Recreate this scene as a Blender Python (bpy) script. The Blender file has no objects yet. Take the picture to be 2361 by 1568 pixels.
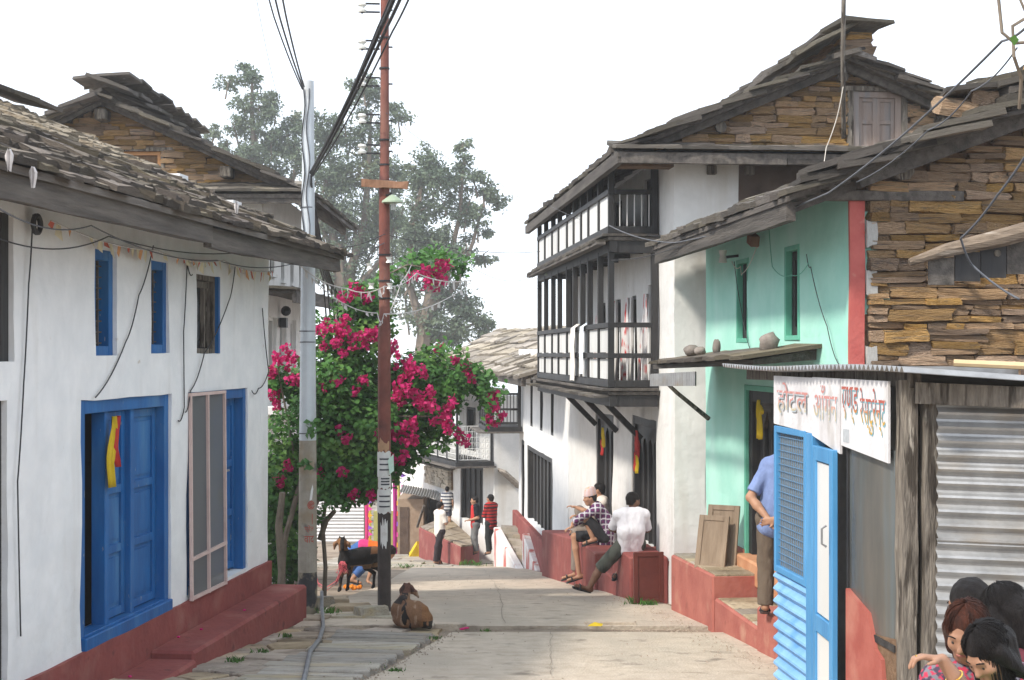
import bpy, bmesh, math, random
import numpy as np
from mathutils import Vector, Matrix, Euler, noise

# ------------------------------------------------------------------ camera, sky, sun, exposure
SC = bpy.context.scene
COL = SC.collection
FPX, CXP, HYP = 3500.0, 1180.5, 815.0          # focal length and horizon, in pixels of a 2361 px wide view

cam_d = bpy.data.cameras.new('camera'); cam = bpy.data.objects.new('camera', cam_d); COL.objects.link(cam)
cam.location = (0, 0, 0); cam.rotation_euler = (math.radians(90), 0, 0)
cam_d.sensor_width = 36.0; cam_d.lens = 36.0 * FPX / 2361.0
cam_d.shift_y = (HYP - 784.0) / 2361.0
cam_d.clip_start = 0.05; cam_d.clip_end = 3000
SC.camera = cam

SUN_EL, SUN_AZ = 45.0, -129.0     # azimuth clockwise from +Y; the sun stands behind the left shoulder
world = bpy.data.worlds.new('World'); SC.world = world; world.use_nodes = True
nt = world.node_tree; nt.nodes.clear()
wo = nt.nodes.new('ShaderNodeOutputWorld'); bg = nt.nodes.new('ShaderNodeBackground')
sky = nt.nodes.new('ShaderNodeTexSky'); sky.sky_type = 'NISHITA'; sky.sun_disc = False
sky.sun_elevation = math.radians(SUN_EL); sky.sun_rotation = math.radians(SUN_AZ)
sky.dust_density = 4.0; sky.air_density = 1.0; sky.altitude = 1400
veil = nt.nodes.new('ShaderNodeMix'); veil.data_type = 'RGBA'; veil.inputs[0].default_value = 0.72
veil.inputs[7].default_value = (9.4, 10.1, 11.0, 1)     # bright even overcast veil
nt.links.new(sky.outputs[0], veil.inputs[6]); nt.links.new(veil.outputs[2], bg.inputs[0])
bg.inputs[1].default_value = 0.12
nt.links.new(bg.outputs[0], wo.inputs[0])

sun_d = bpy.data.lights.new('sun', 'SUN'); sun = bpy.data.objects.new('sun', sun_d); COL.objects.link(sun)
sun_d.energy = 2.8; sun_d.angle = math.radians(6.0); sun_d.color = (1.0, 0.93, 0.82)
_az, _el = math.radians(SUN_AZ), math.radians(SUN_EL)
sdir = Vector((math.sin(_az) * math.cos(_el), math.cos(_az) * math.cos(_el), math.sin(_el)))
sun.rotation_euler = sdir.to_track_quat('Z', 'Y').to_euler()

SC.view_settings.view_transform = 'Standard'; SC.view_settings.look = 'None'
SC.view_settings.exposure = 0.70; SC.view_settings.gamma = 1.0; SC.view_settings.use_curve_mapping = False
SC.render.engine = 'CYCLES'
SC.cycles.use_denoising = True
try: SC.cycles.denoiser = 'OPENIMAGEDENOISE'
except Exception: pass
SC.cycles.max_bounces = 6; SC.cycles.diffuse_bounces = 3; SC.cycles.glossy_bounces = 2
SC.cycles.transmission_bounces = 4; SC.cycles.transparent_max_bounces = 8; SC.cycles.volume_bounces = 2
SC.cycles.caustics_reflective = False; SC.cycles.caustics_refractive = False

HAZE = 0.0010      # density of the smoky air, per metre

# ------------------------------------------------------------------ helpers
RND = random.Random(7)
def P(x, y, d): return Vector(((x - CXP) * d / FPX, d, -(y - HYP) * d / FPX))
def lerp(a, b, t): return a + (b - a) * t

_PROFILE = [(-30, -0.9), (0, -1.62), (5, -2.02), (9, -2.36), (13, -2.74), (16.5, -2.97), (20, -3.26), (22, -3.48), (25, -3.84),
            (30, -4.40), (36, -5.10), (40, -5.58), (45, -6.08), (50, -6.58), (60, -7.42), (70, -8.25), (90, -10.5), (140, -22), (200, -38)]
def gz(y):
    for (a, za), (b, zb) in zip(_PROFILE, _PROFILE[1:]):
        if y <= b: return lerp(za, zb, (y - a) / (b - a))
    return _PROFILE[-1][1]
def G(x, d):
    """ground point seen at pixel column x at depth d"""
    return Vector(((x - CXP) * d / FPX, d, gz(d)))

class Fr:
    """house frame: local x along the facade, y into the house, z up"""
    def __init__(s, ox, oy, ux, uy):
        n = math.hypot(ux, uy); s.o = Vector((ox, oy, 0)); s.ang = math.atan2(uy / n, ux / n)
        s.m = Matrix.Translation(s.o) @ Matrix.Rotation(s.ang, 4, 'Z')
    def __call__(s, x, y, z): return s.m @ Vector((x, y, z))

def empty(name, label, cat, loc=(0, 0, 0), rz=0.0, group=None, kind=None):
    o = bpy.data.objects.new(name, None); COL.objects.link(o); o.empty_display_size = 0.1
    o.location = loc; o.rotation_euler = (0, 0, rz)
    return tag(o, label, cat, group, kind)
def tag(o, label=None, cat=None, group=None, kind=None):
    if label: o['label'] = label
    if cat: o['category'] = cat
    if group: o['group'] = group
    if kind: o['kind'] = kind
    return o
def house(name, label, cat, fr, group=None):
    return empty(name, label, cat, fr.o, fr.ang, group)

def mesh_obj(name, me, mat=None, parent=None, loc=None, rot=None, scale=None):
    o = bpy.data.objects.new(name, me); COL.objects.link(o)
    if mat is not None and len(me.materials) == 0: me.materials.append(mat)
    if parent is not None: o.parent = parent
    if loc is not None: o.location = loc
    if rot is not None: o.rotation_euler = rot
    if scale is not None: o.scale = scale
    return o

class MB:
    """collects geometry for ONE mesh object"""
    def __init__(s): s.v = []; s.f = []
    def add(s, vs, fs):
        n = len(s.v); s.v += [tuple(v) for v in vs]; s.f += [tuple(i + n for i in f) for f in fs]; return s
    def box(s, x0, x1, y0, y1, z0, z1):
        return s.add([(x0,y0,z0),(x1,y0,z0),(x1,y1,z0),(x0,y1,z0),(x0,y0,z1),(x1,y0,z1),(x1,y1,z1),(x0,y1,z1)],
                     [(0,3,2,1),(4,5,6,7),(0,1,5,4),(1,2,6,5),(2,3,7,6),(3,0,4,7)])
    def beam(s, a, b, w, h, up=(0, 0, 1), jit=0.0, n=1):
        a = Vector(a); b = Vector(b); d = (b - a).normalized(); up = Vector(up)
        sx = d.cross(up)
        if sx.length < 1e-4: sx = d.cross(Vector((1, 0, 0)))
        sx.normalize(); sz = sx.cross(d)
        vs = []; 
        for i in range(n + 1):
            c = a.lerp(b, i / n)
            for (p, q) in ((-1,-1),(1,-1),(1,1),(-1,1)):
                j = Vector((RND.uniform(-jit, jit), RND.uniform(-jit, jit), RND.uniform(-jit, jit))) if jit else Vector()
                vs.append(c + sx * (p * w / 2) + sz * (q * h / 2) + j)
        fs = [(3,2,1,0), tuple(4*n + k for k in range(4))]
        for i in range(n):
            for k in range(4):
                l = (k + 1) % 4; fs.append((4*i+k, 4*i+l, 4*i+4+l, 4*i+4+k))
        return s.add(vs, fs)
    def tube(s, pts, r, n=6, cap=True):
        pts = [Vector(p) for p in pts]; m = len(pts)
        rs = r if isinstance(r, (list, tuple)) else [r] * m
        vs = []; prev = None
        for i, p in enumerate(pts):
            d = (pts[min(i + 1, m - 1)] - pts[max(i - 1, 0)]).normalized()
            if prev is None:
                a = d.cross(Vector((0, 0, 1)))
                if a.length < 1e-3: a = d.cross(Vector((1, 0, 0)))
            else: a = prev - d * prev.dot(d)
            a.normalize(); prev = a; b = d.cross(a)
            for k in range(n):
                t = 2 * math.pi * k / n; vs.append(p + (a * math.cos(t) + b * math.sin(t)) * rs[i])
        fs = []
        for i in range(m - 1):
            for k in range(n):
                l = (k + 1) % n; fs.append((i*n+k, i*n+l, (i+1)*n+l, (i+1)*n+k))
        if cap: fs.append(tuple(range(n - 1, -1, -1))); fs.append(tuple((m-1)*n + k for k in range(n)))
        return s.add(vs, fs)
    def prism(s, poly, ax, t0, t1):
        """poly: 2-D points; extruded along axis ax (0,1,2) from t0 to t1"""
        def mk(p, t):
            q = list(p); q.insert(ax, t); return q
        n = len(poly)
        vs = [mk(p, t0) for p in poly] + [mk(p, t1) for p in poly]
        fs = [tuple(range(n)), tuple(range(2*n-1, n-1, -1))] + [(i, i + n, (i+1) % n + n, (i+1) % n) for i in range(n)]
        return s.add(vs, fs)
    def ball(s, c, r, seg=8, rings=6):
        c = Vector(c); r = Vector(r) if not isinstance(r, (int, float)) else Vector((r, r, r))
        vs = [c + Vector((0, 0, r.z))]
        for i in range(1, rings):
            a = math.pi * i / rings
            for k in range(seg):
                t = 2 * math.pi * k / seg
                vs.append(c + Vector((r.x*math.sin(a)*math.cos(t), r.y*math.sin(a)*math.sin(t), r.z*math.cos(a))))
        vs.append(c - Vector((0, 0, r.z))); fs = []
        for k in range(seg):
            l = (k+1) % seg; fs.append((0, 1+k, 1+l))
            for i in range(rings-2): fs.append((1+i*seg+k, 1+(i+1)*seg+k, 1+(i+1)*seg+l, 1+i*seg+l))
            fs.append((1+(rings-2)*seg+l, 1+(rings-2)*seg+k, len(vs)-1))
        return s.add(vs, fs)
    def mesh(s, name, mat=None, smooth=False, fix=True):
        me = bpy.data.meshes.new(name); me.from_pydata(s.v, [], s.f)
        if fix:
            bm = bmesh.new(); bm.from_mesh(me); bmesh.ops.recalc_face_normals(bm, faces=bm.faces); bm.to_mesh(me); bm.free()
        if smooth:
            for p in me.polygons: p.use_smooth = True
        if mat: me.materials.append(mat)
        me.update(); return me
    def build(s, name, mat, parent=None, smooth=False, bevel=0.0, fix=True, **kw):
        o = mesh_obj(name, s.mesh(name, mat, smooth, fix), None, parent, **kw)
        if bevel:
            b = o.modifiers.new('bevel', 'BEVEL'); b.width = bevel; b.segments = 1; b.limit_method = 'ANGLE'
        return o
def box_obj(name, mat, parent, x0, x1, y0, y1, z0, z1, bevel=0.0):
    return MB().box(x0, x1, y0, y1, z0, z1).build(name, mat, parent, bevel=bevel)

# ------------------------------------------------------------------ materials
MATS = {}
def mat(name, c1, c2=None, scale=6.0, rough=0.8, bump=0.15, bscale=None, rand=0.0, stretch=(1, 1, 1), c3=None, s3=1.2, f3=(0.52, 0.66),
        metal=0.0, spec=0.3, bdist=0.02, sss=0.0, stretch3=None, hue=0.0, trans=0.0, c4=None, s4=14.0, f4=(0.6, 0.68)):
    if name in MATS: return MATS[name]
    m = bpy.data.materials.new(name); m.use_nodes = True; t = m.node_tree; N = t.nodes; L = t.links
    b = N['Principled BSDF']; b.inputs['Roughness'].default_value = rough; b.inputs['Metallic'].default_value = metal
    b.inputs['Specular IOR Level'].default_value = spec
    tc = N.new('ShaderNodeTexCoord'); oi = N.new('ShaderNodeObjectInfo')
    vm = N.new('ShaderNodeVectorMath'); vm.operation = 'MULTIPLY_ADD'
    cmb = N.new('ShaderNodeCombineXYZ')
    for i, k in enumerate((37.0, 71.0, 53.0)):
        mm = N.new('ShaderNodeMath'); mm.operation = 'MULTIPLY'; mm.inputs[1].default_value = k if rand or hue else 0.0
        L.new(oi.outputs['Random'], mm.inputs[0]); L.new(mm.outputs[0], cmb.inputs[i])
    L.new(tc.outputs['Object'], vm.inputs[0]); vm.inputs[1].default_value = stretch; L.new(cmb.outputs[0], vm.inputs[2])
    n1 = N.new('ShaderNodeTexNoise'); n1.inputs['Scale'].default_value = scale; n1.inputs['Detail'].default_value = 6; n1.inputs['Roughness'].default_value = 0.62
    L.new(vm.outputs[0], n1.inputs['Vector'])
    r1 = N.new('ShaderNodeValToRGB'); r1.color_ramp.elements[0].position = 0.32; r1.color_ramp.elements[1].position = 0.68
    c2 = c2 or tuple(min(1, x * 1.25) for x in c1)
    r1.color_ramp.elements[0].color = (*c1, 1); r1.color_ramp.elements[1].color = (*c2, 1)
    L.new(n1.outputs['Fac'], r1.inputs[0]); out = r1.outputs[0]
    def layer(out, c, s, f, st):
        n3 = N.new('ShaderNodeTexNoise'); n3.inputs['Scale'].default_value = s; n3.inputs['Detail'].default_value = 5
        if st:
            v3 = N.new('ShaderNodeVectorMath'); v3.operation = 'MULTIPLY_ADD'; v3.inputs[1].default_value = st
            L.new(tc.outputs['Object'], v3.inputs[0]); L.new(cmb.outputs[0], v3.inputs[2]); L.new(v3.outputs[0], n3.inputs['Vector'])
        else: L.new(vm.outputs[0], n3.inputs['Vector'])
        mr = N.new('ShaderNodeMapRange'); mr.inputs[1].default_value = f[0]; mr.inputs[2].default_value = f[1]; L.new(n3.outputs['Fac'], mr.inputs[0])
        mx = N.new('ShaderNodeMix'); mx.data_type = 'RGBA'; L.new(mr.outputs[0], mx.inputs[0]); L.new(out, mx.inputs[6]); mx.inputs[7].default_value = (*c, 1)
        return mx.outputs[2]
    if c3: out = layer(out, c3, s3, f3, stretch3)
    if c4: out = layer(out, c4, s4, f4, None)
    if rand or hue:
        hs = N.new('ShaderNodeHueSaturation')
        mr = N.new('ShaderNodeMapRange'); mr.inputs[3].default_value = 1 - rand; mr.inputs[4].default_value = 1 + rand; L.new(oi.outputs['Random'], mr.inputs[0]); L.new(mr.outputs[0], hs.inputs['Value'])
        if hue:
            fr = N.new('ShaderNodeMath'); fr.operation = 'MULTIPLY'; fr.inputs[1].default_value = 17.31; L.new(oi.outputs['Random'], fr.inputs[0])
            f2 = N.new('ShaderNodeMath'); f2.operation = 'FRACT'; L.new(fr.outputs[0], f2.inputs[0])
            m2 = N.new('ShaderNodeMapRange'); m2.inputs[3].default_value = 0.5 - hue; m2.inputs[4].default_value = 0.5 + hue; L.new(f2.outputs[0], m2.inputs[0]); L.new(m2.outputs[0], hs.inputs['Hue'])
            m3 = N.new('ShaderNodeMapRange'); m3.inputs[3].default_value = 0.75; m3.inputs[4].default_value = 1.3; L.new(f2.outputs[0], m3.inputs[0]); L.new(m3.outputs[0], hs.inputs['Saturation'])
        L.new(out, hs.inputs['Color']); out = hs.outputs[0]
    L.new(out, b.inputs['Base Color'])
    if bump:
        n2 = N.new('ShaderNodeTexNoise'); n2.inputs['Scale'].default_value = bscale or scale * 4; n2.inputs['Detail'].default_value = 5
        L.new(vm.outputs[0], n2.inputs['Vector'])
        bp = N.new('ShaderNodeBump'); bp.inputs['Strength'].default_value = bump; bp.inputs['Distance'].default_value = bdist
        L.new(n2.outputs['Fac'], bp.inputs['Height']); L.new(bp.outputs[0], b.inputs['Normal'])
    if trans:
        td = N.new('ShaderNodeBsdfTranslucent'); L.new(out, td.inputs[0]); ms = N.new('ShaderNodeMixShader'); ms.inputs[0].default_value = trans
        L.new(b.outputs[0], ms.inputs[1]); L.new(td.outputs[0], ms.inputs[2]); L.new(ms.outputs[0], N['Material Output'].inputs[0])
    MATS[name] = m; return m

def vcol_mat(name, rough=0.8, bump=0.2, bscale=60, spec=0.2, var=0.12, trans=0.0, bst=(1,1,1)):
    """base colour from the colour attribute 'Col' (coats, cloth prints)"""
    m = bpy.data.materials.new(name); m.use_nodes = True; t = m.node_tree; N = t.nodes; L = t.links
    b = N['Principled BSDF']; b.inputs['Roughness'].default_value = rough; b.inputs['Specular IOR Level'].default_value = spec
    a = N.new('ShaderNodeVertexColor'); a.layer_name = 'Col'
    tc = N.new('ShaderNodeTexCoord'); mp = N.new('ShaderNodeMapping'); mp.inputs['Scale'].default_value = bst
    L.new(tc.outputs['Object'], mp.inputs[0])
    n = N.new('ShaderNodeTexNoise'); n.inputs['Scale'].default_value = bscale; n.inputs['Detail'].default_value = 4; L.new(mp.outputs[0], n.inputs['Vector'])
    hs = N.new('ShaderNodeHueSaturation'); mr = N.new('ShaderNodeMapRange'); mr.inputs[3].default_value = 1 - var; mr.inputs[4].default_value = 1 + var
    L.new(n.outputs['Fac'], mr.inputs[0]); L.new(mr.outputs[0], hs.inputs['Value']); L.new(a.outputs[0], hs.inputs['Color']); L.new(hs.outputs[0], b.inputs['Base Color'])
    bp = N.new('ShaderNodeBump'); bp.inputs['Strength'].default_value = bump; bp.inputs['Distance'].default_value = 0.01
    L.new(n.outputs['Fac'], bp.inputs['Height']); L.new(bp.outputs[0], b.inputs['Normal'])
    if trans:
        td = N.new('ShaderNodeBsdfTranslucent'); L.new(hs.outputs[0], td.inputs[0]); ms = N.new('ShaderNodeMixShader'); ms.inputs[0].default_value = trans
        L.new(b.outputs[0], ms.inputs[1]); L.new(td.outputs[0], ms.inputs[2]); L.new(ms.outputs[0], N['Material Output'].inputs[0])
    return m
def set_col(me, cols):
    a = me.color_attributes.new('Col', 'FLOAT_COLOR', 'POINT')
    c = np.ones((len(me.vertices), 4), dtype=np.float32); c[:, :3] = cols; a.data.foreach_set('color', c.ravel())

def glass_mat(name, col, rough=0.15, alpha=0.35):
    m = bpy.data.materials.new(name); m.use_nodes = True; b = m.node_tree.nodes['Principled BSDF']
    b.inputs['Base Color'].default_value = (*col, 1); b.inputs['Roughness'].default_value = rough; b.inputs['Alpha'].default_value = alpha
    return m

M_white = mat('white_lime_plaster', (0.72, 0.73, 0.74), (0.83, 0.83, 0.83), 3.2, 0.9, 0.6, 7, c3=(0.64, 0.63, 0.61), s3=1.3, f3=(0.58, 0.85), stretch3=(2.2, 2.2, 0.35), c4=(0.46, 0.38, 0.30), s4=4.5, f4=(0.70, 0.78))
M_white2 = mat('sunworn_white_plaster', (0.69, 0.68, 0.66), (0.80, 0.79, 0.77), 2.6, 0.9, 0.6, 7, c3=(0.60, 0.56, 0.50), s3=1.1, f3=(0.58, 0.85), stretch3=(2.2, 2.2, 0.3), c4=(0.42, 0.33, 0.24), s4=3.6, f4=(0.70, 0.78))
M_green = mat('mint_green_plaster', (0.33, 0.68, 0.57), (0.43, 0.76, 0.65), 1.8, 0.85, 0.3, 9, c3=(0.49, 0.78, 0.69), s3=1.1, f3=(0.5, 0.75), stretch3=(1.3, 1.3, 0.45))
M_greentrim = mat('deep_green_paint', (0.10, 0.40, 0.28), (0.15, 0.48, 0.35), 5, 0.6, 0.15)
M_red = mat('red_oxide_plaster', (0.20, 0.048, 0.044), (0.275, 0.072, 0.062), 3.0, 0.85, 0.35, 18, c3=(0.33, 0.14, 0.115), s3=2.2, f3=(0.54, 0.78), c4=(0.13, 0.036, 0.034), s4=6, f4=(0.62, 0.75))
M_redlight = mat('faded_red_wash', (0.33, 0.095, 0.075), (0.42, 0.145, 0.11), 3.0, 0.85, 0.35, 18, c3=(0.52, 0.31, 0.22), s3=2.0, f3=(0.58, 0.8), c4=(0.24, 0.075, 0.058), s4=5, f4=(0.62, 0.75))
M_orange = mat('orange_clay_wash', (0.50, 0.22, 0.11), (0.60, 0.32, 0.18), 4.0, 0.9, 0.3, 20)
M_blue = mat('blue_gloss_paint', (0.004, 0.078, 0.25), (0.011, 0.130, 0.37), 5, 0.5, 0.12, 30, c3=(0.06, 0.19, 0.38), s3=3.2, f3=(0.55, 0.8), stretch=(1, 1, 0.25), c4=(0.20, 0.25, 0.30), s4=26, f4=(0.69, 0.73))
M_blueshed = mat('sky_blue_paint', (0.05, 0.215, 0.44), (0.085, 0.29, 0.54), 5, 0.5, 0.12, 30, c3=(0.16, 0.38, 0.66), s3=2.2, f3=(0.58, 0.85), stretch=(1, 1, 0.25))
M_dark = mat('black_stained_wood', (0.018, 0.018, 0.020), (0.04, 0.038, 0.038), 7, 0.6, 0.3, 26, stretch=(1, 1, 0.15), c3=(0.07, 0.065, 0.06), s3=3, f3=(0.55, 0.8))
M_wood = mat('weathered_grey_wood', (0.062, 0.054, 0.049), (0.145, 0.128, 0.112), 5, 0.85, 0.5, 22, rand=0.22, stretch=(0.25, 3, 3), c3=(0.05, 0.045, 0.04), s3=1.5, f3=(0.55, 0.7))
M_woodv = mat('weathered_grey_post', (0.095, 0.08, 0.066), (0.23, 0.20, 0.165), 9, 0.85, 0.8, 30, rand=0.15, stretch=(3, 3, 0.45), c3=(0.045, 0.036, 0.028), s3=6, f3=(0.50, 0.62), c4=(0.30, 0.27, 0.23), s4=11, f4=(0.62, 0.70))
M_woodbrown = mat('raw_brown_wood', (0.19, 0.095, 0.055), (0.28, 0.155, 0.095), 5, 0.8, 0.4, 20, rand=0.15, stretch=(3, 3, 0.3))
M_pink = mat('sunbleached_shutter_wood', (0.24, 0.185, 0.16), (0.34, 0.275, 0.24), 4, 0.8, 0.4, 22, stretch=(3, 3, 0.3), c3=(0.22, 0.21, 0.21), s3=2, f3=(0.45, 0.6))
M_slate = mat('grey_roof_slate', (0.12, 0.105, 0.09), (0.255, 0.228, 0.195), 2.5, 0.9, 1.0, 9, rand=0.40, hue=0.02, stretch=(1, 1, 4), c3=(0.10, 0.09, 0.08), s3=2.5, f3=(0.55, 0.7), c4=(0.40, 0.38, 0.34), s4=6, f4=(0.66, 0.76), bdist=0.06)
M_slatebrown = mat('brown_roof_slate', (0.125, 0.103, 0.082), (0.26, 0.22, 0.175), 2.5, 0.9, 1.0, 9, rand=0.42, hue=0.02, stretch=(1, 1, 4), c3=(0.15, 0.12, 0.095), s3=2.5, f3=(0.55, 0.7), c4=(0.36, 0.32, 0.27), s4=6, f4=(0.64, 0.76), bdist=0.06)
M_slatelight = mat('pale_roof_slate', (0.25, 0.215, 0.175), (0.44, 0.39, 0.325), 2.5, 0.9, 1.0, 9, rand=0.35, hue=0.01, stretch=(1, 1, 4), c3=(0.17, 0.145, 0.115), s3=2.5, f3=(0.55, 0.7), bdist=0.06)
M_stone = mat('ochre_field_stone', (0.50, 0.31, 0.165), (0.73, 0.495, 0.29), 2.2, 0.92, 1.0, 7, rand=0.36, hue=0.007, stretch=(1, 1, 2.2), c3=(0.33, 0.24, 0.165), s3=1.6, f3=(0.54, 0.68), c4=(0.78, 0.56, 0.33), s4=5, f4=(0.64, 0.74), bdist=0.12)
M_mortar = mat('dark_mud_mortar', (0.12, 0.07, 0.04), (0.2, 0.125, 0.075), 12, 0.95, 0.6, 40)
M_mud = mat('brown_mud_plaster', (0.085, 0.058, 0.045), (0.15, 0.105, 0.08), 3, 0.95, 0.6, 22, c3=(0.06, 0.042, 0.034), s3=1.5)
M_mudlight = mat('tan_mud_plaster', (0.28, 0.20, 0.14), (0.40, 0.30, 0.22), 3, 0.95, 0.6, 22)
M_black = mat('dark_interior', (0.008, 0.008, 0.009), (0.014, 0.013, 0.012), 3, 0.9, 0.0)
M_concrete = mat('worn_road_concrete', (0.43, 0.355, 0.275), (0.56, 0.48, 0.39), 5.5, 0.9, 0.8, 38, c3=(0.40, 0.345, 0.28), s3=0.8, f3=(0.48, 0.62), c4=(0.24, 0.20, 0.16), s4=3.5, f4=(0.60, 0.74), bdist=0.02, stretch3=(0.9, 0.35, 1))
M_dirt = mat('dusty_earth', (0.21, 0.165, 0.125), (0.34, 0.275, 0.21), 2.5, 0.95, 0.7, 30, c3=(0.15, 0.115, 0.085), s3=0.9, f3=(0.52, 0.66))
M_flag = mat('tan_flagstone', (0.27, 0.215, 0.155), (0.43, 0.35, 0.265), 5, 0.9, 0.9, 16, rand=0.22, hue=0.008, c3=(0.19, 0.145, 0.10), s3=2.5, f3=(0.52, 0.68), c4=(0.15, 0.12, 0.09), s4=9, f4=(0.62, 0.72), bdist=0.03)
M_flaggrey = mat('grey_ramp_stone', (0.27, 0.245, 0.205), (0.41, 0.375, 0.32), 2.5, 0.9, 0.9, 16, rand=0.24, hue=0.008, stretch=(1.2, 3, 1), c3=(0.36, 0.30, 0.215), s3=1.4, f3=(0.5, 0.7), c4=(0.16, 0.14, 0.115), s4=7, f4=(0.62, 0.72), bdist=0.03)
M_tin = mat('galvanised_tin', (0.27, 0.27, 0.27), (0.43, 0.43, 0.43), 5, 0.45, 0.1, 30, metal=0.6, spec=0.5, c3=(0.33, 0.29, 0.24), s3=2.2, f3=(0.54, 0.78), stretch3=(1, 1, 3))
M_tinrust = mat('rusty_tin', (0.62, 0.62, 0.63), (0.72, 0.72, 0.72), 3, 0.6, 0.1, 30, metal=0.1, c3=(0.36, 0.18, 0.08), s3=0.9, f3=(0.56, 0.72), stretch3=(1.5, 1, 0.6))
M_tinblue = mat('blue_corrugated_tin', (0.16, 0.36, 0.62), (0.24, 0.45, 0.72), 4, 0.5, 0.1, 30, c3=(0.10, 0.28, 0.55), s3=2.5)
M_steel = mat('pale_pole_steel', (0.50, 0.54, 0.58), (0.60, 0.64, 0.67), 3, 0.5, 0.1, 20, metal=0.25, c3=(0.42, 0.39, 0.35), s3=1.4, f3=(0.55, 0.75), stretch3=(3, 3, 0.4))
M_poledirty = mat('dirty_pole_paint', (0.27, 0.245, 0.20), (0.38, 0.35, 0.30), 5, 0.8, 0.4, 26, c3=(0.24, 0.17, 0.09), s3=2, f3=(0.5, 0.7), c4=(0.12, 0.11, 0.10), s4=5, f4=(0.6, 0.7))
M_polebase = mat('peeling_black_pole_base', (0.03, 0.03, 0.034), (0.06, 0.06, 0.064), 5, 0.7, 0.4, 26, c3=(0.26, 0.225, 0.17), s3=4, f3=(0.50, 0.56))
M_rust = mat('rust_red_oxide_pole', (0.13, 0.042, 0.032), (0.21, 0.068, 0.05), 5, 0.65, 0.25, 30, c3=(0.22, 0.12, 0.09), s3=1.5, f3=(0.5, 0.75), stretch3=(3, 3, 0.4), c4=(0.10, 0.035, 0.03), s4=7, f4=(0.6, 0.72))
M_rustbase = mat('dark_pole_base', (0.035, 0.028, 0.026), (0.065, 0.052, 0.048), 6, 0.7, 0.3, 30)
M_paper = mat('torn_paper', (0.58, 0.58, 0.56), (0.70, 0.70, 0.68), 6, 0.9, 0.1, c3=(0.42, 0.38, 0.33), s3=5, f3=(0.6, 0.75))
M_cable = mat('black_cable', (0.03, 0.03, 0.034), (0.05, 0.05, 0.055), 6, 0.6, 0)
M_cableg = mat('grey_cable', (0.09, 0.095, 0.11), (0.13, 0.135, 0.15), 6, 0.6, 0)
M_cablew = mat('cream_wire', (0.50, 0.46, 0.40), (0.60, 0.56, 0.5), 6, 0.6, 0)
M_hose = mat('grey_hose', (0.14, 0.145, 0.155), (0.22, 0.225, 0.235), 6, 0.5, 0.1)
M_ceram = mat('white_ceramic', (0.62, 0.62, 0.58), (0.74, 0.74, 0.70), 6, 0.3, 0, spec=0.5)
M_iron = mat('black_iron', (0.02, 0.02, 0.022), (0.035, 0.035, 0.038), 6, 0.5, 0.1)
M_panelwhite = mat('white_painted_board', (0.62, 0.62, 0.61), (0.74, 0.74, 0.73), 4, 0.75, 0.2, 24, rand=0.06, stretch=(3, 3, 0.4), c3=(0.48, 0.46, 0.43), s3=1.5, f3=(0.58, 0.8))
M_signwhite = mat('peeling_white_sign_paint', (0.58, 0.57, 0.59), (0.74, 0.73, 0.74), 3.5, 0.6, 0.3, 20, c3=(0.42, 0.39, 0.37), s3=2.6, f3=(0.54, 0.72), stretch3=(1.5, 1.5, 0.5), c4=(0.33, 0.37, 0.42), s4=3.2, f4=(0.69, 0.73))
M_grass = mat('fresh_green_grass', (0.045, 0.13, 0.02), (0.10, 0.22, 0.04), 3, 0.7, 0, rand=0.2, trans=0.25)
M_leaf = mat('bougainvillea_leaf', (0.025, 0.095, 0.018), (0.095, 0.235, 0.045), 3.5, 0.5, 0, c3=(0.20, 0.36, 0.08), s3=1.6, f3=(0.56, 0.7), trans=0.22)
M_bract = mat('magenta_bract', (0.46, 0.008, 0.11), (0.64, 0.025, 0.19), 3.0, 0.6, 0, c3=(0.55, 0.03, 0.17), s3=1.6, f3=(0.52, 0.7), trans=0.3)
M_treeleaf = mat('tree_leaf', (0.080, 0.118, 0.075), (0.150, 0.192, 0.115), 0.5, 0.6, 0, c3=(0.17, 0.165, 0.07), s3=0.35, f3=(0.58, 0.75), trans=0.2)
M_bark = mat('tree_bark', (0.11, 0.085, 0.065), (0.19, 0.15, 0.115), 3, 0.95, 0.6, 12, stretch=(3, 3, 0.5))
M_twig = mat('grey_twig', (0.14, 0.115, 0.09), (0.23, 0.19, 0.15), 6, 0.95, 0.4)
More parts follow.
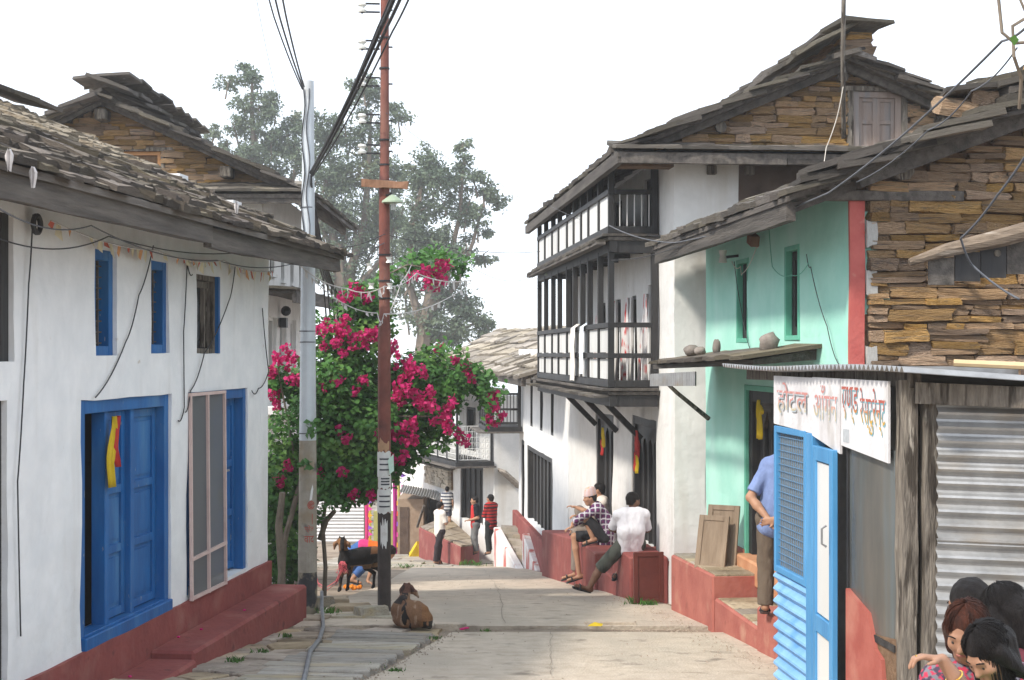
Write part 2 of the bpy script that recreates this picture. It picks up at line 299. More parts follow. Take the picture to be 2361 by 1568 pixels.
# ------------------------------------------------------------------ building components
def wall_mesh(x0, x1, z0, z1, y, th, holes=(), step=0.3, wob=0.012, seed=0, clip=None, name='wall'):
    """upright wall in the x-z plane, outer face at y, with real openings and hand-made unevenness"""
    def lines(a, b, cuts):
        c = sorted(set([a, b] + [v for v in cuts if a < v < b])); out = []
        for p, q in zip(c, c[1:]):
            n = max(1, int(round((q - p) / step))); out += [lerp(p, q, i / n) for i in range(n)]
        return out + [b]
    xs = lines(x0, x1, [h[0] for h in holes] + [h[1] for h in holes]); zs = lines(z0, z1, [h[2] for h in holes] + [h[3] for h in holes])
    solid = {}
    for i in range(len(xs) - 1):
        for k in range(len(zs) - 1):
            cx, cz = (xs[i] + xs[i+1]) / 2, (zs[k] + zs[k+1]) / 2
            s = not any(h[0] < cx < h[1] and h[2] < cz < h[3] for h in holes)
            if clip and s: s = clip(cx, cz)
            solid[i, k] = s
    V = {}; vs = []; fs = []
    def vid(i, k, b):
        if (i, k, b) not in V:
            p = Vector((xs[i] * 1.3 + seed, zs[k] * 1.3, seed * 1.7)); w = noise.noise(p) * wob * 1.6 + noise.noise(p * 3) * wob * 0.7
            jx = noise.noise(p * 2.1 + Vector((9, 0, 0))) * wob; jz = noise.noise(p * 2.3 + Vector((0, 9, 0))) * wob
            V[i, k, b] = len(vs); vs.append((xs[i] + jx, y + (w if not b else th), zs[k] + jz))
        return V[i, k, b]
    for (i, k), s in solid.items():
        if not s: continue
        fs.append((vid(i,k,0), vid(i+1,k,0), vid(i+1,k+1,0), vid(i,k+1,0)))
        fs.append((vid(i,k+1,1), vid(i+1,k+1,1), vid(i+1,k,1), vid(i,k,1)))
        for (di, dk, a, b) in ((-1,0,(i,k+1),(i,k)), (1,0,(i+1,k),(i+1,k+1)), (0,-1,(i,k),(i+1,k)), (0,1,(i+1,k+1),(i,k+1))):
            if not solid.get((i+di, k+dk), False):
                fs.append((vid(*a,0), vid(*b,0), vid(*b,1), vid(*a,1)))
    m = MB(); m.v = vs; m.f = fs
    return m
def wall(parent, mat_, x0, x1, z0, z1, y=0.0, th=0.35, holes=(), name='wall', smooth=False, **kw):
    return wall_mesh(x0, x1, z0, z1, y, th, holes, **kw).build(name, mat_, parent, fix=True)
def end_wall(parent, mat_, x, y0, y1, z0, z1, th=-0.3, holes=(), name='end_wall', clip=None, **kw):
    """wall in the y-z plane at local x (outer face), thickness th towards -x when th<0"""
    m = wall_mesh(y0, y1, z0, z1, 0, th, holes, clip=clip, **kw)
    m.v = [(x + v[1], v[0], v[2]) for v in m.v]
    return m.build(name, mat_, parent)

def _slate_variants():
    out = []
    r = random.Random(3)
    for q in range(8):
        n = 4; pts = []
        for i in range(n + 1): pts.append((-0.5 + i / n + r.uniform(-.05, .05) * (0 < i < n), r.uniform(-.03, .09)))
        pts += [(0.5 + r.uniform(-.05, .03), 0.5), (0.5 + r.uniform(-.12, .02), 1.0), (-0.5 + r.uniform(-.02, .12), 1.0), (-0.5 + r.uniform(-.03, .05), 0.5)]
        m = MB(); k = len(pts)
        vs = [(x, y, 0) for x, y in pts] + [(x * 0.97, y + (0.02 if y < .2 else 0), 1 + r.uniform(-.3, .3)) for x, y in pts]
        m.add(vs, [tuple(range(k - 1, -1, -1)), tuple(range(k, 2 * k))] + [(i, (i+1) % k, (i+1) % k + k, i + k) for i in range(k)])
        out.append(m)
    return out
_SV = _slate_variants(); _SM = {}
def slate_meshes(mt):
    if mt.name not in _SM: _SM[mt.name] = [m.mesh('slate', mt, fix=False) for m in _SV]
    return _SM[mt.name]
def slates(parent, mt, x0, x1, ye, ze, yr, s, row=0.3, w=(0.3, 0.62), ln=0.5, th=0.035, seed=1, tilt=0.07, limit=300, sag=0.0, lip=0.06, flip=False):
    """courses of loose slates from the eave (ye,ze) up to the ridge at yr, slope s"""
    r = random.Random(seed); ms = slate_meshes(mt); a = math.atan(s); n = max(1, int(abs(yr - ye) / (row * math.cos(a)))); cnt = 0
    sg = 1 if yr > ye else -1; rest = MB()
    for k in range(n + 1):
        y = ye + sg * (k * row * math.cos(a) - lip); x = x0 + r.uniform(-.2, 0.0)
        while x < x1:
            ww = r.uniform(*w); ww = min(ww, max(0.2, x1 + 0.06 - x)); xx = x + ww / 2
            yy = y + r.uniform(-.035, .035); zz = ze + s * abs(yy - ye) * (1 if (yy - ye) * sg > 0 else -1) + r.uniform(0, .018) + 0.012 * (k % 2) - sag * math.sin(math.pi * (xx - x0) / (x1 - x0))
            sc = (ww * 1.04, min(ln, abs(yr - yy) + .12) * r.uniform(.92, 1.08), th * r.uniform(.6, 1.8)); q = r.randrange(8)
            eu = Euler((a - tilt + r.uniform(-.05, .04), r.uniform(-.03, .03), r.uniform(-.08, .08)), 'XYZ') if sg > 0 else Euler((a - tilt + r.uniform(-.05, .04), r.uniform(-.03, .03), math.pi + r.uniform(-.08, .08)), 'XYZ')
            if cnt < limit:
                o = mesh_obj('slate', ms[q], None, parent, (xx, yy, zz), eu, sc)
            else:
                T = Matrix.LocRotScale(Vector((xx, yy, zz)), eu, Vector(sc)); rest.add([T @ Vector(v) for v in _SV[q].v], _SV[q].f)
            x += ww; cnt += 1
    if rest.v: tag(rest.build('slates', mt, parent, fix=False), kind='stuff')
    return cnt
def flat_slate(parent, mt, loc, rot, scale, r=RND):
    return mesh_obj('slate', r.choice(slate_meshes(mt)), None, parent, loc, rot, scale)

def _stone_variants():
    out = []
    for q in range(9):
        bm = bmesh.new(); bmesh.ops.create_cube(bm, size=1.0); bmesh.ops.subdivide_edges(bm, edges=bm.edges[:], cuts=1, use_grid_fill=True)
        for v in bm.verts:
            k = 1 - 0.025 * (sum(abs(c) > .4 for c in v.co) - 1); p = v.co * 2.3 + Vector((q * 5.1, q * 2.3, 0))
            v.co = Vector((v.co.x * (1 - (1 - k) * .5), v.co.y * k, v.co.z * k)) + Vector((noise.noise(p), noise.noise(p + Vector((7, 0, 0))), noise.noise(p + Vector((0, 7, 0))))) * 0.17
        me = bpy.data.meshes.new('stone'); bm.to_mesh(me); bm.free(); out.append(me)
    return out
_STV = _stone_variants(); _STM = {}
def stone_meshes(mt):
    if mt.name not in _STM:
        _STM[mt.name] = []
        for m in _STV: c = m.copy(); c.materials.append(mt); _STM[mt.name].append(c)
    return _STM[mt.name]
def stones(parent, mt, u0, u1, z0, z1, place, rotz, inside=None, holes=(), hh=(0.06, 0.14), ll=(0.16, 0.6), dep=0.12, seed=1, limit=300, proud=0.02):
    """rough coursed rubble; place(u,z) gives the local position on the wall face, wall runs along u"""
    r = random.Random(seed); ms = stone_meshes(mt); z = z0; cnt = 0; rest = MB()
    while z < z1:
        h = r.uniform(*hh); u = u0 - r.uniform(0, .2)
        while u < u1:
            l = r.uniform(*ll) * (0.7 if h < .08 else 1.0); us = max(u, u0); ue = min(u + l, u1); u += l
            if ue - us < 0.05: continue
            # split by openings
            segs = [(us, ue)]
            for (a, b, c, d) in holes:
                if z + h > c and z < d:
                    ns = []
                    for p, q in segs:
                        if q <= a or p >= b: ns.append((p, q))
                        else:
                            if p < a - .04: ns.append((p, a))
                            if q > b + .04: ns.append((b, q))
                    segs = ns
            for p, q in segs:
                if inside:
                    while p < q and not inside(p, z + h * .8): p += .05
                    while q > p and not inside(q, z + h * .8): q -= .05
                if q - p < .06: continue
                nsub = 2 if (h > .1 and r.random() < .22) else 1
                for e in range(nsub):
                    hz = h / nsub; zc = z + hz * (e + .5)
                    lo_ = place((p + q) / 2, zc + r.uniform(-.006, .006), proud + r.uniform(-.025, .03)); eu = Euler((r.uniform(-.07, .07), r.uniform(-.045, .045), rotz + r.uniform(-.07, .07) + (math.pi if r.random() < .5 else 0))); sc = ((q - p) * r.uniform(.95, 1.02), dep, hz * r.uniform(.86, 1.04)); w_ = r.randrange(len(ms))
                    if cnt < limit: mesh_obj('stone', ms[w_], None, parent, lo_, eu, sc)
                    else:
                        T = Matrix.LocRotScale(Vector(lo_), eu, Vector(sc)); rest.add([T @ v.co for v in ms[w_].vertices], [tuple(f.vertices) for f in ms[w_].polygons])
                    cnt += 1
        z += h
    if rest.v: tag(rest.build('stones', mt, parent, fix=False), kind='stuff')
    return cnt

def corrugated(l, w, pitch=0.09, amp=0.016, th=0.003, seg=6, bend=None):
    """sheet in x (across the waves, length l) by y (along, width w)"""
    n = max(2, int(l / pitch * seg)); m = MB(); vs = []; ny = 4
    for t in (0, th):
        for i in range(n + 1):
            x = l * i / n; z = amp * math.sin(2 * math.pi * x / pitch) + t
            for j in range(ny + 1):
                y = w * j / ny; vs.append((x, y, z + (bend(x, y) if bend else 0)))
    fs = []; q = (n + 1) * (ny + 1)
    for i in range(n):
        for j in range(ny):
            a = i * (ny + 1) + j; b = a + ny + 1
            fs.append((a, b, b + 1, a + 1)); fs.append((a + q + 1, b + q + 1, b + q, a + q))
    for i in range(n):
        for j in (0, ny):
            a = i * (ny + 1) + j; b = a + ny + 1; fs.append((a, b, b + q, a + q))
    m.v = vs; m.f = fs; return m

def leaf_door(parent, mt, x0, x1, z0, z1, y, n_leaf=2, arch=False, rails=(0.33, 0.62), thick=0.045, name='leaf', tops=False):
    """plank/panel leaves between x0 and x1; each leaf a part with raised stiles and recessed panels"""
    w = (x1 - x0) / n_leaf
    for i in range(n_leaf):
        a, b = x0 + i * w + .008, x0 + (i + 1) * w - .008; st = min(.07, w * .2)
        m = MB(); H = z1 - z0
        m.box(a, a + st, y, y + thick, z0, z1); m.box(b - st, b, y, y + thick, z0, z1)
        zz = [z0] + [z0 + H * t for t in rails] + [z1]
        for k, zc in enumerate(zz):
            lo = z0 if k == 0 else (z1 - st if k == len(zz) - 1 else zc - st / 2); m.box(a + st, b - st, y + .003, y + thick - .003, lo, lo + st)
        leaf = m.build(name, mt, parent, bevel=0.004)
        for k in range(len(zz) - 1):
            lo = zz[k] + (st if k == 0 else st / 2) + .012; hi = zz[k + 1] - (st if k == len(zz) - 2 else st / 2) - .012
            p = MB(); p.box(a + st - .004, b - st + .004, y + .026, y + .034, lo - .012, hi + .012); g = min(.03, (b - a - 2 * st) * .2)
            p.box(a + st + g, b - st - g, y + .014, y + .026, lo + g, hi - g)
            p.build('panel', mt, leaf)
def plank_door(parent, mt, x0, x1, z0, z1, y, n, thick=0.05, round_top=True, groove=0.03):
    """dark shutter planks standing side by side, each with a half-round batten"""
    w = (x1 - x0) / n
    for i in range(n):
        a = x0 + i * w; m = MB(); m.box(a + groove / 2, a + w - groove / 2, y, y + thick, z0, z1)
        p = m.build('plank', mt, parent, bevel=0.005)
    m = MB()
    for i in range(1, n): m.box(x0 + i * w - .022, x0 + i * w + .022, y - .045, y + .01, z0, z1)
    m.build('batten_frame', mt, parent, bevel=0.006)
def frame_box(mt, parent, x0, x1, z0, z1, y0, y1, w=0.08, sill=True, name='frame', bevel=0.005):
    m = MB(); m.box(x0, x0 + w, y0, y1, z0, z1).box(x1 - w, x1, y0, y1, z0, z1).box(x0 + w, x1 - w, y0 + .002, y1 - .002, z1 - w, z1)
    if sill: m.box(x0 + w, x1 - w, y0 + .002, y1 - .002, z0, z0 + w)
    return m.build(name, mt, parent, bevel=bevel)
def ribbon(pts, w, waves=0.0, thick=0.004, seed=0):
    """a strip of cloth hanging along pts with soft folds, width w along local x"""
    r = random.Random(seed); m = MB(); vs = []; n = 6
    for k, p in enumerate(pts):
        p = Vector(p); ww = w if not isinstance(w, (list, tuple)) else w[k]; ph = r.uniform(0, .6)
        for i in range(n + 1):
            t = i / n - .5; vs.append((p.x + t * ww, p.y + waves * math.sin(i * 2.1 + ph + k * .3), p.z + r.uniform(-.006, .006)))
    nv = len(vs); vs += [(x, y + thick, z) for x, y, z in vs]; fs = []
    for k in range(len(pts) - 1):
        for i in range(n):
            a = k * (n + 1) + i; b = a + n + 1; fs += [(a, a + 1, b + 1, b), (a + nv, b + nv, b + 1 + nv, a + 1 + nv)]
    rim = [i for i in range(n + 1)] + [k * (n + 1) + n for k in range(1, len(pts))] + [(len(pts) - 1) * (n + 1) + i for i in range(n - 1, -1, -1)] + [k * (n + 1) for k in range(len(pts) - 2, 0, -1)]
    for a, b in zip(rim, rim[1:] + rim[:1]): fs.append((a, a + nv, b + nv, b))
    m.v = vs; m.f = fs; return m
def text_mesh(body, size=1.0, extrude=0.0, name='lettering'):
    cu = bpy.data.curves.new(name, 'FONT'); cu.body = body; cu.size = size; cu.extrude = extrude; cu.resolution_u = 3
    o = bpy.data.objects.new(name, cu); COL.objects.link(o)
    dg = bpy.context.evaluated_depsgraph_get(); me = bpy.data.meshes.new_from_object(o.evaluated_get(dg))
    bpy.data.objects.remove(o); bpy.data.curves.remove(cu); return me
# ------------------------------------------------------------------ ground, road, paving
def ground_sheet(name, mt, left, right, y0, y1, dz, th=0.0, ny=60, nx=6, wob=0.01):
    m = MB(); vs = []
    for j in range(ny + 1):
        y = lerp(y0, y1, j / ny); a, b = left(y), right(y)
        for i in range(nx + 1):
            x = lerp(a, b, i / nx); vs.append((x, y, gz(y) + dz + noise.noise(Vector((x * .7, y * .7, 3))) * wob))
    fs = [(j*(nx+1)+i, j*(nx+1)+i+1, (j+1)*(nx+1)+i+1, (j+1)*(nx+1)+i) for j in range(ny) for i in range(nx)]
    if th:
        n = len(vs); vs += [(x, y, z - th) for x, y, z in vs]
        for j in range(ny):
            for i in (0, nx):
                a = j*(nx+1)+i; b = a+nx+1; fs.append((a, b, b+n, a+n))
        for j in (0, ny):
            for i in range(nx):
                a = j*(nx+1)+i; fs.append((a, a+1, a+1+n, a+n))
    m.v = vs; m.f = fs
    return tag(m.build(name, mt), kind='structure')
ys = [-30, 0, 5, 9] + [9 + i * .5 for i in range(1, 100)] + [60, 65, 70, 80, 90, 110, 140, 200]
xs = [-120, -60, -30, -15] + [-10 + i * .8 for i in range(0, 26)] + [15, 30, 60, 120]
m = MB(); m.v = [(x, y, gz(y) - 0.018 + (noise.noise(Vector((x * .8, y * .8, 0))) * .03 if abs(x) < 11 and 8 < y < 60 else 0)) for y in ys for x in xs]
nx_ = len(xs); m.f = [(j*nx_+i, j*nx_+i+1, (j+1)*nx_+i+1, (j+1)*nx_+i) for j in range(len(ys)-1) for i in range(nx_-1)]
tag(m.build('ground', M_dirt, fix=False), kind='structure')

def road_left(y):          # left edge of the near slab
    return lerp(-1.24, -0.56, (y - 12.0) / 4.2)
def plinth_right(y):       # foot of the red platforms on the right
    return 1.60 - 0.104 * (y - 20.0)
ground_sheet('road', M_concrete, road_left, lambda y: 2.9 - 0.1 * (y - 12), 4.0, 15.75, 0.03, 0.12, 40, 8)
ground_sheet('road', M_concrete, lambda y: -2.35 + 0.03 * (y - 16.5) if y < 24 else -2.13 - 0.02 * (y - 24), lambda y: plinth_right(y) + 0.25, 16.35, 37.0, 0.026, 0.14, 60, 8)
# a few joints and a patch cut into the concrete: recessed strips of a darker filler
cr = mat('crack_filler', (0.20, 0.17, 0.14), (0.27, 0.23, 0.19), 8, 0.95, 0.3)
def crack(pts, w, name='road_crack'):
    m = MB(); vs = []
    for i, (x, y) in enumerate(pts):
        ww = w * RND.uniform(.5, 1.4); vs += [(x - ww, y, gz(y) + .044 + noise.noise(Vector((x*.7, y*.7, 3))) * .01), (x + ww, y, gz(y) + .044 + noise.noise(Vector((x*.7, y*.7, 3))) * .01)]
    m.v = vs; m.f = [(2*i, 2*i+1, 2*i+3, 2*i+2) for i in range(len(pts) - 1)]
    tag(m.build(name, cr), kind='structure')
crack([(G(1272, d).x + RND.uniform(-.02, .02), d) for d in np.linspace(12.6, 15.7, 16)], .0022)
crack([(G(1165 - (d - 16.6) * 3, d).x + RND.uniform(-.03, .03), d) for d in np.linspace(16.5, 34, 30)], .003)

# flagstones of the left verge: each one its own piece
verge = tag(bpy.data.objects.new('paved_verge', None), kind='structure'); COL.objects.link(verge)
def step_edge(y): return -3.367 + 0.12 * (y - 11.88) + 0.46
def flag(poly, top, th, mt, name='flagstone'):
    c = (sum(p[0] for p in poly) / len(poly), sum(p[1] for p in poly) / len(poly)); tx, ty = RND.uniform(-.02, .02), RND.uniform(-.02, .02)
    z = lambda p: gz(p[1]) + top + tx * (p[0] - c[0]) + ty * (p[1] - c[1])
    k = len(poly); ins = [(lerp(p[0], c[0], .035), lerp(p[1], c[1], .035)) for p in poly]
    m = MB(); m.add([(p[0], p[1], z(p) - th) for p in poly] + [(p[0], p[1], z(p) - .012) for p in poly] + [(p[0], p[1], z(p)) for p in ins],
        [tuple(range(2*k, 3*k))] + [(i, (i+1) % k, (i+1) % k + k, i + k) for i in range(k)] + [(i + k, (i+1) % k + k, (i+1) % k + 2*k, i + 2*k) for i in range(k)])
    return m.build(name, mt, verge)
def jpoly(x0, x1, y0, y1, j=.05, n=2):
    pts = []
    for (ax, ay), (bx, by) in (((x0, y0), (x1, y0)), ((x1, y0), (x1, y1)), ((x1, y1), (x0, y1)), ((x0, y1), (x0, y0))):
        for i in range(n): pts.append((lerp(ax, bx, i / n) + RND.uniform(-j, j), lerp(ay, by, i / n) + RND.uniform(-j, j)))
    return pts
def vor_cells(seeds, box):
    out = []
    for i, p in enumerate(seeds):
        poly = [(box[0], box[2]), (box[1], box[2]), (box[1], box[3]), (box[0], box[3])]
        for j, q in enumerate(seeds):
            if i == j or abs(q[0] - p[0]) + abs(q[1] - p[1]) > 2.4: continue
            mx, my = (p[0] + q[0]) / 2, (p[1] + q[1]) / 2; nx, ny = q[0] - p[0], q[1] - p[1]; new = []
            for a, b in zip(poly, poly[1:] + poly[:1]):
                da = (a[0] - mx) * nx + (a[1] - my) * ny; db = (b[0] - mx) * nx + (b[1] - my) * ny
                if da <= 0: new.append(a)
                if da * db < 0: t = da / (da - db); new.append((lerp(a[0], b[0], t), lerp(a[1], b[1], t)))
            poly = new
            if len(poly) < 3: break
        if len(poly) >= 3: out.append(poly)
    return out
def stone_outline(poly, gap=.016, j=.018):
    cx = sum(p[0] for p in poly) / len(poly); cy = sum(p[1] for p in poly) / len(poly); pts = []
    for a, b in zip(poly, poly[1:] + poly[:1]):
        L_ = math.hypot(b[0] - a[0], b[1] - a[1])
        for k in range(max(1, int(L_ / .16))):
            t = k / max(1, int(L_ / .16)); x, y = lerp(a[0], b[0], t), lerp(a[1], b[1], t); d = math.hypot(x - cx, y - cy) + 1e-6
            pts.append((x + (cx - x) / d * gap * 1.3 + RND.uniform(-j, j), y + (cy - y) / d * gap * 1.3 + RND.uniform(-j, j)))
    return pts
sd = []
y = 9.2
while y < 17.0:
    x = step_edge(y) - .2 + RND.uniform(0, .2); xe = road_left(y) - (0.9 if y > 11.6 else .25)
    if y > 15.4: xe = -.9
    while x < xe: sd.append((x + RND.uniform(-.13, .13), y + RND.uniform(-.14, .14))); x += RND.uniform(.38, .72)
    y += .40
for poly in vor_cells(sd, (-4.0, -.75, 9.0, 17.1)):
    cx = sum(p[0] for p in poly) / len(poly); cy = sum(p[1] for p in poly) / len(poly)
    lim = road_left(cy) - (.62 if 11.8 < cy < 15.5 else .1)
    poly = [(min(p[0], lim), p[1]) for p in poly]
    if max(p[0] for p in poly) - min(p[0] for p in poly) > .1: flag(stone_outline(poly), .012 + RND.uniform(-.014, .016), .08, M_flag)
y = 11.8                          # long grey slabs laid as a ramp up to the road edge
while y < 15.55:
    h = RND.uniform(.2, .36); xe = road_left(y + h / 2) - .10; x = xe - RND.uniform(.85, 1.05); sk = .22
    poly = [(x, y + sk), (x + .5, y + sk * .45 + RND.uniform(-.02, .02)), (xe, y + RND.uniform(-.03, .03)), (xe + RND.uniform(-.05, .05), y + h - .03), (x + .5, y + h + sk * .45 - .02), (x + RND.uniform(-.03, .05), y + h + sk - .03)]
    flag(poly, .035 + RND.uniform(-.008, .012), .12, M_flaggrey, 'ramp_slab'); y += h
for (x0, x1, d, h, t) in ((770, 905, 17.2, .45, .05), (760, 850, 18.1, .5, .09), (850, 900, 18.0, .35, .03), (742, 800, 18.9, .4, .12), (660, 745, 16.9, .5, .05)):
    flag(jpoly(G(x0, d).x, G(x1, d).x, d, d + h, .05), t, .2, M_flaggrey if x0 > 760 else M_flag)
for (x0, x1, d, h) in ((1350, 1470, 16.45, .22), (1000, 1075, 16.3, .16)):
    flag(jpoly(G(x0, d).x, G(x1, d).x, d, d + h, .02), .055, .1, M_concrete, 'drain_cover')
# worn stone paving beyond the concrete
y = 37.2
while y < 47:
    h = RND.uniform(.7, 1.1); x = -5.2
    while x < 0.9:
        w = RND.uniform(.6, 1.3)
        flag(jpoly(x + .02, x + w - .02, y + .02, y + h - .02, .06), .02 + RND.uniform(-.02, .03), .1, M_flaggrey); x += w
    y += h

# grit and pebbles swept against the edges
_gv = []; gr = MB(); rg = random.Random(12)
for k in range(1500):
    q = rg.random()
    if q < .35: d = rg.uniform(9.5, 15.7); x = road_left(d) + rg.gauss(0, .07)
    elif q < .6: d = rg.uniform(15.72, 16.4) ; x = rg.uniform(-1.2, 2.0)
    elif q < .8: d = rg.uniform(13, 20); x = plinth_right(d) - .02 - abs(rg.gauss(0, .18))
    else: d = rg.uniform(11, 30); x = rg.uniform(-2.0, 1.4)
    s_ = rg.uniform(.004, .013) * (1 if q < .8 else .8); z = gz(d) + (.034 if q >= .6 or q < .35 else -.02)
    gr.add([(x - s_, d, z), (x + s_, d - s_, z), (x + s_ * .5, d + s_, z), (x, d, z + s_ * 1.2)], [(0, 1, 3), (1, 2, 3), (2, 0, 3)])
tag(gr.build('grit', mat('loose_grit', (.24, .19, .14), (.4, .34, .28), 9, .95, 0), None, fix=False), kind='stuff')
# ------------------------------------------------------------------ near left house: white, blue doors
LF = Fr(-3.367, 11.88, 0.12, 1.0)
LH = house('white_house', 'white plastered house with bright blue doors and slate roof on the left', 'house', LF)
d1 = (0.0, 2.03, -2.34, -0.37); d2 = (2.48, 4.44, -2.30, -0.37)
w1, w2, w3 = (0.26, 0.70, -0.02, 0.84), (1.53, 1.98, 0.0, 0.83), (2.77, 3.42, 0.0, 0.77)
dw, dd = (-2.3, -1.19, -0.06, 0.99), (-2.6, -1.30, -2.5, -0.33)
wall(LH, M_white, -3.6, 5.22, -2.36, 1.34, 0, .42, [d1, d2, w1, w2, w3, dw, dd], seed=2)
end_wall(LH, M_white, 5.22, 0.0, 5.2, -3.1, 2.9, -.3, clip=lambda y, z: z < 1.3 + .44 * min(y + .2, 6.2 - y), seed=5)
MB().box(-3.6, 5.20, .42, .46, -2.4, 1.3).build('interior_shade_sheet', M_black, LH)  # black sheet behind the openings; the room's shade is put into its colour
# red plinth, bench step
m = wall_mesh(-3.6, 5.26, -3.25, -2.335, -.035, .3, seed=9, wob=.01); m.build('plinth', M_red, LH)
st = MB(); st.box(1.42, 5.30, -.43, -.02, -3.3, -2.60); st.build('step', M_red, LH, bevel=.025)
st = MB(); st.box(-3.6, 1.39, -.47, -.02, -3.3, -2.66); st.build('step', M_red, LH, bevel=.025)
# door 1: frame, central post, folded leaf, two panel leaves
D = frame_box(M_blue, LH, d1[0], d1[1], d1[2], d1[3], .02, .18, .11, name='door')
tag(D, 'wide blue panelled door with one leaf folded in')
box_obj('frame_post', M_blue, D, .60, .68, .05, .17, d1[2] + .1, d1[3] - .1, .006)
box_obj('frame_post', M_blue, D, 1.17, 1.25, .05, .17, d1[2] + .1, d1[3] - .1, .006)
box_obj('sill', M_blue, D, 0.02, 2.01, -.03, .05, d1[2] - .02, d1[2] + .10, .008)
leaf_door(D, M_blue, .68, 1.17, d1[2] + .12, d1[3] - .12, .10, 1)
leaf_door(D, M_blue, 1.25, 1.92, d1[2] + .12, d1[3] - .12, .10, 1)
m = MB().box(.02, .06, .06, .40, d1[2] + .1, d1[3] - .1); m.build('leaf', M_blue, D)
m = MB()
for k in range(4): m.box(.11, .58, .31, .33, d1[2] + .15 + k * .43, d1[2] + .52 + k * .43)
m.build('leaf', M_blue, D)
# door 2: frame, right leaf with bolt, screen panel standing in the left half
D2 = frame_box(M_blue, LH, d2[0], d2[1], d2[2], d2[3], .02, .18, .10, sill=False, name='door'); tag(D2, 'blue door half covered by a framed dusty screen')
leaf_door(D2, M_blue, 3.50, 4.33, d2[2] + .03, d2[3] - .11, .11, 2)
leaf_door(D2, M_blue, 2.6, 3.48, d2[2] + .03, d2[3] - .11, .13, 2)
m = MB().tube([(3.83, .07, -1.36), (3.83, .07, -1.2)], .012).tube([(3.76, .07, -1.22), (4.0, .07, -1.22)], .012).box(3.80, 3.87, .06, .10, -1.55, -1.40)
m.build('bolt', M_tin, D2)
M_pinkframe = mat('pale_pink_frame_wood', (0.52, 0.38, 0.35), (0.62, 0.48, 0.44), 5, .8, .2, rand=.1)
m = MB(); a, b, z0, z1 = 2.47, 3.55, -2.34, -.39
for x in (a, 2.98, b - .035): m.beam((x + .018, -.045, z0), (x + .018, -.03, z1), .03, .03)
m.beam((a, -.044, z0 + .02), (b, -.044, z0 + .02), .03, .03).beam((a, -.032, z1), (b, -.032, z1), .03, .03).beam((a, -.043, -1.95), (b, -.043, -1.92), .03, .03)
SCR = m.build('screen_frame', M_pinkframe, LH)
MB().add([(a, -.033, z0), (b, -.033, z0), (b, -.018, z1), (a, -.018, z1)], [(0, 1, 2, 3)]).build('screen_mesh', glass_mat('dusty_screen_film', (.115, .125, .13), .5, .84), SCR)
# windows: blue reveal frames with dark lattice
for w, nm in ((w1, 0), (w2, 0), (w3, 1)):
    F_ = frame_box(M_blue if nm == 0 else M_woodv, LH, w[0] - .004, w[1] + .004, w[2] - .004, w[3] + .004, .025, .17, .085 if nm == 0 else .055, name='window')
    if nm == 0:
        m = MB()
        for k in range(3): m.box(w[0] + .07 + .1 * k, w[0] + .09 + .1 * k,   .085, .105, w[2] + .06, w[3] - .06)
        for k in range(8): m.box(w[0] + .06, w[1] - .06, .089, .101, w[2] + .1 + k * .09, w[2] + .112 + k * .09)
        m.build('lattice', M_wood, F_)
    else:
        m = MB().box(w[0] + .06, w[0] + .10, .08, .12, w[2] + .06, w[3] - .06).box(w[1] - .2, w[1] - .16, .08, .12, w[2] + .06, w[3] - .06).box(w[0] + .06, w[1] - .06, .082, .118, w[3] - .12, w[3] - .06)
        m.build('lattice', M_woodv, F_); box_obj('edge_strip', M_blue, F_, w[1] - .02, w[1] + .035, -.012, .03, w[2], w[3])
    box_obj('pane', mat('dull_window_glass', (.05, .055, .06), (.09, .10, .11), 3, .25, 0, spec=.5), F_, w[0] + .05, w[1] - .05, .128, .135, w[2] + .05, w[3] - .05)
F_ = frame_box(M_dark, LH, dw[0], dw[1], dw[2], dw[3], .04, .3, .12, name='window'); box_obj('shutter', M_dark, F_, dw[0] + .1, dw[1] - .1, .22, .25, dw[2] + .1, dw[3] - .1)
F_ = frame_box(M_dark, LH, dd[0], dd[1], dd[2], dd[3], .04, .3, .13, name='door'); plank_door(F_, M_dark, dd[0] + .13, dd[1] - .13, dd[2], dd[3] - .13, .16, 4)
# roof
ye, ze, yr, s = -.76, 1.12, 2.95, .445
RF = MB().prism([(ye, ze - .05), (yr, ze - .05 + s * (yr - ye)), (yr + 3.6, ze - .05), (yr + 3.6, ze), (yr, ze + s * (yr - ye)), (ye, ze)], 0, -3.9, 5.72).build('roof', M_wood, LH)
slates(RF, M_slatebrown, -3.9, 5.78, ye, ze + .01, yr, s, row=.20, w=(.20, .52), ln=.42, th=.038, seed=11, limit=298, tilt=.09)
m = MB().beam((-3.9, ye + .07, ze - .13), (1.05, ye + .07, ze - .11), .07, .17, jit=.008, n=8); m.build('fascia', M_wood, LH)
m = MB().beam((1.07, ye + .10, ze - .14), (5.66, ye + .07, ze - .10), .07, .17, jit=.008, n=8); m.build('fascia', M_wood, LH)
for k in range(12):
    x = -3.6 + k * .82; m = MB().beam((x, ye + .1, ze - .1), (x, .5, ze - .1 + s * (.5 - ye - .1)), .08, .09); m.build('rafter', M_wood, LH)
for k in range(6):
    yy = ye + .15 + k * .13; m = MB().beam((-3.8, yy, ze - .075 + s * (yy - ye)), (5.6, yy, ze - .075 + s * (yy - ye)), .115, .03, jit=.006, n=8); m.build('soffit_plank', M_wood, LH)
# ridge slabs
for k in range(14):
    x = -3.8 + k * .70
    flat_slate(RF, M_slatebrown, (x, yr - .38, ze + s * (yr - ye) + .05), (.22, 0, RND.uniform(-.1, .1)), (.8, .62, .05))

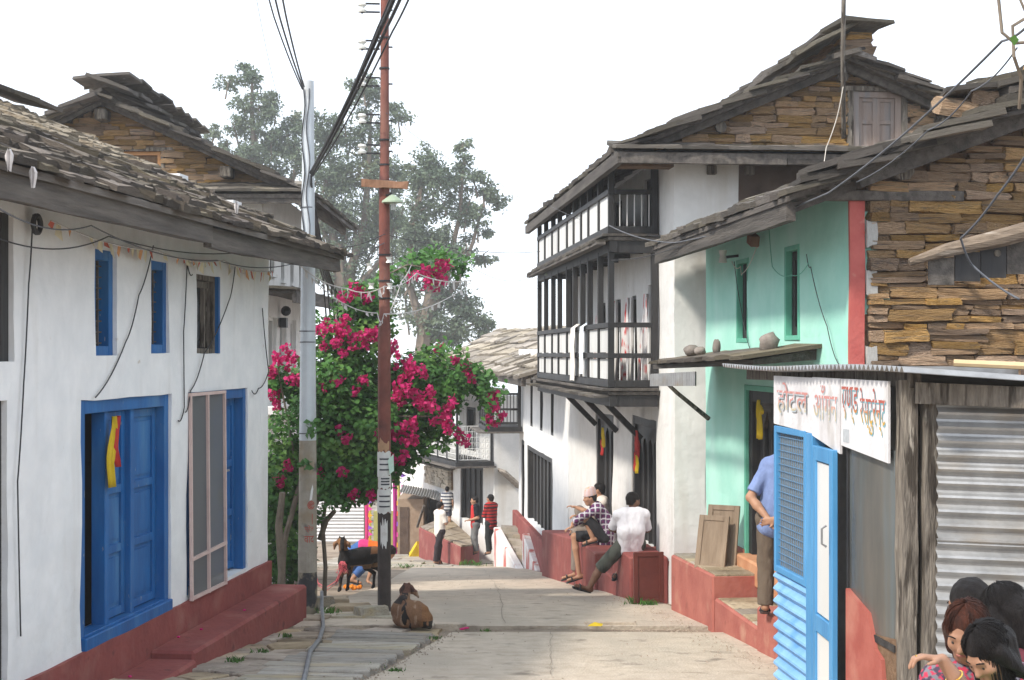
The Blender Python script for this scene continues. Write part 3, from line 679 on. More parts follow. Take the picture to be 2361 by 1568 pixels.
# ------------------------------------------------------------------ house behind it: stone gable, white galleried street front
BF = Fr(-4.06, 24.6, 0.0, 1.0)
BH = house('stone_gable_house', 'tall house with brown stone gable behind the white blue-doored house', 'house', BF)
bh = [(.9, 1.35, 1.35, 2.2), (2.1, 2.5, 1.3, 2.2), (3.2, 3.6, 1.3, 2.2), (4.3, 4.75, 1.3, 2.2), (.75, 1.6, -.75, .62), (2.0, 2.75, -.75, .62), (3.2, 3.9, -.75, .62), (1.2, 2.2, -3.9, -2.0)]
wall(BH, M_white2, 0.0, 5.9, -4.6, 2.75, 0, .4, bh, seed=12)
MB().box(.05, 5.85, .40, .44, -4.5, 2.7).build('interior_shade_sheet', M_black, BH)
end_wall(BH, M_white2, 0.0, .0, 5.2, -4.2, 2.62, .3, seed=14)
end_wall(BH, M_mud, -.01, .45, 5.2, 2.05, 2.62, .3, seed=15, name='mud_band')
for h in bh[:4]:
    f = frame_box(M_dark, BH, *h, .06, .2, .05, name='window')
    box_obj('sill', M_white2, BH, h[0] - .03, h[1] + .03, -.05, .1, h[2] - .06, h[2] - .003)
for h, c in zip(bh[4:7], ((.42, .50, .44), (.10, .12, .16), (.32, .40, .52))):
    f = frame_box(M_white2, BH, *h, .06, .2, .06, name='window')
    ribbon([(h[0] + .28, .12, h[3] - .06 - k * .2) for k in range(7)], .4, .03, seed=int(h[0] * 7)).build('curtain', mat('curtain_%d' % int(h[0] * 10), c, None, 9, .9, .1), f)
box_obj('door', M_dark, BH, 1.2, 2.2, .1, .2, -3.9, -2.0)
# ledges between the storeys
L1 = MB().beam((-.1, -.12, 1.0), (5.9, -.40, 1.02), .9, .05, jit=.01, n=8).build('ledge', M_wood, BH)
for k in range(14): flat_slate(L1, M_slate, (k * .46, -.62, 1.03), (.05, 0, RND.uniform(-.1, .1)), (.5, .62, .035))
MB().beam((-.1, -.55, .90), (5.9, -.80, .92), .07, .16, jit=.006, n=6).build('fascia', M_wood, BH)
box_obj('ledge', M_white2, BH, 0, 5.6, -.28, 0, -1.0, -.86, .01)
MB().box(1.75, 1.95, -.14, -.02, .45, .62).ball((1.85, -.12, .74), .09).build('wall_lamp', M_iron, BH)
# gable of individual stones
ap, ez, hw = 4.02, 2.66, 3.2
gx = -.0
yap = 2.51       # ridge position from the facade
ins = lambda y, z: z < ap + .03 - .47 * abs(y - yap)
end_wall(BH, M_mortar, gx + .02, -.7, 5.8, ez - .1, ap, .3, clip=lambda y, z: z < ap + .05 - .47 * abs(y - yap), seed=3, name='gable', step=.16)
GW = [c for c in BH.children if c.name.startswith('gable')][0]
gwin = (1.62, 2.32, 2.75, 3.27)
stones(GW, M_stone, -.6, 5.7, ez + .06, ap, lambda u, z, p: (gx - p, u, z), math.pi / 2, ins, [gwin], hh=(.035, .105), ll=(.15, .62), seed=21, limit=298)
W_ = MB().box(gx - .06, gx + .12, 1.55, 1.62, 2.70, 3.27).box(gx - .06, gx + .12, 2.32, 2.39, 2.70, 3.27).box(gx - .09, gx + .1, 1.42, 2.52, 3.27, 3.33).box(gx - .06, gx + .12, 1.62, 2.32, 2.69, 2.75).build('gable_window', M_woodv, BH)
m = MB(); m.box(gx - .02, gx + .1, 1.62, 1.68, 2.75, 3.27).box(gx - .02, gx + .1, 2.26, 2.32, 2.75, 3.27).box(gx - .018, gx + .098, 1.68, 2.26, 3.21, 3.268); m.build('frame', mat('orange_new_wood', (.42, .2, .08), (.52, .27, .12), 5, .7, .2), W_)
box_obj('pane', M_black, W_, gx + .06, gx + .08, 1.66, 2.28, 2.74, 3.24)
# roof planes, barge boards, slates, pent skirt
s2 = .47
RB = MB().prism([(-.95, ap + .02 - s2 * 3.46), (yap, ap + .02), (yap + 3.4, ap + .02 - s2 * 3.4), (yap + 3.4, ap + .09 - s2 * 3.4), (yap, ap + .10), (-.95, ap + .09 - s2 * 3.46)], 0, -.42, 5.75).build('roof', M_wood, BH)
slates(RB, M_slate, -.5, 5.75, -.95, ap + .10 - s2 * 3.46, yap, s2, row=.26, w=(.25, .65), ln=.52, th=.04, seed=22, limit=240, tilt=.09)
slates(RB, M_slate, -.5, 1.4, yap + 3.4, ap + .10 - s2 * 3.4, yap, s2, row=.32, w=(.35, .7), ln=.6, th=.04, seed=23, limit=50, tilt=.09)
for k in range(9): flat_slate(RB, M_slate, (-.25 + k * .7, yap - .55 + RND.uniform(-.05, .05), ap + .13 + .02 * (k % 2)), (.34, -.03, RND.uniform(-.12, .12)), (.85, .75, .05))
for k in range(9): flat_slate(RB, M_slate, (-.2 + k * .7, yap + .42 + RND.uniform(-.05, .05), ap + .30 + .02 * (k % 2)), (.10, -.03, math.pi + RND.uniform(-.12, .12)), (.8, .95, .05))
for sg in (-1, 1):
    MB().beam((-.30, yap, ap + .0), (-.30, yap + sg * 3.2, ap + .0 - s2 * 3.2), .08, .09, jit=.005, n=5).build('barge_board', M_wood, BH)
for (yy, zz) in ((yap - 2.0, ap - 1.12), (yap, ap - .2), (yap + 1.9, ap - 1.05)):
    MB().box(-.42, .2, yy - .09, yy + .09, zz - .09, zz + .09).build('purlin_end', M_woodv, BH, bevel=.02)
PB = MB().prism([(-.62, 2.52), (.05, 2.72), (.05, 2.66), (-.62, 2.46)], 1, -.74, 5.6).build('pent_roof', M_wood, BH)
for row_ in range(2):
    y = -.9
    while y < 5.4:
        w = RND.uniform(.35, .75); flat_slate(PB, M_slate, (-.72 + row_ * .3, y + w / 2, 2.55 + row_ * .10), (.22, 0, -math.pi / 2 + RND.uniform(-.06, .06)), (w * 1.05, .52, .04)); y += w
MB().beam((-.56, -.74, 2.44), (-.56, 5.5, 2.44), .07, .13, jit=.004, n=6).build('fascia', M_wood, BH)
MB().beam((-.6, -.72, 2.42), (5.65, -.72, 2.44), .07, .15, jit=.004, n=8).build('fascia', M_wood, BH)
# ------------------------------------------------------------------ right: white house with two black timber balconies
RFr = Fr(2.087, 19.5, 0.0957, -1.0)
RH = house('balcony_house', 'tall white house with two black timber balconies and a stone gable', 'house', RFr)
dA = (-3.15, -1.25, -2.72, -0.92); dB = (-6.75, -4.9, -2.95, -1.0)
ups = [(-1.75, -1.25, -.40, .95), (-3.2, -2.75, -.40, .85), (-4.6, -4.1, -.40, .85), (-6.1, -5.6, -.4, .85), (-7.6, -7.1, -.4, .85)]
ups2 = [(-2.1, -1.45, 1.70, 2.45), (-4.8, -4.1, 1.70, 2.4), (-7.0, -6.4, 1.70, 2.4)]
wall(RH, M_white2, -10.3, 0.0, -4.3, 2.62, 0, .4, [dA, dB] + ups + ups2, seed=31)
MB().box(-10.2, -.1, .40, .44, -4.2, 2.5).build('interior_shade_sheet', M_black, RH)
end_wall(RH, M_white2, 0.0, 0.0, .84, -4.0, 2.6, -.3, seed=33)
end_wall(RH, M_mud, -.02, .84, 6.0, -3.0, 2.6, -.3, seed=34, name='mud_wall')
for k in range(2): box_obj('beam_end', M_woodv, RH, -.1, .06, .42 + .5 * k, .54 + .5 * k, 2.30, 2.42, .01)
# carved doors
for n_, d_ in ((3, dA), (2, dB)):
    f = frame_box(M_dark, RH, *d_, .02, .22, .12, sill=False, name='door')
    plank_door(f, M_dark, d_[0] + .12, d_[1] - .12, d_[2], d_[3] - .30, .12, n_ + 1)
    a, b = d_[0] + .12, d_[1] - .12; w = (b - a) / (n_ + 1)
    for i in range(n_ + 1):                    # scalloped heads over every bay
        x = a + (i + .5) * w; r = w * .42; m = MB()
        pts = [(x - w / 2, d_[3] - .12), (x - w / 2, d_[3] - .52)] + [(x - r * math.cos(t), d_[3] - .52 + r * 1.25 * math.sin(t)) for t in np.linspace(0, math.pi, 9)] + [(x + w / 2, d_[3] - .52), (x + w / 2, d_[3] - .12)]
        k = len(pts); vs = [(p, .06, q) for p, q in pts] + [(p, .10, q) for p, q in pts]
        fs = [(0, 1, 2, k - 1), ] ; fs = []
        for j in range(1, k - 2): fs += [(0 if j < k // 2 else k - 1, j, j + 1)]
        fs += [(0, k // 2, k - 1)]
        m.add(vs, fs); m.build('carved_head', M_dark, f)
for h in ups + ups2:
    f = frame_box(M_dark, RH, *h, .03, .2, .05, name='window'); box_obj('shutter', M_black, f, h[0] + .05, h[1] - .05, .17, .19, h[2] + .05, h[3] - .05)
# balconies
M_bal = M_dark
posts = [-(d - 19.5) * 1.0046 for d in (20.57, 21.5, 22.5, 23.26, 24.1, 24.9, 26.0, 26.9, 27.98, 29.04)]
PB_ = .65; x0b, x1b = posts[-1], posts[0]
def balcony(zf, zrail, ztop, mid, panels_near):
    B = MB().box(x0b - .12, x1b + .12, -PB_ - .06, 0.0, zf - .06, zf - .01).build('balcony', M_wood, RH, bevel=.006)
    for k in range(12): box_obj('floor_board', M_wood, B, lerp(x0b - .2, x1b + .16, k / 12) + .008, lerp(x0b - .2, x1b + .16, (k + 1) / 12) - .008, -PB_ - .14, -.02, zf - .005, zf + .03 + RND.uniform(-.006, .006), .004)
    MB().beam((x0b - .1, -PB_ + .02, zf - .13), (x1b + .1, -PB_ + .02, zf - .13), .10, .17, jit=.005, n=7).build('edge_beam', M_bal, B)
    box_obj('edge_beam', M_bal, B, x1b - .02, x1b + .085, -PB_ + .08, -.02, zf - .22, zf - .065)
    for k in range(9): box_obj('joist', M_bal, B, lerp(x0b, x1b, k / 8) - .05, lerp(x0b, x1b, k / 8) + .03, -PB_ + .08, -.02, zf - .16, zf - .065)
    for x in posts: MB().box(x - .038, x + .038, -PB_ - .04, -PB_ + .04, zf + .03, ztop).build('post', M_bal, B, bevel=.006)
    box_obj('post', M_bal, B, x1b - .04, x1b + .04, -.10, -.01, zf + .03, ztop)
    box_obj('post', M_bal, B, x0b - .04, x0b + .04, -.10, -.01, zf + .03, ztop)
    for zz, hh in [(zf + .04, .10), (zrail - .07, .07)] + ([(mid - .035, .07)] if mid else []):
        box_obj('rail', M_bal, B, x0b - .045, x1b + .045, -PB_ - .048, -PB_ + .048, zz, zz + hh, .004)
        for xe in (x1b, x0b): box_obj('rail', M_bal, B, xe - .046, xe + .046, -PB_ + .05, -.10, zz + .002, zz + hh - .002, .004)
    spans = [(zf + .14, mid - .035), (mid + .035, zrail - .07)] if mid else [(zf + .14, zrail - .07)]
    for a, b in zip(posts[1:], posts[:-1]):
        for lo, hi in spans:
            n = 3; w = (b - a - .076) / n
            if mid: box_obj('panel', M_panelwhite, B, a + .05, b - .05, -PB_ - .012, -PB_ + .012, lo + .01, hi - .01)
            else:
                for i in range(n): box_obj('panel', M_panelwhite, B, a + .038 + i * w + .005, a + .038 + (i + 1) * w - .005, -PB_ - .012, -PB_ + .012, lo, hi)
    for lo, hi in spans:                       # open balusters on the near end
        for i in range(5):
            y = -PB_ + .12 + i * .10; MB().tube([(x1b, y, lo - .01), (x1b, y, hi + .01)], .009, 5).build('baluster', M_panelwhite, B)
    return B
B1 = balcony(-.50, .42, 1.42, -.03, True); tag(B1, 'lower black balcony with white panels and washing')
B2 = balcony(1.58, 2.22, 2.50, None, True); tag(B2, 'upper black balcony with white boarded parapet')
for x in (-2.3, -4.4, -6.6): MB().beam((x, -.02, -1.22), (x, -PB_ + .08, -.66), .12, .08).build('brace', M_bal, B1)
L_ = MB().box(x0b - .3, x1b + .16, -PB_ - .22, -PB_ - .10, 1.46, 1.50).build('drip_ledge', M_wood, RH)
for k in range(18): flat_slate(L_, M_slate, (lerp(x0b - .2, x1b + .1, (k + .5) / 18), -PB_ - .24, 1.50), (.10, 0, RND.uniform(-.05, .05)), (.52, .22, .03))
for k in range(18): flat_slate(L_, M_slate, (lerp(x0b - .2, x1b + .1, (k + .5) / 18), -PB_ - .26, -.60), (.06, 0, RND.uniform(-.05, .05)), (.52, .26, .03))
# gable
ap, s = 3.74, .42; yap = 2.20
ins = lambda y, z: z < ap - .05 - s * abs(y - yap)
gwin = (2.34, 2.98, 2.78, 3.38)
GB = end_wall(RH, M_mortar, -.03, -.7, 5.6, 2.4, ap, -.3, clip=lambda y, z: z < ap + .04 - s * abs(y - yap), seed=36, name='gable', step=.16)
stones(GB, M_stone, -.6, 5.2, 2.56, ap, lambda u, z, p: (-.01 + p, u, z), math.pi / 2, ins, [(2.26, 3.06, 2.70, 3.46)], hh=(.03, .11), ll=(.15, .68), seed=37, limit=298)
Wn = MB().box(-.04, .07, 2.26, 2.34, 2.66, 3.40).box(-.04, .07, 2.98, 3.06, 2.66, 3.40).box(-.04, .09, 2.16, 3.12, 3.40, 3.46).build('gable_window', M_woodv, RH)
for a, b in ((2.42, 2.66), (2.66, 2.90)):
    m = MB()
    for q in (a, b - .05): m.box(-.03, .02, q, q + .05, 2.66, 3.32)
    for q in (2.66, 2.98, 3.27): m.box(-.028, .018, a + .05, b - .05, q, q + .05)
    lf = m.build('shutter', M_pink, Wn, bevel=.003); box_obj('panel', M_pink, lf, -.02, -.004, a + .04, b - .04, 2.68, 3.29)
box_obj('frame', M_pink, Wn, -.03, .05, 2.34, 2.42, 2.66, 3.40); box_obj('frame', M_pink, Wn, -.03, .05, 2.90, 2.98, 2.66, 3.40); box_obj('frame', M_pink, Wn, -.028, .048, 2.42, 2.90, 3.32, 3.398)
# roof
ye, zr = -.80, ap + .06; zee = zr - s * (yap - ye)
RR = MB().prism([(ye, zee - .06), (yap, zr - .06), (yap + 3.3, zr - .06 - s * 3.3), (yap + 3.3, zr - s * 3.3), (yap, zr), (ye, zee)], 0, -10.5, .34).build('roof', M_wood, RH)
slates(RR, M_slate, -10.6, .40, ye, zee + .02, yap, s, row=.30, w=(.32, .8), ln=.58, th=.045, seed=38, limit=230, tilt=.10)
slates(RR, M_slate, -2.5, .42, yap + 3.3, zr - s * 3.3 + .02, yap, s, row=.30, w=(.4, .8), ln=.6, th=.045, seed=39, limit=60, tilt=.10)
for k in range(9):                              # second layer along the verge
    for sg in (-1, 1):
        yy = yap + sg * (.35 + k * .33)
        if yy < ye: continue
        flat_slate(RR, M_slate, (.16 + RND.uniform(-.05, .05), yy, zr - s * abs(yy - yap) + .07), (math.atan(s) - .1 + RND.uniform(-.05, .05), 0, (0 if sg < 0 else math.pi) + RND.uniform(-.1, .1)), (.62, .52, .034))
# stacked ridge: stones under big lapped slabs
for k in range(15):
    x = .25 - k * .72
    for q in range(3 if k < 4 else 2):
        mesh_obj('stone', RND.choice(stone_meshes(M_stone)), None, RR, (x - .1, yap + .08 + RND.uniform(-.03, .03), zr + .05 + q * .09), (0, 0, RND.uniform(-.1, .1)), (.6, .42 - .05 * q, .10))
    flat_slate(RR, M_slate, (x, yap - .58, zr + .06), (.46, 0, RND.uniform(-.1, .1)), (.85, .72, .05))
    flat_slate(RR, M_slate, (x + .05, yap + .42, zr + .34), (.03, 0, math.pi + RND.uniform(-.1, .1)), (.85, .66, .05))
for sg, ln_ in ((-1, 2.8), (1, 2.9)):
    MB().beam((.16, yap, ap - .04), (.16, yap + sg * ln_, ap - .04 - s * ln_), .09, .11, jit=.004, n=5).build('barge_board', M_wood, RH)
for (yy, zz) in ((yap - 1.62, ap - .84), (yap - .02, ap - .17), (yap + 1.28, ap - .72), (yap - 2.35, ap - 1.2)):
    MB().tube([(-.2, yy, zz), (.14, yy, zz)], .075, 8).build('purlin_end', M_woodv, RH)
PN = MB().prism([(.62, 2.50), (-.03, 2.62), (-.03, 2.55), (.62, 2.44)], 1, -.84, 6.0).build('pent_roof', M_wood, RH)
for row_ in range(2):
    y = -.86
    while y < 5.8:
        w = RND.uniform(.45, .95); flat_slate(PN, M_slate, (.70 - row_ * .3, y + w / 2, 2.535 + row_ * .055), (.17 + RND.uniform(-.03, .03), 0, math.pi / 2 + RND.uniform(-.06, .06)), (w * 1.05, .5, .045)); y += w
MB().beam((.58, -.80, 2.43), (.58, 1.3, 2.43), .08, .13, jit=.003, n=4).build('fascia', M_wood, RH)
MB().beam((.58, 1.31, 2.435), (.58, 6.0, 2.43), .08, .13, jit=.003, n=6).build('fascia', M_wood, RH)
MB().beam((.6, -.80, 2.44), (-10.4, -.80, zee - .12), .08, .15, jit=.004, n=10).build('fascia', M_wood, RH)
for k in range(13): MB().beam((-.2 - k * .82, -.78, zee - .10), (-.2 - k * .82, .2, zee - .10 + s * .98), .07, .08).build('rafter', M_wood, RH)
# laundry and curtains on the lower balcony
M_cw = vcol_mat('red_and_white_print_cloth', .9, .15, 40, trans=.15)
def print_cloth(m, name, parent):
    o = m.build(name, M_cw, parent, smooth=True); cols = []
    for v in o.data.vertices:
        q = noise.noise(Vector((v.co.x * 9, v.co.z * 8, 3))); cols.append((.62, .03, .03) if q > .18 else (.78, .74, .73))
    set_col(o.data, cols); return o
for i, x in enumerate((-1.42, -2.92, -4.30, -5.75)):
    m = MB(); n = 8; rows = 22; vs = []
    for k in range(rows + 1):
        t = k / rows; w = lerp(.12, .42, t ** .7)
        for q in range(n + 1): vs.append((x + (q / n - .5) * w - .06 * t, -.10 - .03 * math.sin(q * 1.9 + k * .1) - .06 * t, .82 - t * 1.24))
    m.v = vs; m.f = [(k*(n+1)+q, k*(n+1)+q+1, (k+1)*(n+1)+q+1, (k+1)*(n+1)+q) for k in range(rows) for q in range(n)]
    print_cloth(m, 'curtain', RH)
for i, (x, c) in enumerate(((-4.28, (.72, .68, .62)), (-3.30, (.62, .68, .74)))):
    m = MB(); vs = []; n = 6; path = [(-PB_ + .10, .1), (-PB_ + .07, .36), (-PB_ + .0, .46), (-PB_ - .085, .40), (-PB_ - .10, .1), (-PB_ - .09, -.2), (-PB_ - .10, -.42 + .12 * i)]
    for (yy, zz) in path:
        for q in range(n + 1): vs.append((x + (q / n - .5) * (.46 - .1 * i), yy + .008 * math.sin(q * 2.2), zz + RND.uniform(-.01, .01)))
    m.v = vs; m.f = [(k*(n+1)+q, k*(n+1)+q+1, (k+1)*(n+1)+q+1, (k+1)*(n+1)+q) for k in range(len(path)-1) for q in range(n)]
    o = m.build('towel', mat('towel_%d' % i, c, None, 6, .95, .2), None, smooth=True); o.matrix_world = RFr.m
    tag(o, ('cream towel hung over the lower balcony rail', 'pale blue towel with loose end over the lower balcony rail')[i], 'towel', 'towels on the balcony rail')
# plinth ledge in front
PL = house('red_platform', 'dusty red plastered ledge below the timber balconies', 'platform', RFr)
def ledge(x0, x1, y0, y1, z0, z1, nm, mt=M_red, ztop=None, parent=PL):
    z1b = z1 if ztop is None else ztop
    o = MB().add([(x0,y0,z0),(x1,y0,z0),(x1,y1,z0),(x0,y1,z0),(x0,y0,z1b),(x1,y0,z1),(x1,y1,z1),(x0,y1,z1b)], [(0,3,2,1),(4,5,6,7),(0,1,5,4),(1,2,6,5),(2,3,7,6),(3,0,4,7)]).build(nm, mt, parent, bevel=.02); return o
ledge(-10.0, -5.2, -.56, -.01, -4.9, -3.02, 'block', ztop=-3.42)
ledge(-5.18, -3.25, -.54, -.01, -4.5, -2.98, 'bench', ztop=-3.02)
ledge(-3.23, -1.75, -.50, -.01, -4.2, -3.16, 'step')
ledge(-1.73, -.35, -.52, -.01, -4.0, -2.66, 'block')
ledge(-1.75, .3, .0, .3, -4.0, -2.70, 'threshold', M_redlight)

# ------------------------------------------------------------------ mint green house with stone gable
GFr = Fr(2.98, 13.37, 0.0957, -1.0)
GH = house('green_house', 'mint green house with a rough stone gable and slate roof', 'house', GFr)
gw1, gw2, gd = (-4.09, -3.6, .15, 1.04), (-2.06, -1.6, .16, 1.05), (-3.68, -2.1, -2.32, -.40)
wall(GH, M_green, -5.7, 0.0, -2.34, 1.42, 0, .36, [gw1, gw2, gd], seed=41)
MB().box(-5.65, -.05, .36, .40, -2.3, 1.4).build('interior_shade_sheet', M_black, GH)
wall_mesh(-5.68, -3.70, -3.0, -2.2, -.03, .2, seed=42).build('plinth', M_redlight, GH)
wall_mesh(-2.08, 0.0, -3.0, -2.2, -.03, .2, seed=43).build('plinth', M_redlight, GH)
for h in (gw1, gw2):
    f = frame_box(M_greentrim, GH, h[0] - .03, h[1] + .03, h[2] - .03, h[3] + .03, -.012, .06, .05, name='window')
    frame_box(M_dark, f, h[0] + .02, h[1] - .02, h[2] + .02, h[3] - .02, .06, .2, .09, name='frame'); box_obj('shutter', M_dark, f, h[0] + .08, h[1] - .08, .16, .19, h[2] + .08, h[3] - .08)
    box_obj('bar', M_dark, f, (h[0] + h[1]) / 2 - .02, (h[0] + h[1]) / 2 + .02, .08, .12, h[2] + .1, h[3] - .1)
f = frame_box(M_greentrim, GH, gd[0] - .05, gd[1] + .05, gd[2] + .02, gd[3] + .05, -.015, .03, .06, sill=False, name='door')
frame_box(M_dark, f, gd[0] + .01, gd[1] - .01, gd[2] + .08, gd[3] - .005, .03, .22, .13, sill=False); plank_door(f, M_dark, gd[0] + .14, gd[1] - .14, gd[2] + .10, gd[3] - .32, .12, 4)
for i in range(4):
    w = (gd[1] - gd[0] - .28) / 4; x = gd[0] + .14 + (i + .5) * w
    m = MB().prism([(x - w/2, gd[3] - .13), (x - w/2, gd[3] - .45), (x - w*.3, gd[3] - .36), (x, gd[3] - .22), (x + w*.3, gd[3] - .36), (x + w/2, gd[3] - .45), (x + w/2, gd[3] - .13)], 1, .07, .11); m.build('carved_head', M_wood, f)
box_obj('threshold', M_orange, GH, gd[0] - .1, gd[1] + .1, -.12, .3, -2.5, -2.24, .02)
# gable end: red painted edge strip then bare stones
strip = wall_mesh(-.02, .115, -2.4, 1.36, 0, -.04, seed=44, step=.2, wob=.008); strip.v = [(.012 + v[1] * -1, v[0], v[2]) for v in strip.v]; strip.build('corner_strip', mat('brick_red_edge_paint', (.42, .09, .08), (.52, .14, .12), 4, .85, .35, 20, c3=(.60, .34, .28), s3=5, f3=(.58, .72)), GH)
sg_ = .37; z0g = 1.40
GG = end_wall(GH, M_mortar, 0.0, .10, 5.2, -2.5, 3.2, -.32, clip=lambda y, z: z < z0g + sg_ * y + .1, seed=45, name='gable', step=.2)
stones(GG, M_stone, .15, 2.45, -.42, 2.4, lambda u, z, p: (p, u, z), math.pi / 2, lambda y, z: z < z0g + sg_ * y + .04, [], hh=(.032, .12), ll=(.15, .66), dep=.13, seed=46, limit=299, proud=.015)
for zc in (1.05, .62, -.05): mesh_obj('mortar_smear', RND.choice(stone_meshes(mat('grey_cement_smear', (.36, .35, .33), (.46, .45, .43), 6, .9, .4))), None, GG, (.055, .17, zc), (0, 0, math.pi / 2), (.09, .05, .22))
box_obj('tie_beam', M_wood, GH, -.02, .10, -.30, 1.0, 1.34, 1.43, .008)
MB().tube([(-.1, .42, 1.60), (.16, .43, 1.61)], [.085, .10], 9).build('purlin_end', M_woodv, GH)
# roof
ye, ze = -.68, 1.34
ridge = 4.4
RG = MB().prism([(ye, ze - .05), (ridge, ze - .05 + sg_ * (ridge - ye)), (ridge + 3, ze + .3), (ridge + 3, ze + .35), (ridge, ze + sg_ * (ridge - ye)), (ye, ze)], 0, -5.75, .38).build('roof', M_wood, GH)
slates(RG, M_slate, -5.8, .45, ye, ze + .01, ridge, sg_, row=.30, w=(.35, .8), ln=.58, th=.045, seed=47, limit=170, tilt=.10, lip=.05)
for layer in range(4):
    yy = ye + .1 + layer * .07
    while yy < 3.2:
        ln_ = RND.uniform(.4, .7)
        if layer < 2 or yy > 1.0:
            flat_slate(RG, M_slate, (.22 - layer * .03 + RND.uniform(-.08, .08), yy, ze + .06 + sg_ * (yy - ye) + layer * .065), (math.atan(sg_) - .13 + RND.uniform(-.05, .05), RND.uniform(-.05, .05), RND.uniform(-.15, .15)), (.7, ln_ * 1.1, .05))
        yy += ln_ * .62
for k in range(10):                              # loose upper course with rubble packing
    yy = .9 + k * .26
    mesh_obj('stone', RND.choice(stone_meshes(M_stone)), None, RG, (.12, yy, ze + .24 + sg_ * (yy - ye)), (.3, RND.uniform(-.2, .2), 1.5 + RND.uniform(-.2, .2)), (RND.uniform(.2, .38), .3, .14))
    flat_slate(RG, M_slate, (-.05 + RND.uniform(-.1, .1), yy - .1, ze + .32 + sg_ * (yy - ye)), (.18 + RND.uniform(-.1, .1), RND.uniform(-.1, .1), RND.uniform(-.3, .3)), (.7, .55, .05))
MB().beam((-5.7, ye + .06, ze - .13), (.30, ye + .06, ze - .12), .08, .17, jit=.008, n=8).build('fascia', M_wood, GH)
MB().beam((.25, -.02, ze + .16), (.25, 3.2, ze + .16 + sg_ * 3.2), .09, .15, jit=.006, n=5).build('barge_board', M_wood, GH)
for k in range(9): MB().beam((-5.5 + k * .7, ye + .1, ze - .09), (-5.5 + k * .7, .3, ze - .09 + sg_ * .9), .07, .08).build('rafter', M_wood, GH)
for k in range(5):
    yy = ye + .14 + k * .13; MB().beam((-5.7, yy, ze - .05 + sg_ * (yy - ye)), (.3, yy, ze - .05 + sg_ * (yy - ye)), .11, .03, jit=.006, n=6).build('soffit_plank', M_wood, GH)
# slate canopy over the door
CN = MB().add([(-5.3, -.75, -.14), (-1.0, -.62, -.06), (-1.0, 0, .04), (-5.3, 0, -.02), (-5.3, -.75, -.19), (-1.0, -.62, -.11), (-1.0, 0, -.06), (-5.3, 0, -.10)], [(0,1,2,3),(7,6,5,4),(0,4,5,1),(1,5,6,2),(2,6,7,3),(3,7,4,0)]).build('door_canopy', M_wood, GH)
x = -5.35
while x < -1.0:
    w = RND.uniform(.5, .95); flat_slate(CN, M_slatebrown, (x + w / 2, -.82, lerp(-.13, -.05, (x + 5.3) / 4.3)), (.14, 0, RND.uniform(-.05, .05)), (w * 1.04, .86, .04)); x += w
for (x, y_, z_, sc) in ((-4.6, -.42, .02, (.26, .2, .14)), (-4.35, -.38, .02, (.16, .14, .10)), (-3.85, -.3, .06, (.09, .1, .17)), (-1.6, -.3, .09, (.22, .2, .2))):
    pm = MB().ball((0, 0, .1), .5, 10, 7); pm.v = [tuple(Vector(v) * (1 + .35 * noise.noise(Vector(v) * 2.5 + Vector((x, 0, 0))))) for v in pm.v]
    o = pm.build('loose_stone', mat('smooth_grey_pebble', (.22, .19, .17), (.32, .28, .25), 3, .9, .3, rand=.2), None, smooth=True); o.matrix_world = GFr.m @ Matrix.Translation((x, y_, z_)) @ Matrix.Diagonal((*sc, 1))
    tag(o, {-4.6: 'brown jagged stone at the far end of the slate door canopy', -4.35: 'small grey stone beside the jagged one on the door canopy', -3.85: 'short upright stub standing on the slate door canopy', -1.6: 'rounded grey pebble stone on the near end of the door canopy'}[x], 'stone')
tn = MB(); tv = corrugated(2.6, .15, .12, .012); tv.v = [(-5.25 + v[0], -.80 + v[2], -.40 + v[1] + .06 * v[0] / 2.6) for v in tv.v]; tv.build('tin_flap', M_tin, GH)
MB().tube([(-5.0, -.66, -.34), (-5.05, -.5, -.48), (-5.3, -.06, -.80)], [.022, .026, .03], 7).build('canopy_brace', M_woodv, GH)
# red stepped platform
GP = house('red_steps', 'red washed stepped platform at the green house door', 'platform', GFr)
ledge(-5.05, -2.85, -.58, -.01, -3.6, -2.36, 'block', M_redlight, ztop=-2.43, parent=GP)
ledge(-2.83, -1.02, -.56, -.01, -3.6, -2.60, 'step', M_redlight, parent=GP)
ledge(-1.0, 1.6, -.58, -.01, -3.6, -2.38, 'block', M_redlight, parent=GP)
for i in range(7): box_obj('flagstone', M_flag, GP, -5.02 + i * .31 + .006, -5.02 + (i + 1) * .31 - .006, -.55, -.04, -2.45 + .01 * i, lerp(-2.425, -2.36, i / 7) + .018, .006)
for i in range(5): box_obj('flagstone', M_flag, GP, -2.80 + i * .355 + .006, -2.80 + (i + 1) * .355 - .006, -.53, -.04, -2.63, -2.588 + RND.uniform(-.005, .006), .006)

# ------------------------------------------------------------------ tin and timber eatery shed, right foreground
SF = Fr(2.30, 9.0, 0.0957, -1.0)
SH = house('tin_shed', 'small timber and tin eatery shed with white painted signboard', 'shed', SF)
# roof of corrugated iron: waves run across the eave
rt = corrugated(4.4, 2.2, .082, .017); rt.v = [(-3.95 + v[0], -.14 + v[1], -.10 + v[2] - .07 * v[1] - .015 * math.sin(v[0] * 1.3)) for v in rt.v]
rt.build('roof', M_tin, SH)
MB().beam((-3.7, .05, -.17), (.12, .05, -.155), .07, .09, jit=.004, n=5).build('wall_plate', M_woodv, SH)
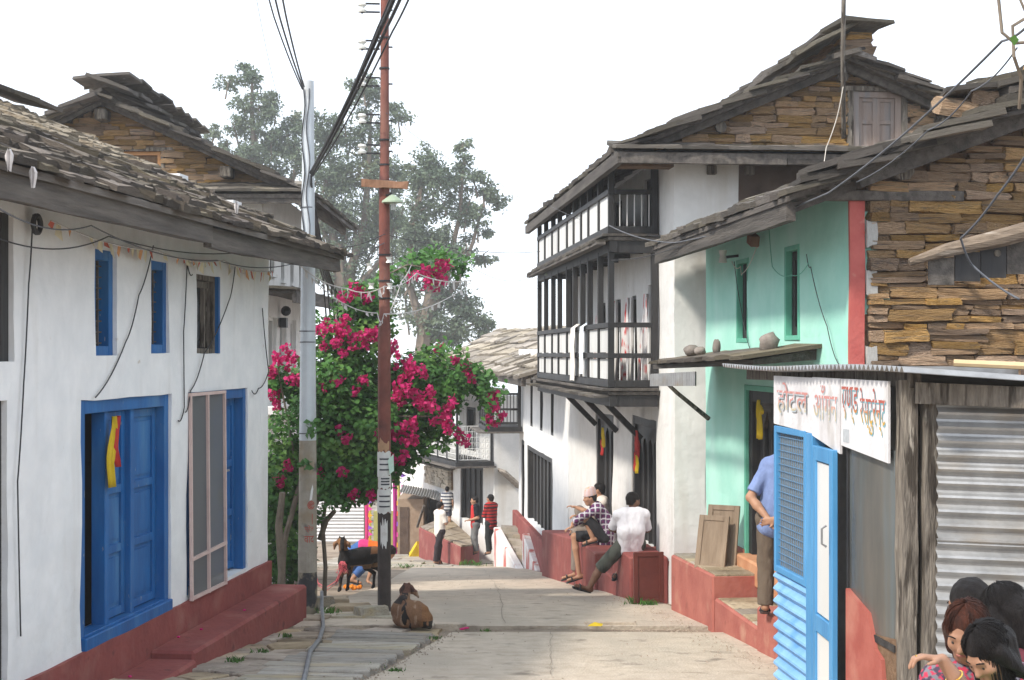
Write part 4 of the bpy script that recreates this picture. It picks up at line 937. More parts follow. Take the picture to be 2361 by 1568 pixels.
# sign of three boards
SG = MB().add([(-2.62, -.05, -.17), (-1.62, -.05, -.17), (-1.62, -.045, -.56), (-2.62, -.05, -.535), (-2.62, -.035, -.17), (-1.62, -.035, -.17), (-1.62, -.03, -.56), (-2.62, -.035, -.535)], [(0,1,2,3),(7,6,5,4),(0,4,5,1),(1,5,6,2),(2,6,7,3),(3,7,4,0)]).build('signboard', M_signwhite, SH); tag(SG, 'peeling white signboard with faded coloured lettering')
for a, b, zb0, zb1 in ((-1.60, -.97, -.57, -.66), (-.955, -.05, -.60, -.655)):
    MB().add([(a, -.055, -.165), (b, -.055, -.165), (b, -.055, zb1), (a, -.055, zb0), (a, -.04, -.165), (b, -.04, -.165), (b, -.04, zb1), (a, -.04, zb0)], [(0,1,2,3),(7,6,5,4),(0,4,5,1),(1,5,6,2),(2,6,7,3),(3,7,4,0)]).build('board', M_signwhite, SG)
def letter_mat(name, top, bot, z0, z1):
    m = bpy.data.materials.new(name); m.use_nodes = True; t = m.node_tree; b = t.nodes['Principled BSDF']; b.inputs['Roughness'].default_value = .6
    g = t.nodes.new('ShaderNodeTexCoord'); sp = t.nodes.new('ShaderNodeSeparateXYZ'); t.links.new(g.outputs['Object'], sp.inputs[0])
    mr = t.nodes.new('ShaderNodeMapRange'); mr.inputs[1].default_value = z0; mr.inputs[2].default_value = z1; t.links.new(sp.outputs[2], mr.inputs[0])
    r = t.nodes.new('ShaderNodeValToRGB'); r.color_ramp.elements[0].color = (*bot, 1); r.color_ramp.elements[1].color = (*top, 1); r.color_ramp.elements[0].position = .3; r.color_ramp.elements[1].position = .55
    t.links.new(mr.outputs[0], r.inputs[0])
    n = t.nodes.new('ShaderNodeTexNoise'); n.inputs['Scale'].default_value = 30; n.inputs['Detail'].default_value = 4; t.links.new(g.outputs['Object'], n.inputs['Vector'])
    m2 = t.nodes.new('ShaderNodeMapRange'); m2.inputs[1].default_value = .56; m2.inputs[2].default_value = .64; t.links.new(n.outputs['Fac'], m2.inputs[0])
    mx = t.nodes.new('ShaderNodeMix'); mx.data_type = 'RGBA'; t.links.new(m2.outputs[0], mx.inputs[0]); t.links.new(r.outputs[0], mx.inputs[6]); mx.inputs[7].default_value = (.68, .68, .69, 1)
    t.links.new(mx.outputs[2], b.inputs['Base Color']); return m
def sign_text(body, x0, x1, z0, z1, mt, y, name='lettering', off=(0, 0)):
    me = text_mesh(body, 1.0); co = np.array([v.co[:] for v in me.vertices]); lo, hi = co.min(0), co.max(0)
    for v in me.vertices:
        tx = (v.co.x - lo[0]) / max(1e-6, hi[0] - lo[0]); tz = (v.co.y - lo[1]) / max(1e-6, hi[1] - lo[1])
        v.co = (lerp(x0, x1, tx) + off[0], y, lerp(z0, z1, tz) + off[1])
    me.materials.clear(); me.materials.append(mt); return mesh_obj(name, me, None, SG)
LM = letter_mat('sign_letter_red_gold', (.42, .10, .07), (.55, .33, .05), -.47, -.24); LB = mat('sign_letter_blue_shadow', (.14, .32, .38), (.22, .42, .48), 20, .6, 0)
LMf = letter_mat('sign_letter_faded', (.55, .24, .22), (.52, .45, .30), -.47, -.24); LBf = mat('sign_letter_faded_blue', (.42, .48, .52), (.5, .55, .58), 20, .6, 0)
for body, a, b, mm, mb in (('एण्ड', -.93, -.60, LM, LB), ('रेस्टुरेन्ट', -.56, -.09, LM, LB), ('होटल', -2.5, -1.70, LMf, LBf), ('आँगन', -1.56, -1.02, LMf, LBf)):
    z0_ = -.50 if body.startswith('र') else -.45
    sign_text(body, a, b, z0_, -.215, mb, -.0572, off=(.010, -.010)); sign_text(body, a, b, z0_, -.215, mm, -.0585)
box_obj('poster', mat('grey_bill', (.36, .38, .40), None, 30, .9, .1), SG, -.90, -.78, -.058, -.0555, -.575, -.49)
# framed mesh panel with blue tin below
MP = frame_box(M_blueshed, SH, -2.62, -1.78, -1.66, -.55, -.05, .0, .05, name='mesh_panel')
m = MB()
for i in range(16): m.box(-2.58 + i * .05, -2.574 + i * .05, -.024, -.020, -1.62, -.6)
for i in range(20): m.box(-2.58, -1.82, -.028, -.024, -1.62 + i * .052, -1.614 + i * .052)
m.build('wire_mesh', mat('blue_grey_wire', (.10, .20, .33), None, 8, .6, 0), MP)
box_obj('screen', glass_mat('grey_fly_screen', (.22, .23, .22), .7, .93), MP, -2.58, -1.82, -.014, -.012, -1.62, -.6)
tb = corrugated(1.05, .88, .095, .02); tb.v = [(-2.64 + v[1], -.03 + v[2], -2.72 + v[0]) for v in tb.v]; tb.build('tin_skirt', M_tinblue, SH)
box_obj('door_post', M_blueshed, SH, -1.77, -1.62, -.05, .05, -2.7, -.56, .006)
# open glazed door leaf
DL = bpy.data.objects.new('door_leaf', None)
hx, hy, ang = -1.61, -.05, math.radians(-4)
def leafpt(u, v, z): return (hx + u * math.cos(ang) - v * math.sin(ang), hy + u * math.sin(ang) + v * math.cos(ang), z)
m = MB(); W_, Z0, Z1 = .58, -2.62, -.64
for a, b, z0, z1 in ((0, .09, Z0, Z1), (W_ - .09, W_, Z0, Z1), (.09, W_ - .09, Z1 - .10, Z1), (.09, W_ - .09, -1.92, -1.80), (.09, W_ - .09, Z0, Z0 + .1)):
    vs = [leafpt(u, v, z) for z in (z0, z1) for (u, v) in ((a, 0), (b, 0), (b, .04), (a, .04))]; m.add(vs, [(0,3,2,1),(4,5,6,7),(0,1,5,4),(1,2,6,5),(2,3,7,6),(3,0,4,7)])
DL = m.build('door', M_blueshed, SH, bevel=.004)
for z0, z1 in ((-1.79, Z1 - .11), (Z0 + .11, -1.93)):
    vs = [leafpt(u, v, z) for z in (z0, z1) for (u, v) in ((.085, .015), (W_ - .085, .015), (W_ - .085, .022), (.085, .022))]; MB().add(vs, [(0,3,2,1),(4,5,6,7),(0,1,5,4),(1,2,6,5),(2,3,7,6),(3,0,4,7)]).build('pane', glass_mat('painted_reflection_glass', (.72, .72, .70), .3, .92), DL)  # panes coloured white: the glass reflection is put into the base colour
MB().tube([leafpt(W_ - .03, -.03, -1.28), leafpt(W_ - .03, -.06, -1.26), leafpt(W_ - .03, -.06, -1.16), leafpt(W_ - .03, -.03, -1.14)], .008, 5).build('handle', M_tin, DL)
# glazed side: dusty pane over torn red wall
PZ = MB().box(-.93, -.90, -.025, .02, -1.75, -.62).box(-.90, -.03, -.025, .02, -1.78, -1.74).build('window', M_dark, SH)
m = mat('dusty_film_streaks', (.045, .05, .052), (.13, .118, .10), 1.1, .25, .05, 14, stretch=(1.6, 1, .45), c3=(.11, .15, .17), s3=1.6, f3=(.5, .8), stretch3=(2.6, 1, .4), spec=.5)
box_obj('pane', m, PZ, -.90, -.03, -.012, -.006, -1.74, -.58)
MB().prism([(-.90, -2.75), (-.02, -2.75), (-.02, -2.35), (-.14, -2.2), (-.22, -1.86), (-.34, -1.82), (-.48, -1.62), (-.76, -1.56), (-.90, -1.53)], 1, -.04, .06).build('wall', mat('shed_red_wash', (.30, .075, .058), (.38, .115, .088), 4, .85, .3, 18, c3=(.42, .19, .14), s3=2, f3=(.56, .8)), SH)
MB().prism([(-.52, -1.75), (-.02, -1.70), (-.02, -2.75), (-.3, -2.75)], 1, -.015, .05).build('torn_patch', M_mortar, SH)
MB().tube([(-.75, .16, -1.62), (-.75, .16, -1.38)], .10, 12).build('bucket', mat('red_bucket', (.42, .04, .05), None, 5, .5, 0), None).matrix_world = SF.m
o = bpy.data.objects['bucket']; tag(o, 'red plastic bucket behind the dusty shed pane', 'bucket')
MB().box(-1.05, .0, .07, .35, -2.7, -1.66).build('bucket_shelf', M_wood, SH)
MB().box(-2.6, .1, 1.9, 2.0, -2.8, -.1).build('back_wall', M_mud, SH); MB().box(-2.72, -2.64, .02, 1.9, -2.8, -.1).build('side_wall', M_tin, SH)
# corner posts
MB().beam((.02, .03, -2.7), (.03, .03, -.16), .09, .12, up=(1, 0, 0), jit=.006, n=10).build('post', M_woodv, SH)
MB().beam((.06, .15, -2.7), (.05, .16, -.2), .10, .10, up=(1, 0, 0), jit=.006, n=10).build('post', M_woodv, SH)
# tin wall turning towards the viewer
ta = math.radians(28)        # heading of the tin wall against the local y axis
for k, (zb, zt, off) in enumerate(((-1.10, -.24, .012), (-1.78, -1.08, 0.0))):
    tw = corrugated(zt - zb, 1.9, .082, .017); nv = []
    for v in tw.v:
        u = v[1] + .20; nv.append((.07 + off + v[2] + u * math.sin(ta) * .55, .0 + u * math.cos(ta) * 1.0, zb + v[0] - .02 * u))
    tw.v = nv; tw.build('tin_sheet', M_tin, SH)
MB().beam((.10, .06, -.23), (.95, 1.9, -.30), .07, .12, jit=.004, n=4).build('top_beam', M_woodv, SH)
MB().add([(.05, .15, -2.8), (.9, 1.8, -2.8), (.9, 1.8, -1.79), (.05, .15, -1.79)], [(0, 1, 2, 3)]).build('base_wall', M_mudlight, SH)
for k in range(9):
    u = .3 + k * .19; mesh_obj('stone', RND.choice(stone_meshes(mat('grey_footing_stone', (.26, .25, .22), (.36, .35, .32), 3, .9, .5, rand=.2))), None, SH, (.10 + u * .27, u * .88, -1.98), (0, 0, 1.1), (.24, .12, .26))
MB().tube([(.2, .25, -.055), (.8, 1.6, -.12)], .022, 7).build('bamboo', mat('dry_bamboo', (.50, .36, .2), (.6, .45, .27), 5, .6, .1), None).matrix_world = SF.m
tag(bpy.data.objects['bamboo'], 'dry bamboo pole lying on the tin shed roof edge', 'pole')
# broken log awning hanging off the stone gable
AW = house('log_awning', 'rough log awning with dark hanging boards on the stone gable', 'awning', GFr)
MB().tube([(1.05, .15, .74), (1.08, .45, .84), (1.1, .9, .94), (1.12, 1.4, 1.08), (1.15, 2.4, 1.3)], [.03, .055, .075, .08, .09], 9).build('log', mat('brown_log_bark', (.13, .098, .072), (.25, .195, .145), 6, .9, .7, 22, stretch=(3, .6, 3), c3=(.36, .31, .26), s3=4, f3=(.58, .7)), AW)
for k in range(9): box_obj('board', M_dark if k % 3 else M_wood, AW, 1.0, 1.03, .32 + k * .22 + .004, .32 + (k + 1) * .22 - .004, .56 + .03 * k, .78 + .05 * k)
MB().tube([(.05, 2.3, 1.15), (1.15, 2.3, 1.22)], .05, 7).build('bracket', M_woodv, AW)
MB().tube([(.05, .9, .75), (1.04, .9, .82)], .03, 7).build('bracket', M_woodv, AW)
# ------------------------------------------------------------------ houses further down the street
def zat0(y, d): return -(y - HYP) * d / FPX
# second white house, tall black folding shop front
NF = Fr(1.12, 29.7, 0.0957, -1.0)
N2 = house('shopfront_house', 'white house with tall black folding shop doors beyond the balcony house', 'house', NF)
nd = (-7.9, -2.7, -4.06, -2.25); nd2 = (-9.3, -8.5, -4.4, -2.2)
slots = [(-7.0, -6.55, -1.75, -.55), (-4.95, -4.5, -1.75, -.55), (-2.9, -2.45, -1.75, -.55)]
wall(N2, M_white, -9.8, -.1, -5.6, .1, .0, .4, [nd, nd2] + slots, seed=51, step=.5)
MB().box(-9.7, -.2, .4, .44, -5.4, 0).build('interior_shade_sheet', M_black, N2)
f = frame_box(M_dark, N2, *nd, .02, .22, .12, sill=False, name='door'); plank_door(f, M_dark, nd[0] + .12, nd[1] - .12, nd[2], nd[3] - .12, .14, 7)
f = frame_box(M_dark, N2, *nd2, .02, .22, .12, sill=False, name='door'); plank_door(f, M_dark, nd2[0] + .12, nd2[1] - .12, nd2[2], nd2[3] - .12, .14, 2)
for h in slots:
    f = frame_box(M_dark, N2, *h, -.01, .2, .06, name='window'); box_obj('shutter', M_black, f, h[0] + .05, h[1] - .05, .16, .18, h[2] + .05, h[3] - .05)
box_obj('plinth', M_red, N2, -10.2, -.2, -.14, -.002, -6.0, -4.10, .02)
RN = MB().prism([(-.9, -.55), (2.6, 1.0), (6, -.4), (6, -.34), (2.6, 1.06), (-.9, -.49)], 0, -10.4, -.3).build('roof', M_wood, N2)
slates(RN, M_slatelight, -10.5, -.3, -.9, -.48, 2.6, .443, row=.42, w=(.5, 1.1), ln=.7, th=.05, seed=52, limit=160, tilt=.09)
for k in range(8): mesh_obj('stone', RND.choice(stone_meshes(M_stone)), None, RN, (-10.2 + k * .9, 2.5, 1.16), (0, 0, 0), (.8, .5, .3))
for k in range(8): flat_slate(RN, M_slatelight, (-10.2 + k * .9, 2.05, 1.30), (.05, 0, 0), (1.0, .9, .05))
MB().beam((-10.4, -.85, -.58), (-.4, -.85, -.58), .08, .14).build('fascia', M_wood, N2)
NB = MB().box(-11.3, -8.9, -.95, -.02, -1.98, -1.86).build('balcony', M_dark, N2)
for (x, y) in ((-11.2, -.9), (-10.4, -.9), (-9.65, -.9), (-8.95, -.9), (-8.95, -.08)): box_obj('post', M_dark, NB, x - .04, x + .04, y - .04, y + .04, -1.86, -.52)
for z in (-1.80, -1.45, -1.06):
    box_obj('rail', M_dark, NB, -11.2, -8.95, -.93, -.87, z, z + .06); box_obj('rail', M_dark, NB, -8.98, -8.92, -.86, -.1, z + .003, z + .057)
for i in range(9): MB().tube([(-8.95, -.82 + i * .085, -1.8), (-8.95, -.82 + i * .085, -1.05)], .012, 5).build('baluster', M_iron, NB)
for i in range(12): MB().tube([(-11.1 + i * .19, -.9, -1.8), (-11.1 + i * .19, -.9, -1.05)], .012, 5).build('baluster', M_iron, NB)
MB().box(-11.6, -8.7, -1.15, 0, -2.02, -1.985).build('floor_slab', M_wood, NB)

# third house, turned a little to the street: lattice balcony, white ground floor
TF = Fr(-.50, 43.0, 0.317, -1.0)
N3 = house('lattice_balcony_house', 'white house with white lattice balcony at the bend of the street', 'house', TF)
td = (-3.55, -1.15, -5.0, -3.30)
wall(N3, M_white2, -13.0, 0.0, -6.6, -1.0, 0, .4, [td, (-2.9, -1.9, -2.9, -1.6), (-6, -5, -2.9, -1.6)], seed=55, step=.6)
end_wall(N3, M_white2, 0.0, 0.0, 6.0, -6.4, -1.2, -.3, seed=56, step=.6)
MB().box(-12.8, -.3, .4, .46, -6.2, -1.0).build('interior_shade_sheet', M_black, N3)
f = frame_box(M_dark, N3, *td, .02, .2, .12, sill=False, name='door'); plank_door(f, M_dark, td[0] + .1, td[1] - .1, td[2], td[3] - .1, .14, 4)
for h in ((-2.9, -1.9, -2.9, -1.6), (-6, -5, -2.9, -1.6)): frame_box(M_dark, N3, *h, .02, .2, .08, name='window')
T3 = MB().prism([(-1.2, -1.15), (3.0, .70), (7, -1.0), (7, -.94), (3.0, .76), (-1.2, -1.09)], 0, -9.5, .6).build('roof', M_wood, N3)
slates(T3, M_slatelight, -9.5, .7, -1.2, -1.08, 3.0, .44, row=.5, w=(.55, 1.2), ln=.8, th=.05, seed=57, limit=170, tilt=.09)
TB = MB().box(-7.4, .05, -1.15, -.02, -3.18, -3.06).build('balcony', M_dark, N3)
box_obj('floor_slab', M_wood, TB, -7.8, .2, -1.35, .0, -3.22, -3.183)
for i in range(8): box_obj('post', M_iron, TB, -7.3 + i * 1.04 - .03, -7.3 + i * 1.04 + .03, -1.12, -1.06, -3.06, -1.12)
box_obj('post', M_iron, TB, -.06, 0.0, -.1, -.04, -3.06, -1.12)
lm = mat('white_iron_lattice', (.62, .62, .60), (.72, .72, .70), 6, .6, 0)
def lattice(u0, u1, z0, z1, fn):
    m = MB(); n = int((u1 - u0) / .13)
    for i in range(n + 1):
        u = lerp(u0, u1, i / n); m.beam(fn(u, z0), fn(u, z1), .016, .016)
    for k in range(7): m.beam(fn(u0, lerp(z0, z1, k / 6)), fn(u1, lerp(z0, z1, k / 6)), .02, .02)
    for i in range(n):
        for k in range(6):
            c = fn((lerp(u0, u1, i / n) + lerp(u0, u1, (i + 1) / n)) / 2, lerp(z0, z1, (k + .5) / 6)); m.beam(Vector(c) + Vector((-.05, 0, -.05)), Vector(c) + Vector((.05, 0, .05)), .014, .014)
    return m
for i in range(7): lattice(-7.27 + i * 1.04 + .04, -7.27 + (i + 1) * 1.04 - .07, -3.0, -2.05, lambda u, z: (u, -1.09, z)).build('lattice', lm, TB)
lattice(-1.04, -.12, -3.0, -2.05, lambda u, z: (-.03, u, z)).build('lattice', lm, TB)
for i, (x, c) in enumerate(((-4.4, (.10, .16, .26)), (-3.7, (.62, .64, .66)), (-2.9, (.70, .70, .70)), (-2.1, (.06, .07, .10)), (-1.5, (.62, .63, .66)))):
    o = ribbon([(x, -.72, -1.35 - k * .14) for k in range(6)], [.5, .62, .55, .52, .5, .5], .04, seed=i).build('hanging_garment', mat('garment_%d' % i, c, None, 6, .9, .1), None); o.matrix_world = TF.m
    tag(o, ('dark blue garment, leftmost on the lattice balcony line', 'off-white garment second on the lattice balcony line', 'bright white shirt drying mid-line on the lattice balcony', 'black garment drying on the lattice balcony line', 'pale grey shirt, rightmost on the lattice balcony line')[i], 'clothes', 'laundry on the lattice balcony')
MB().tube([(-7.2, -.72, -1.32), (-.1, -.72, -1.34)], .008, 4).build('clothes_line', M_cable, TB)
o = MB().box(-4.85, -4.0, -1.17, -1.155, -3.1, -2.3).build('notice', M_panelwhite, None); o.matrix_world = TF.m; tag(o, 'white printed notice tied to the lattice balcony', 'notice')
m = MB()
for k in range(7): m.box(-4.78, -4.78 + RND.uniform(.45, .7), -1.176, -1.172, -2.42 - k * .085, -2.39 - k * .085)
m.build('print', mat('blue_print_ink', (.12, .18, .42), None, 20, .8, 0), o)
# lean-to roof and stone patch on its ground floor
o = MB().prism([(.10, -3.25), (.66, -3.75), (.66, -3.83), (.10, -3.33)], 0, -.05, .75).build('lean_to_roof', M_slatelight, N3)
NP = end_wall(N3, M_mortar, .0, 0, .1, -5, -4.9, .02, name='patch_backing'); 
SP = MB().box(-7.4, -4.4, -.06, -.01, -4.25, -3.62).build('stone_patch', M_mortar, N3)
stones(SP, mat('pale_rubble', (.42, .36, .28), (.58, .51, .42), 3, .9, .6, rand=.25), -7.4, -4.4, -4.25, -3.64, lambda u, z, p: (u, -.07 - p, z), 0, None, [], hh=(.1, .2), ll=(.2, .5), seed=58, limit=70)
for k in range(5): flat_slate(SP, M_slate, (-7.2 + k * .68, -.3, -3.62), (.1, 0, 0), (.75, .4, .05))
box_obj('niche_shade_panel', M_black, N3, -7.2, -5.6, -.03, -.004, -6.0, -4.75)  # flat black panel on the wall face; a recess's shade painted as colour
# red terrace wall in front and the white stair cheeks
TW = house('red_terrace', 'low red terrace wall with stone paving below the lattice balcony', 'terrace wall', TF)
q0, q1, q2, q3 = (TF.m.inverted() @ P(x, 0, d) for x, d in ((966, 45.0), (1062, 38.6), (1105, 41.5), (1030, 47.5)))
MB().add([(q.x, q.y, -7.0) for q in (q0, q1, q2, q3)] + [(q0.x, q0.y, zat0(1217, 45.0)), (q1.x, q1.y, zat0(1262, 38.6)), (q2.x, q2.y, -5.25), (q3.x, q3.y, -5.1)], [(0,3,2,1),(4,5,6,7),(0,1,5,4),(1,2,6,5),(2,3,7,6),(3,0,4,7)]).build('wall', M_red, TW, bevel=.02)
for i in range(5):
    c0, c1 = q0.lerp(q1, (i + .04) / 5), q0.lerp(q1, (i + .96) / 5); e0, e1 = q3.lerp(q2, (i + .04) / 5), q3.lerp(q2, (i + .96) / 5); za, zb = lerp(zat0(1217, 45.0), zat0(1262, 38.6), (i + .04) / 5), lerp(zat0(1217, 45.0), zat0(1262, 38.6), (i + .96) / 5); zc, zd = lerp(-5.1, -5.25, i / 5), lerp(-5.1, -5.25, (i + 1) / 5)
    pt = [c0.lerp(e0, .06), c1.lerp(e1, .06), e1, e0]; z4 = [za, zb, zd, zc]; MB().add([(p.x, p.y, z - .02) for p, z in zip(pt, z4)] + [(p.x, p.y, z + .03) for p, z in zip(pt, z4)], [(0,3,2,1),(4,5,6,7),(0,1,5,4),(1,2,6,5),(2,3,7,6),(3,0,4,7)]).build('flagstone', M_flag, TW)
M_stair = mat('chalky_red_and_white_wall', (.66, .62, .59), (.74, .71, .69), 3, .9, .3, 20, c3=(.46, .14, .12), s3=1.8, f3=(.54, .62), stretch3=(1.5, 1.5, .5))
ST = empty('stair_ramp', 'chalky white and red stair ramp beside the black shop doors', 'stairs', (0, 0, 0))
def cheek(xa, xb, d0, d1, za, zb, zbot):
    A = P(xa, 0, d0); B = P(xb, 0, d1)
    return MB().add([(A.x, A.y, zbot), (B.x, B.y, zbot), (B.x, B.y, zb), (A.x, A.y, za), (A.x + .18, A.y + .05, zbot), (B.x + .18, B.y + .05, zbot), (B.x + .18, B.y + .05, zb), (A.x + .18, A.y + .05, za)],
             [(0,1,2,3),(7,6,5,4),(0,4,5,1),(1,5,6,2),(2,6,7,3),(3,7,4,0)])
cheek(1138, 1192, 38.2, 35.0, -4.37, -4.98, -6.2).build('cheek_wall', M_stair, ST, bevel=.02)
cheek(1204, 1236, 35.6, 33.4, -4.22, -4.78, -6.0).build('cheek_wall', M_stair, ST, bevel=.02)
for i in range(7):
    d = 38.6 - i * .55; a = P(1146 + i * 8, 0, d); b = P(1205 + i * 6, 0, d - .3)
    MB().add([(a.x + .1, d, -6.2), (b.x, d - .3, -6.2), (b.x, d + .3, -6.2), (a.x + .1, d + .55, -6.2), (a.x + .1, d, -4.42 - .1 * i), (b.x, d - .3, -4.42 - .1 * i), (b.x, d + .3, -4.42 - .1 * i), (a.x + .1, d + .55, -4.42 - .1 * i)], [(0,3,2,1),(4,5,6,7),(0,1,5,4),(1,2,6,5),(2,3,7,6),(3,0,4,7)]).build('tread', M_flaggrey, ST)
# mud hut with a tin sheet, tin fence, far bits
HT = empty('mud_hut', 'small brown mud hut under a bent tin sheet', 'hut', G(940, 48.5))
q = lambda x, y, d: P(x, y, d) - G(940, 48.5)
a, b = q(918, 1150, 48), q(972, 1152, 47); MB().box(a.x, b.x, -.6, 2.5, -.4, a.z).build('wall', M_mudlight, HT)
box_obj('door', M_mud, HT, lerp(a.x, b.x, .08), lerp(a.x, b.x, .42), -.64, -.603, -.3, a.z - .25)
t = corrugated(1.5, 1.6, .1, .02); p0, p1 = q(918, 1138, 47), q(1002, 1166, 45.5); t.v = [(lerp(p0.x, p1.x, v[0] / 1.5), -1.0 + v[1], lerp(p0.z, p1.z, v[0] / 1.5) + v[2] + .06 * v[1]) for v in t.v]; t.build('roof', M_tin, HT)
MB().beam(p1 + Vector((-.35, .6, -.06)), q(962, 1215, 47), .06, .06).build('strut', M_wood, HT)
FN = empty('tin_fence', 'bright corrugated tin fence with rust streaks beyond the goats', 'fence', G(785, 58))
for k, (z0, z1, mt) in enumerate(((.05, 1.0, M_tinrust), (.96, 2.0, M_tinrust))):
    t = corrugated(z1 - z0, 2.3, .135, .025); t.v = [(-1.3 + v[1] + .05 * k, -v[2] - .02 * k, z0 + v[0]) for v in t.v]; t.build('tin_sheet', mt, FN)
t = corrugated(2.3, 1.2, .135, .03); t.v = [(-1.3 + v[0], -.2 + v[1], 2.06 + v[2] + .10 * v[1] - .08 * v[0]) for v in t.v]; t.build('roof', M_tin, FN)
for x in (-1.2, -.05, 1.02): MB().tube([(x, .08, -.2), (x, .08, 2.1)], .05, 6).build('post', M_wood, FN)
SW = empty('rubble_wall', 'low grey rubble wall at the far end of the lane', 'wall', G(850, 66)); 
MB().box(-3.2, 2.6, .1, .5, -.3, 1.55).build('core', M_mortar, SW)
stones(SW, mat('grey_rubble', (.27, .25, .22), (.40, .38, .34), 3, .9, .6, rand=.25), -3.2, 2.6, -.1, 1.6, lambda u, z, p: (u, .08 - p, z), 0, None, [], hh=(.13, .26), ll=(.3, .8), dep=.2, seed=59, limit=120)
# festival poles with bunting
for i, (x, d, y0, y1, c, lab) in enumerate(((846, 54, 1128, 1226, (.45, .02, .12), 'crimson wrapped festival pole beyond the tin fence end'), (911, 50, 1062, 1243, (.30, .01, .16), 'purple wrapped festival pole with pennants by the mud hut'), (853, 54.5, 1122, 1222, (.42, .36, .05), 'olive bamboo pole behind the crimson festival pole'), (922, 49.6, 1040, 1250, (.40, .36, .10), 'pale olive bamboo pole leaning by the mud hut'))):
    b = G(x, d); t_ = P(x - (6 if i == 3 else 2), y0, d)
    o = empty('festival_pole', lab, 'pole', b, group='festival poles')
    MB().tube([(0, 0, -.05), (t_ - b) * .5 + Vector((.02, 0, 0)), t_ - b], .075 if i < 2 else .05, 7).build('shaft', mat('pole_wrap_%d' % i, c, None, 4, .6, .1), o)
    if i % 2 == 1 or i == 0:
        for k in range(8):
            z = lerp(.2, (t_ - b).z - .1, k / 8); cc = ((.60, .30, .02), (.60, .05, .30), (.25, .08, .5), (.65, .06, .04))[k % 4]
            MB().prism([(.05, z), (.22, z + .06), (.06, z + .17)], 1, -.09, -.085).build('pennant', mat('pennant_%d' % (k % 4), cc, None, 5, .8, 0), o)
CP = empty('red_canopy', 'red cloth festival canopy half hidden behind the bougainvillea', 'canopy', G(870, 56))
b = G(870, 56)
for (x0, x1, y0, y1) in ((838, 872, 1082, 1112), (895, 916, 1066, 1092)):
    A, B_ = P(x0, y0, 55.5) - b, P(x1, y1, 55.5) - b; MB().box(A.x, B_.x, -.03, .0, B_.z, A.z).build('cloth_valance', mat('red_canopy_cloth', (.55, .03, .03), None, 5, .8, .1), CP)
A = P(838, 1082, 55.5) - b; MB().add([(A.x, 0, A.z), (P(916, 0, 55.5).x - b.x, 0, A.z + .1), (P(916, 0, 55.5).x - b.x, 3, A.z + .3), (A.x, 3, A.z + .2)], [(0, 1, 2, 3)]).build('cloth_top', MATS['red_canopy_cloth'], CP)
for x in (838, 914): MB().tube([(P(x, 0, 55.6).x - b.x, .1, -.1), (P(x, 0, 55.6).x - b.x, .1, A.z)], .04, 6).build('post', M_wood, CP)
o = MB().box(-.45, .45, -.06, .06, 0, 1.35).build('olive_board', mat('olive_painted_board', (.30, .29, .10), None, 5, .7, .1), None, loc=G(892, 52)); tag(o, 'olive board standing behind the rusty pole', 'board')
# ------------------------------------------------------------------ foliage
def leaf_cloud(name, mt, parent, pts, nrm, size, rng, fold=0.35, aspect=0.62):
    """one mesh of many folded leaves; pts (n,3), nrm (n,3) preferred facing"""
    n = len(pts); d = rng.normal(size=(n, 3)); d /= np.linalg.norm(d, axis=1, keepdims=True)
    nn = nrm + rng.normal(size=(n, 3)) * .55; nn /= np.linalg.norm(nn, axis=1, keepdims=True)
    d -= nn * (d * nn).sum(1, keepdims=True); d /= np.linalg.norm(d, axis=1, keepdims=True) + 1e-9
    s = np.cross(nn, d); L = size * rng.uniform(.6, 1.3, size=(n, 1)); Wd = L * aspect
    v = np.empty((n, 4, 3)); v[:, 0] = pts; v[:, 1] = pts + d * L * .5 + s * Wd * .5 + nn * L * fold * .3; v[:, 2] = pts + d * L; v[:, 3] = pts + d * L * .5 - s * Wd * .5 + nn * L * fold * .3
    me = bpy.data.meshes.new(name); me.vertices.add(4 * n); me.vertices.foreach_set('co', v.reshape(-1).astype(np.float32))
    idx = np.arange(n)[:, None] * 4; tri = np.concatenate([idx + [0, 1, 2], idx + [0, 2, 3]], 1).reshape(-1).astype(np.int32)
    me.loops.add(6 * n); me.loops.foreach_set('vertex_index', tri); me.polygons.add(2 * n); me.polygons.foreach_set('loop_start', np.arange(2 * n, dtype=np.int32) * 3); me.polygons.foreach_set('loop_total', np.full(2 * n, 3, dtype=np.int32))
    me.update(); me.validate(); me.materials.append(mt); return mesh_obj(name, me, None, parent)
def blob_points(rng, c, r, n, shell=.55):
    d = rng.normal(size=(n, 3)); d /= np.linalg.norm(d, axis=1, keepdims=True); k = rng.uniform(shell, 1, size=(n, 1)) ** .6
    return np.array(c) + d * k * np.array(r), d

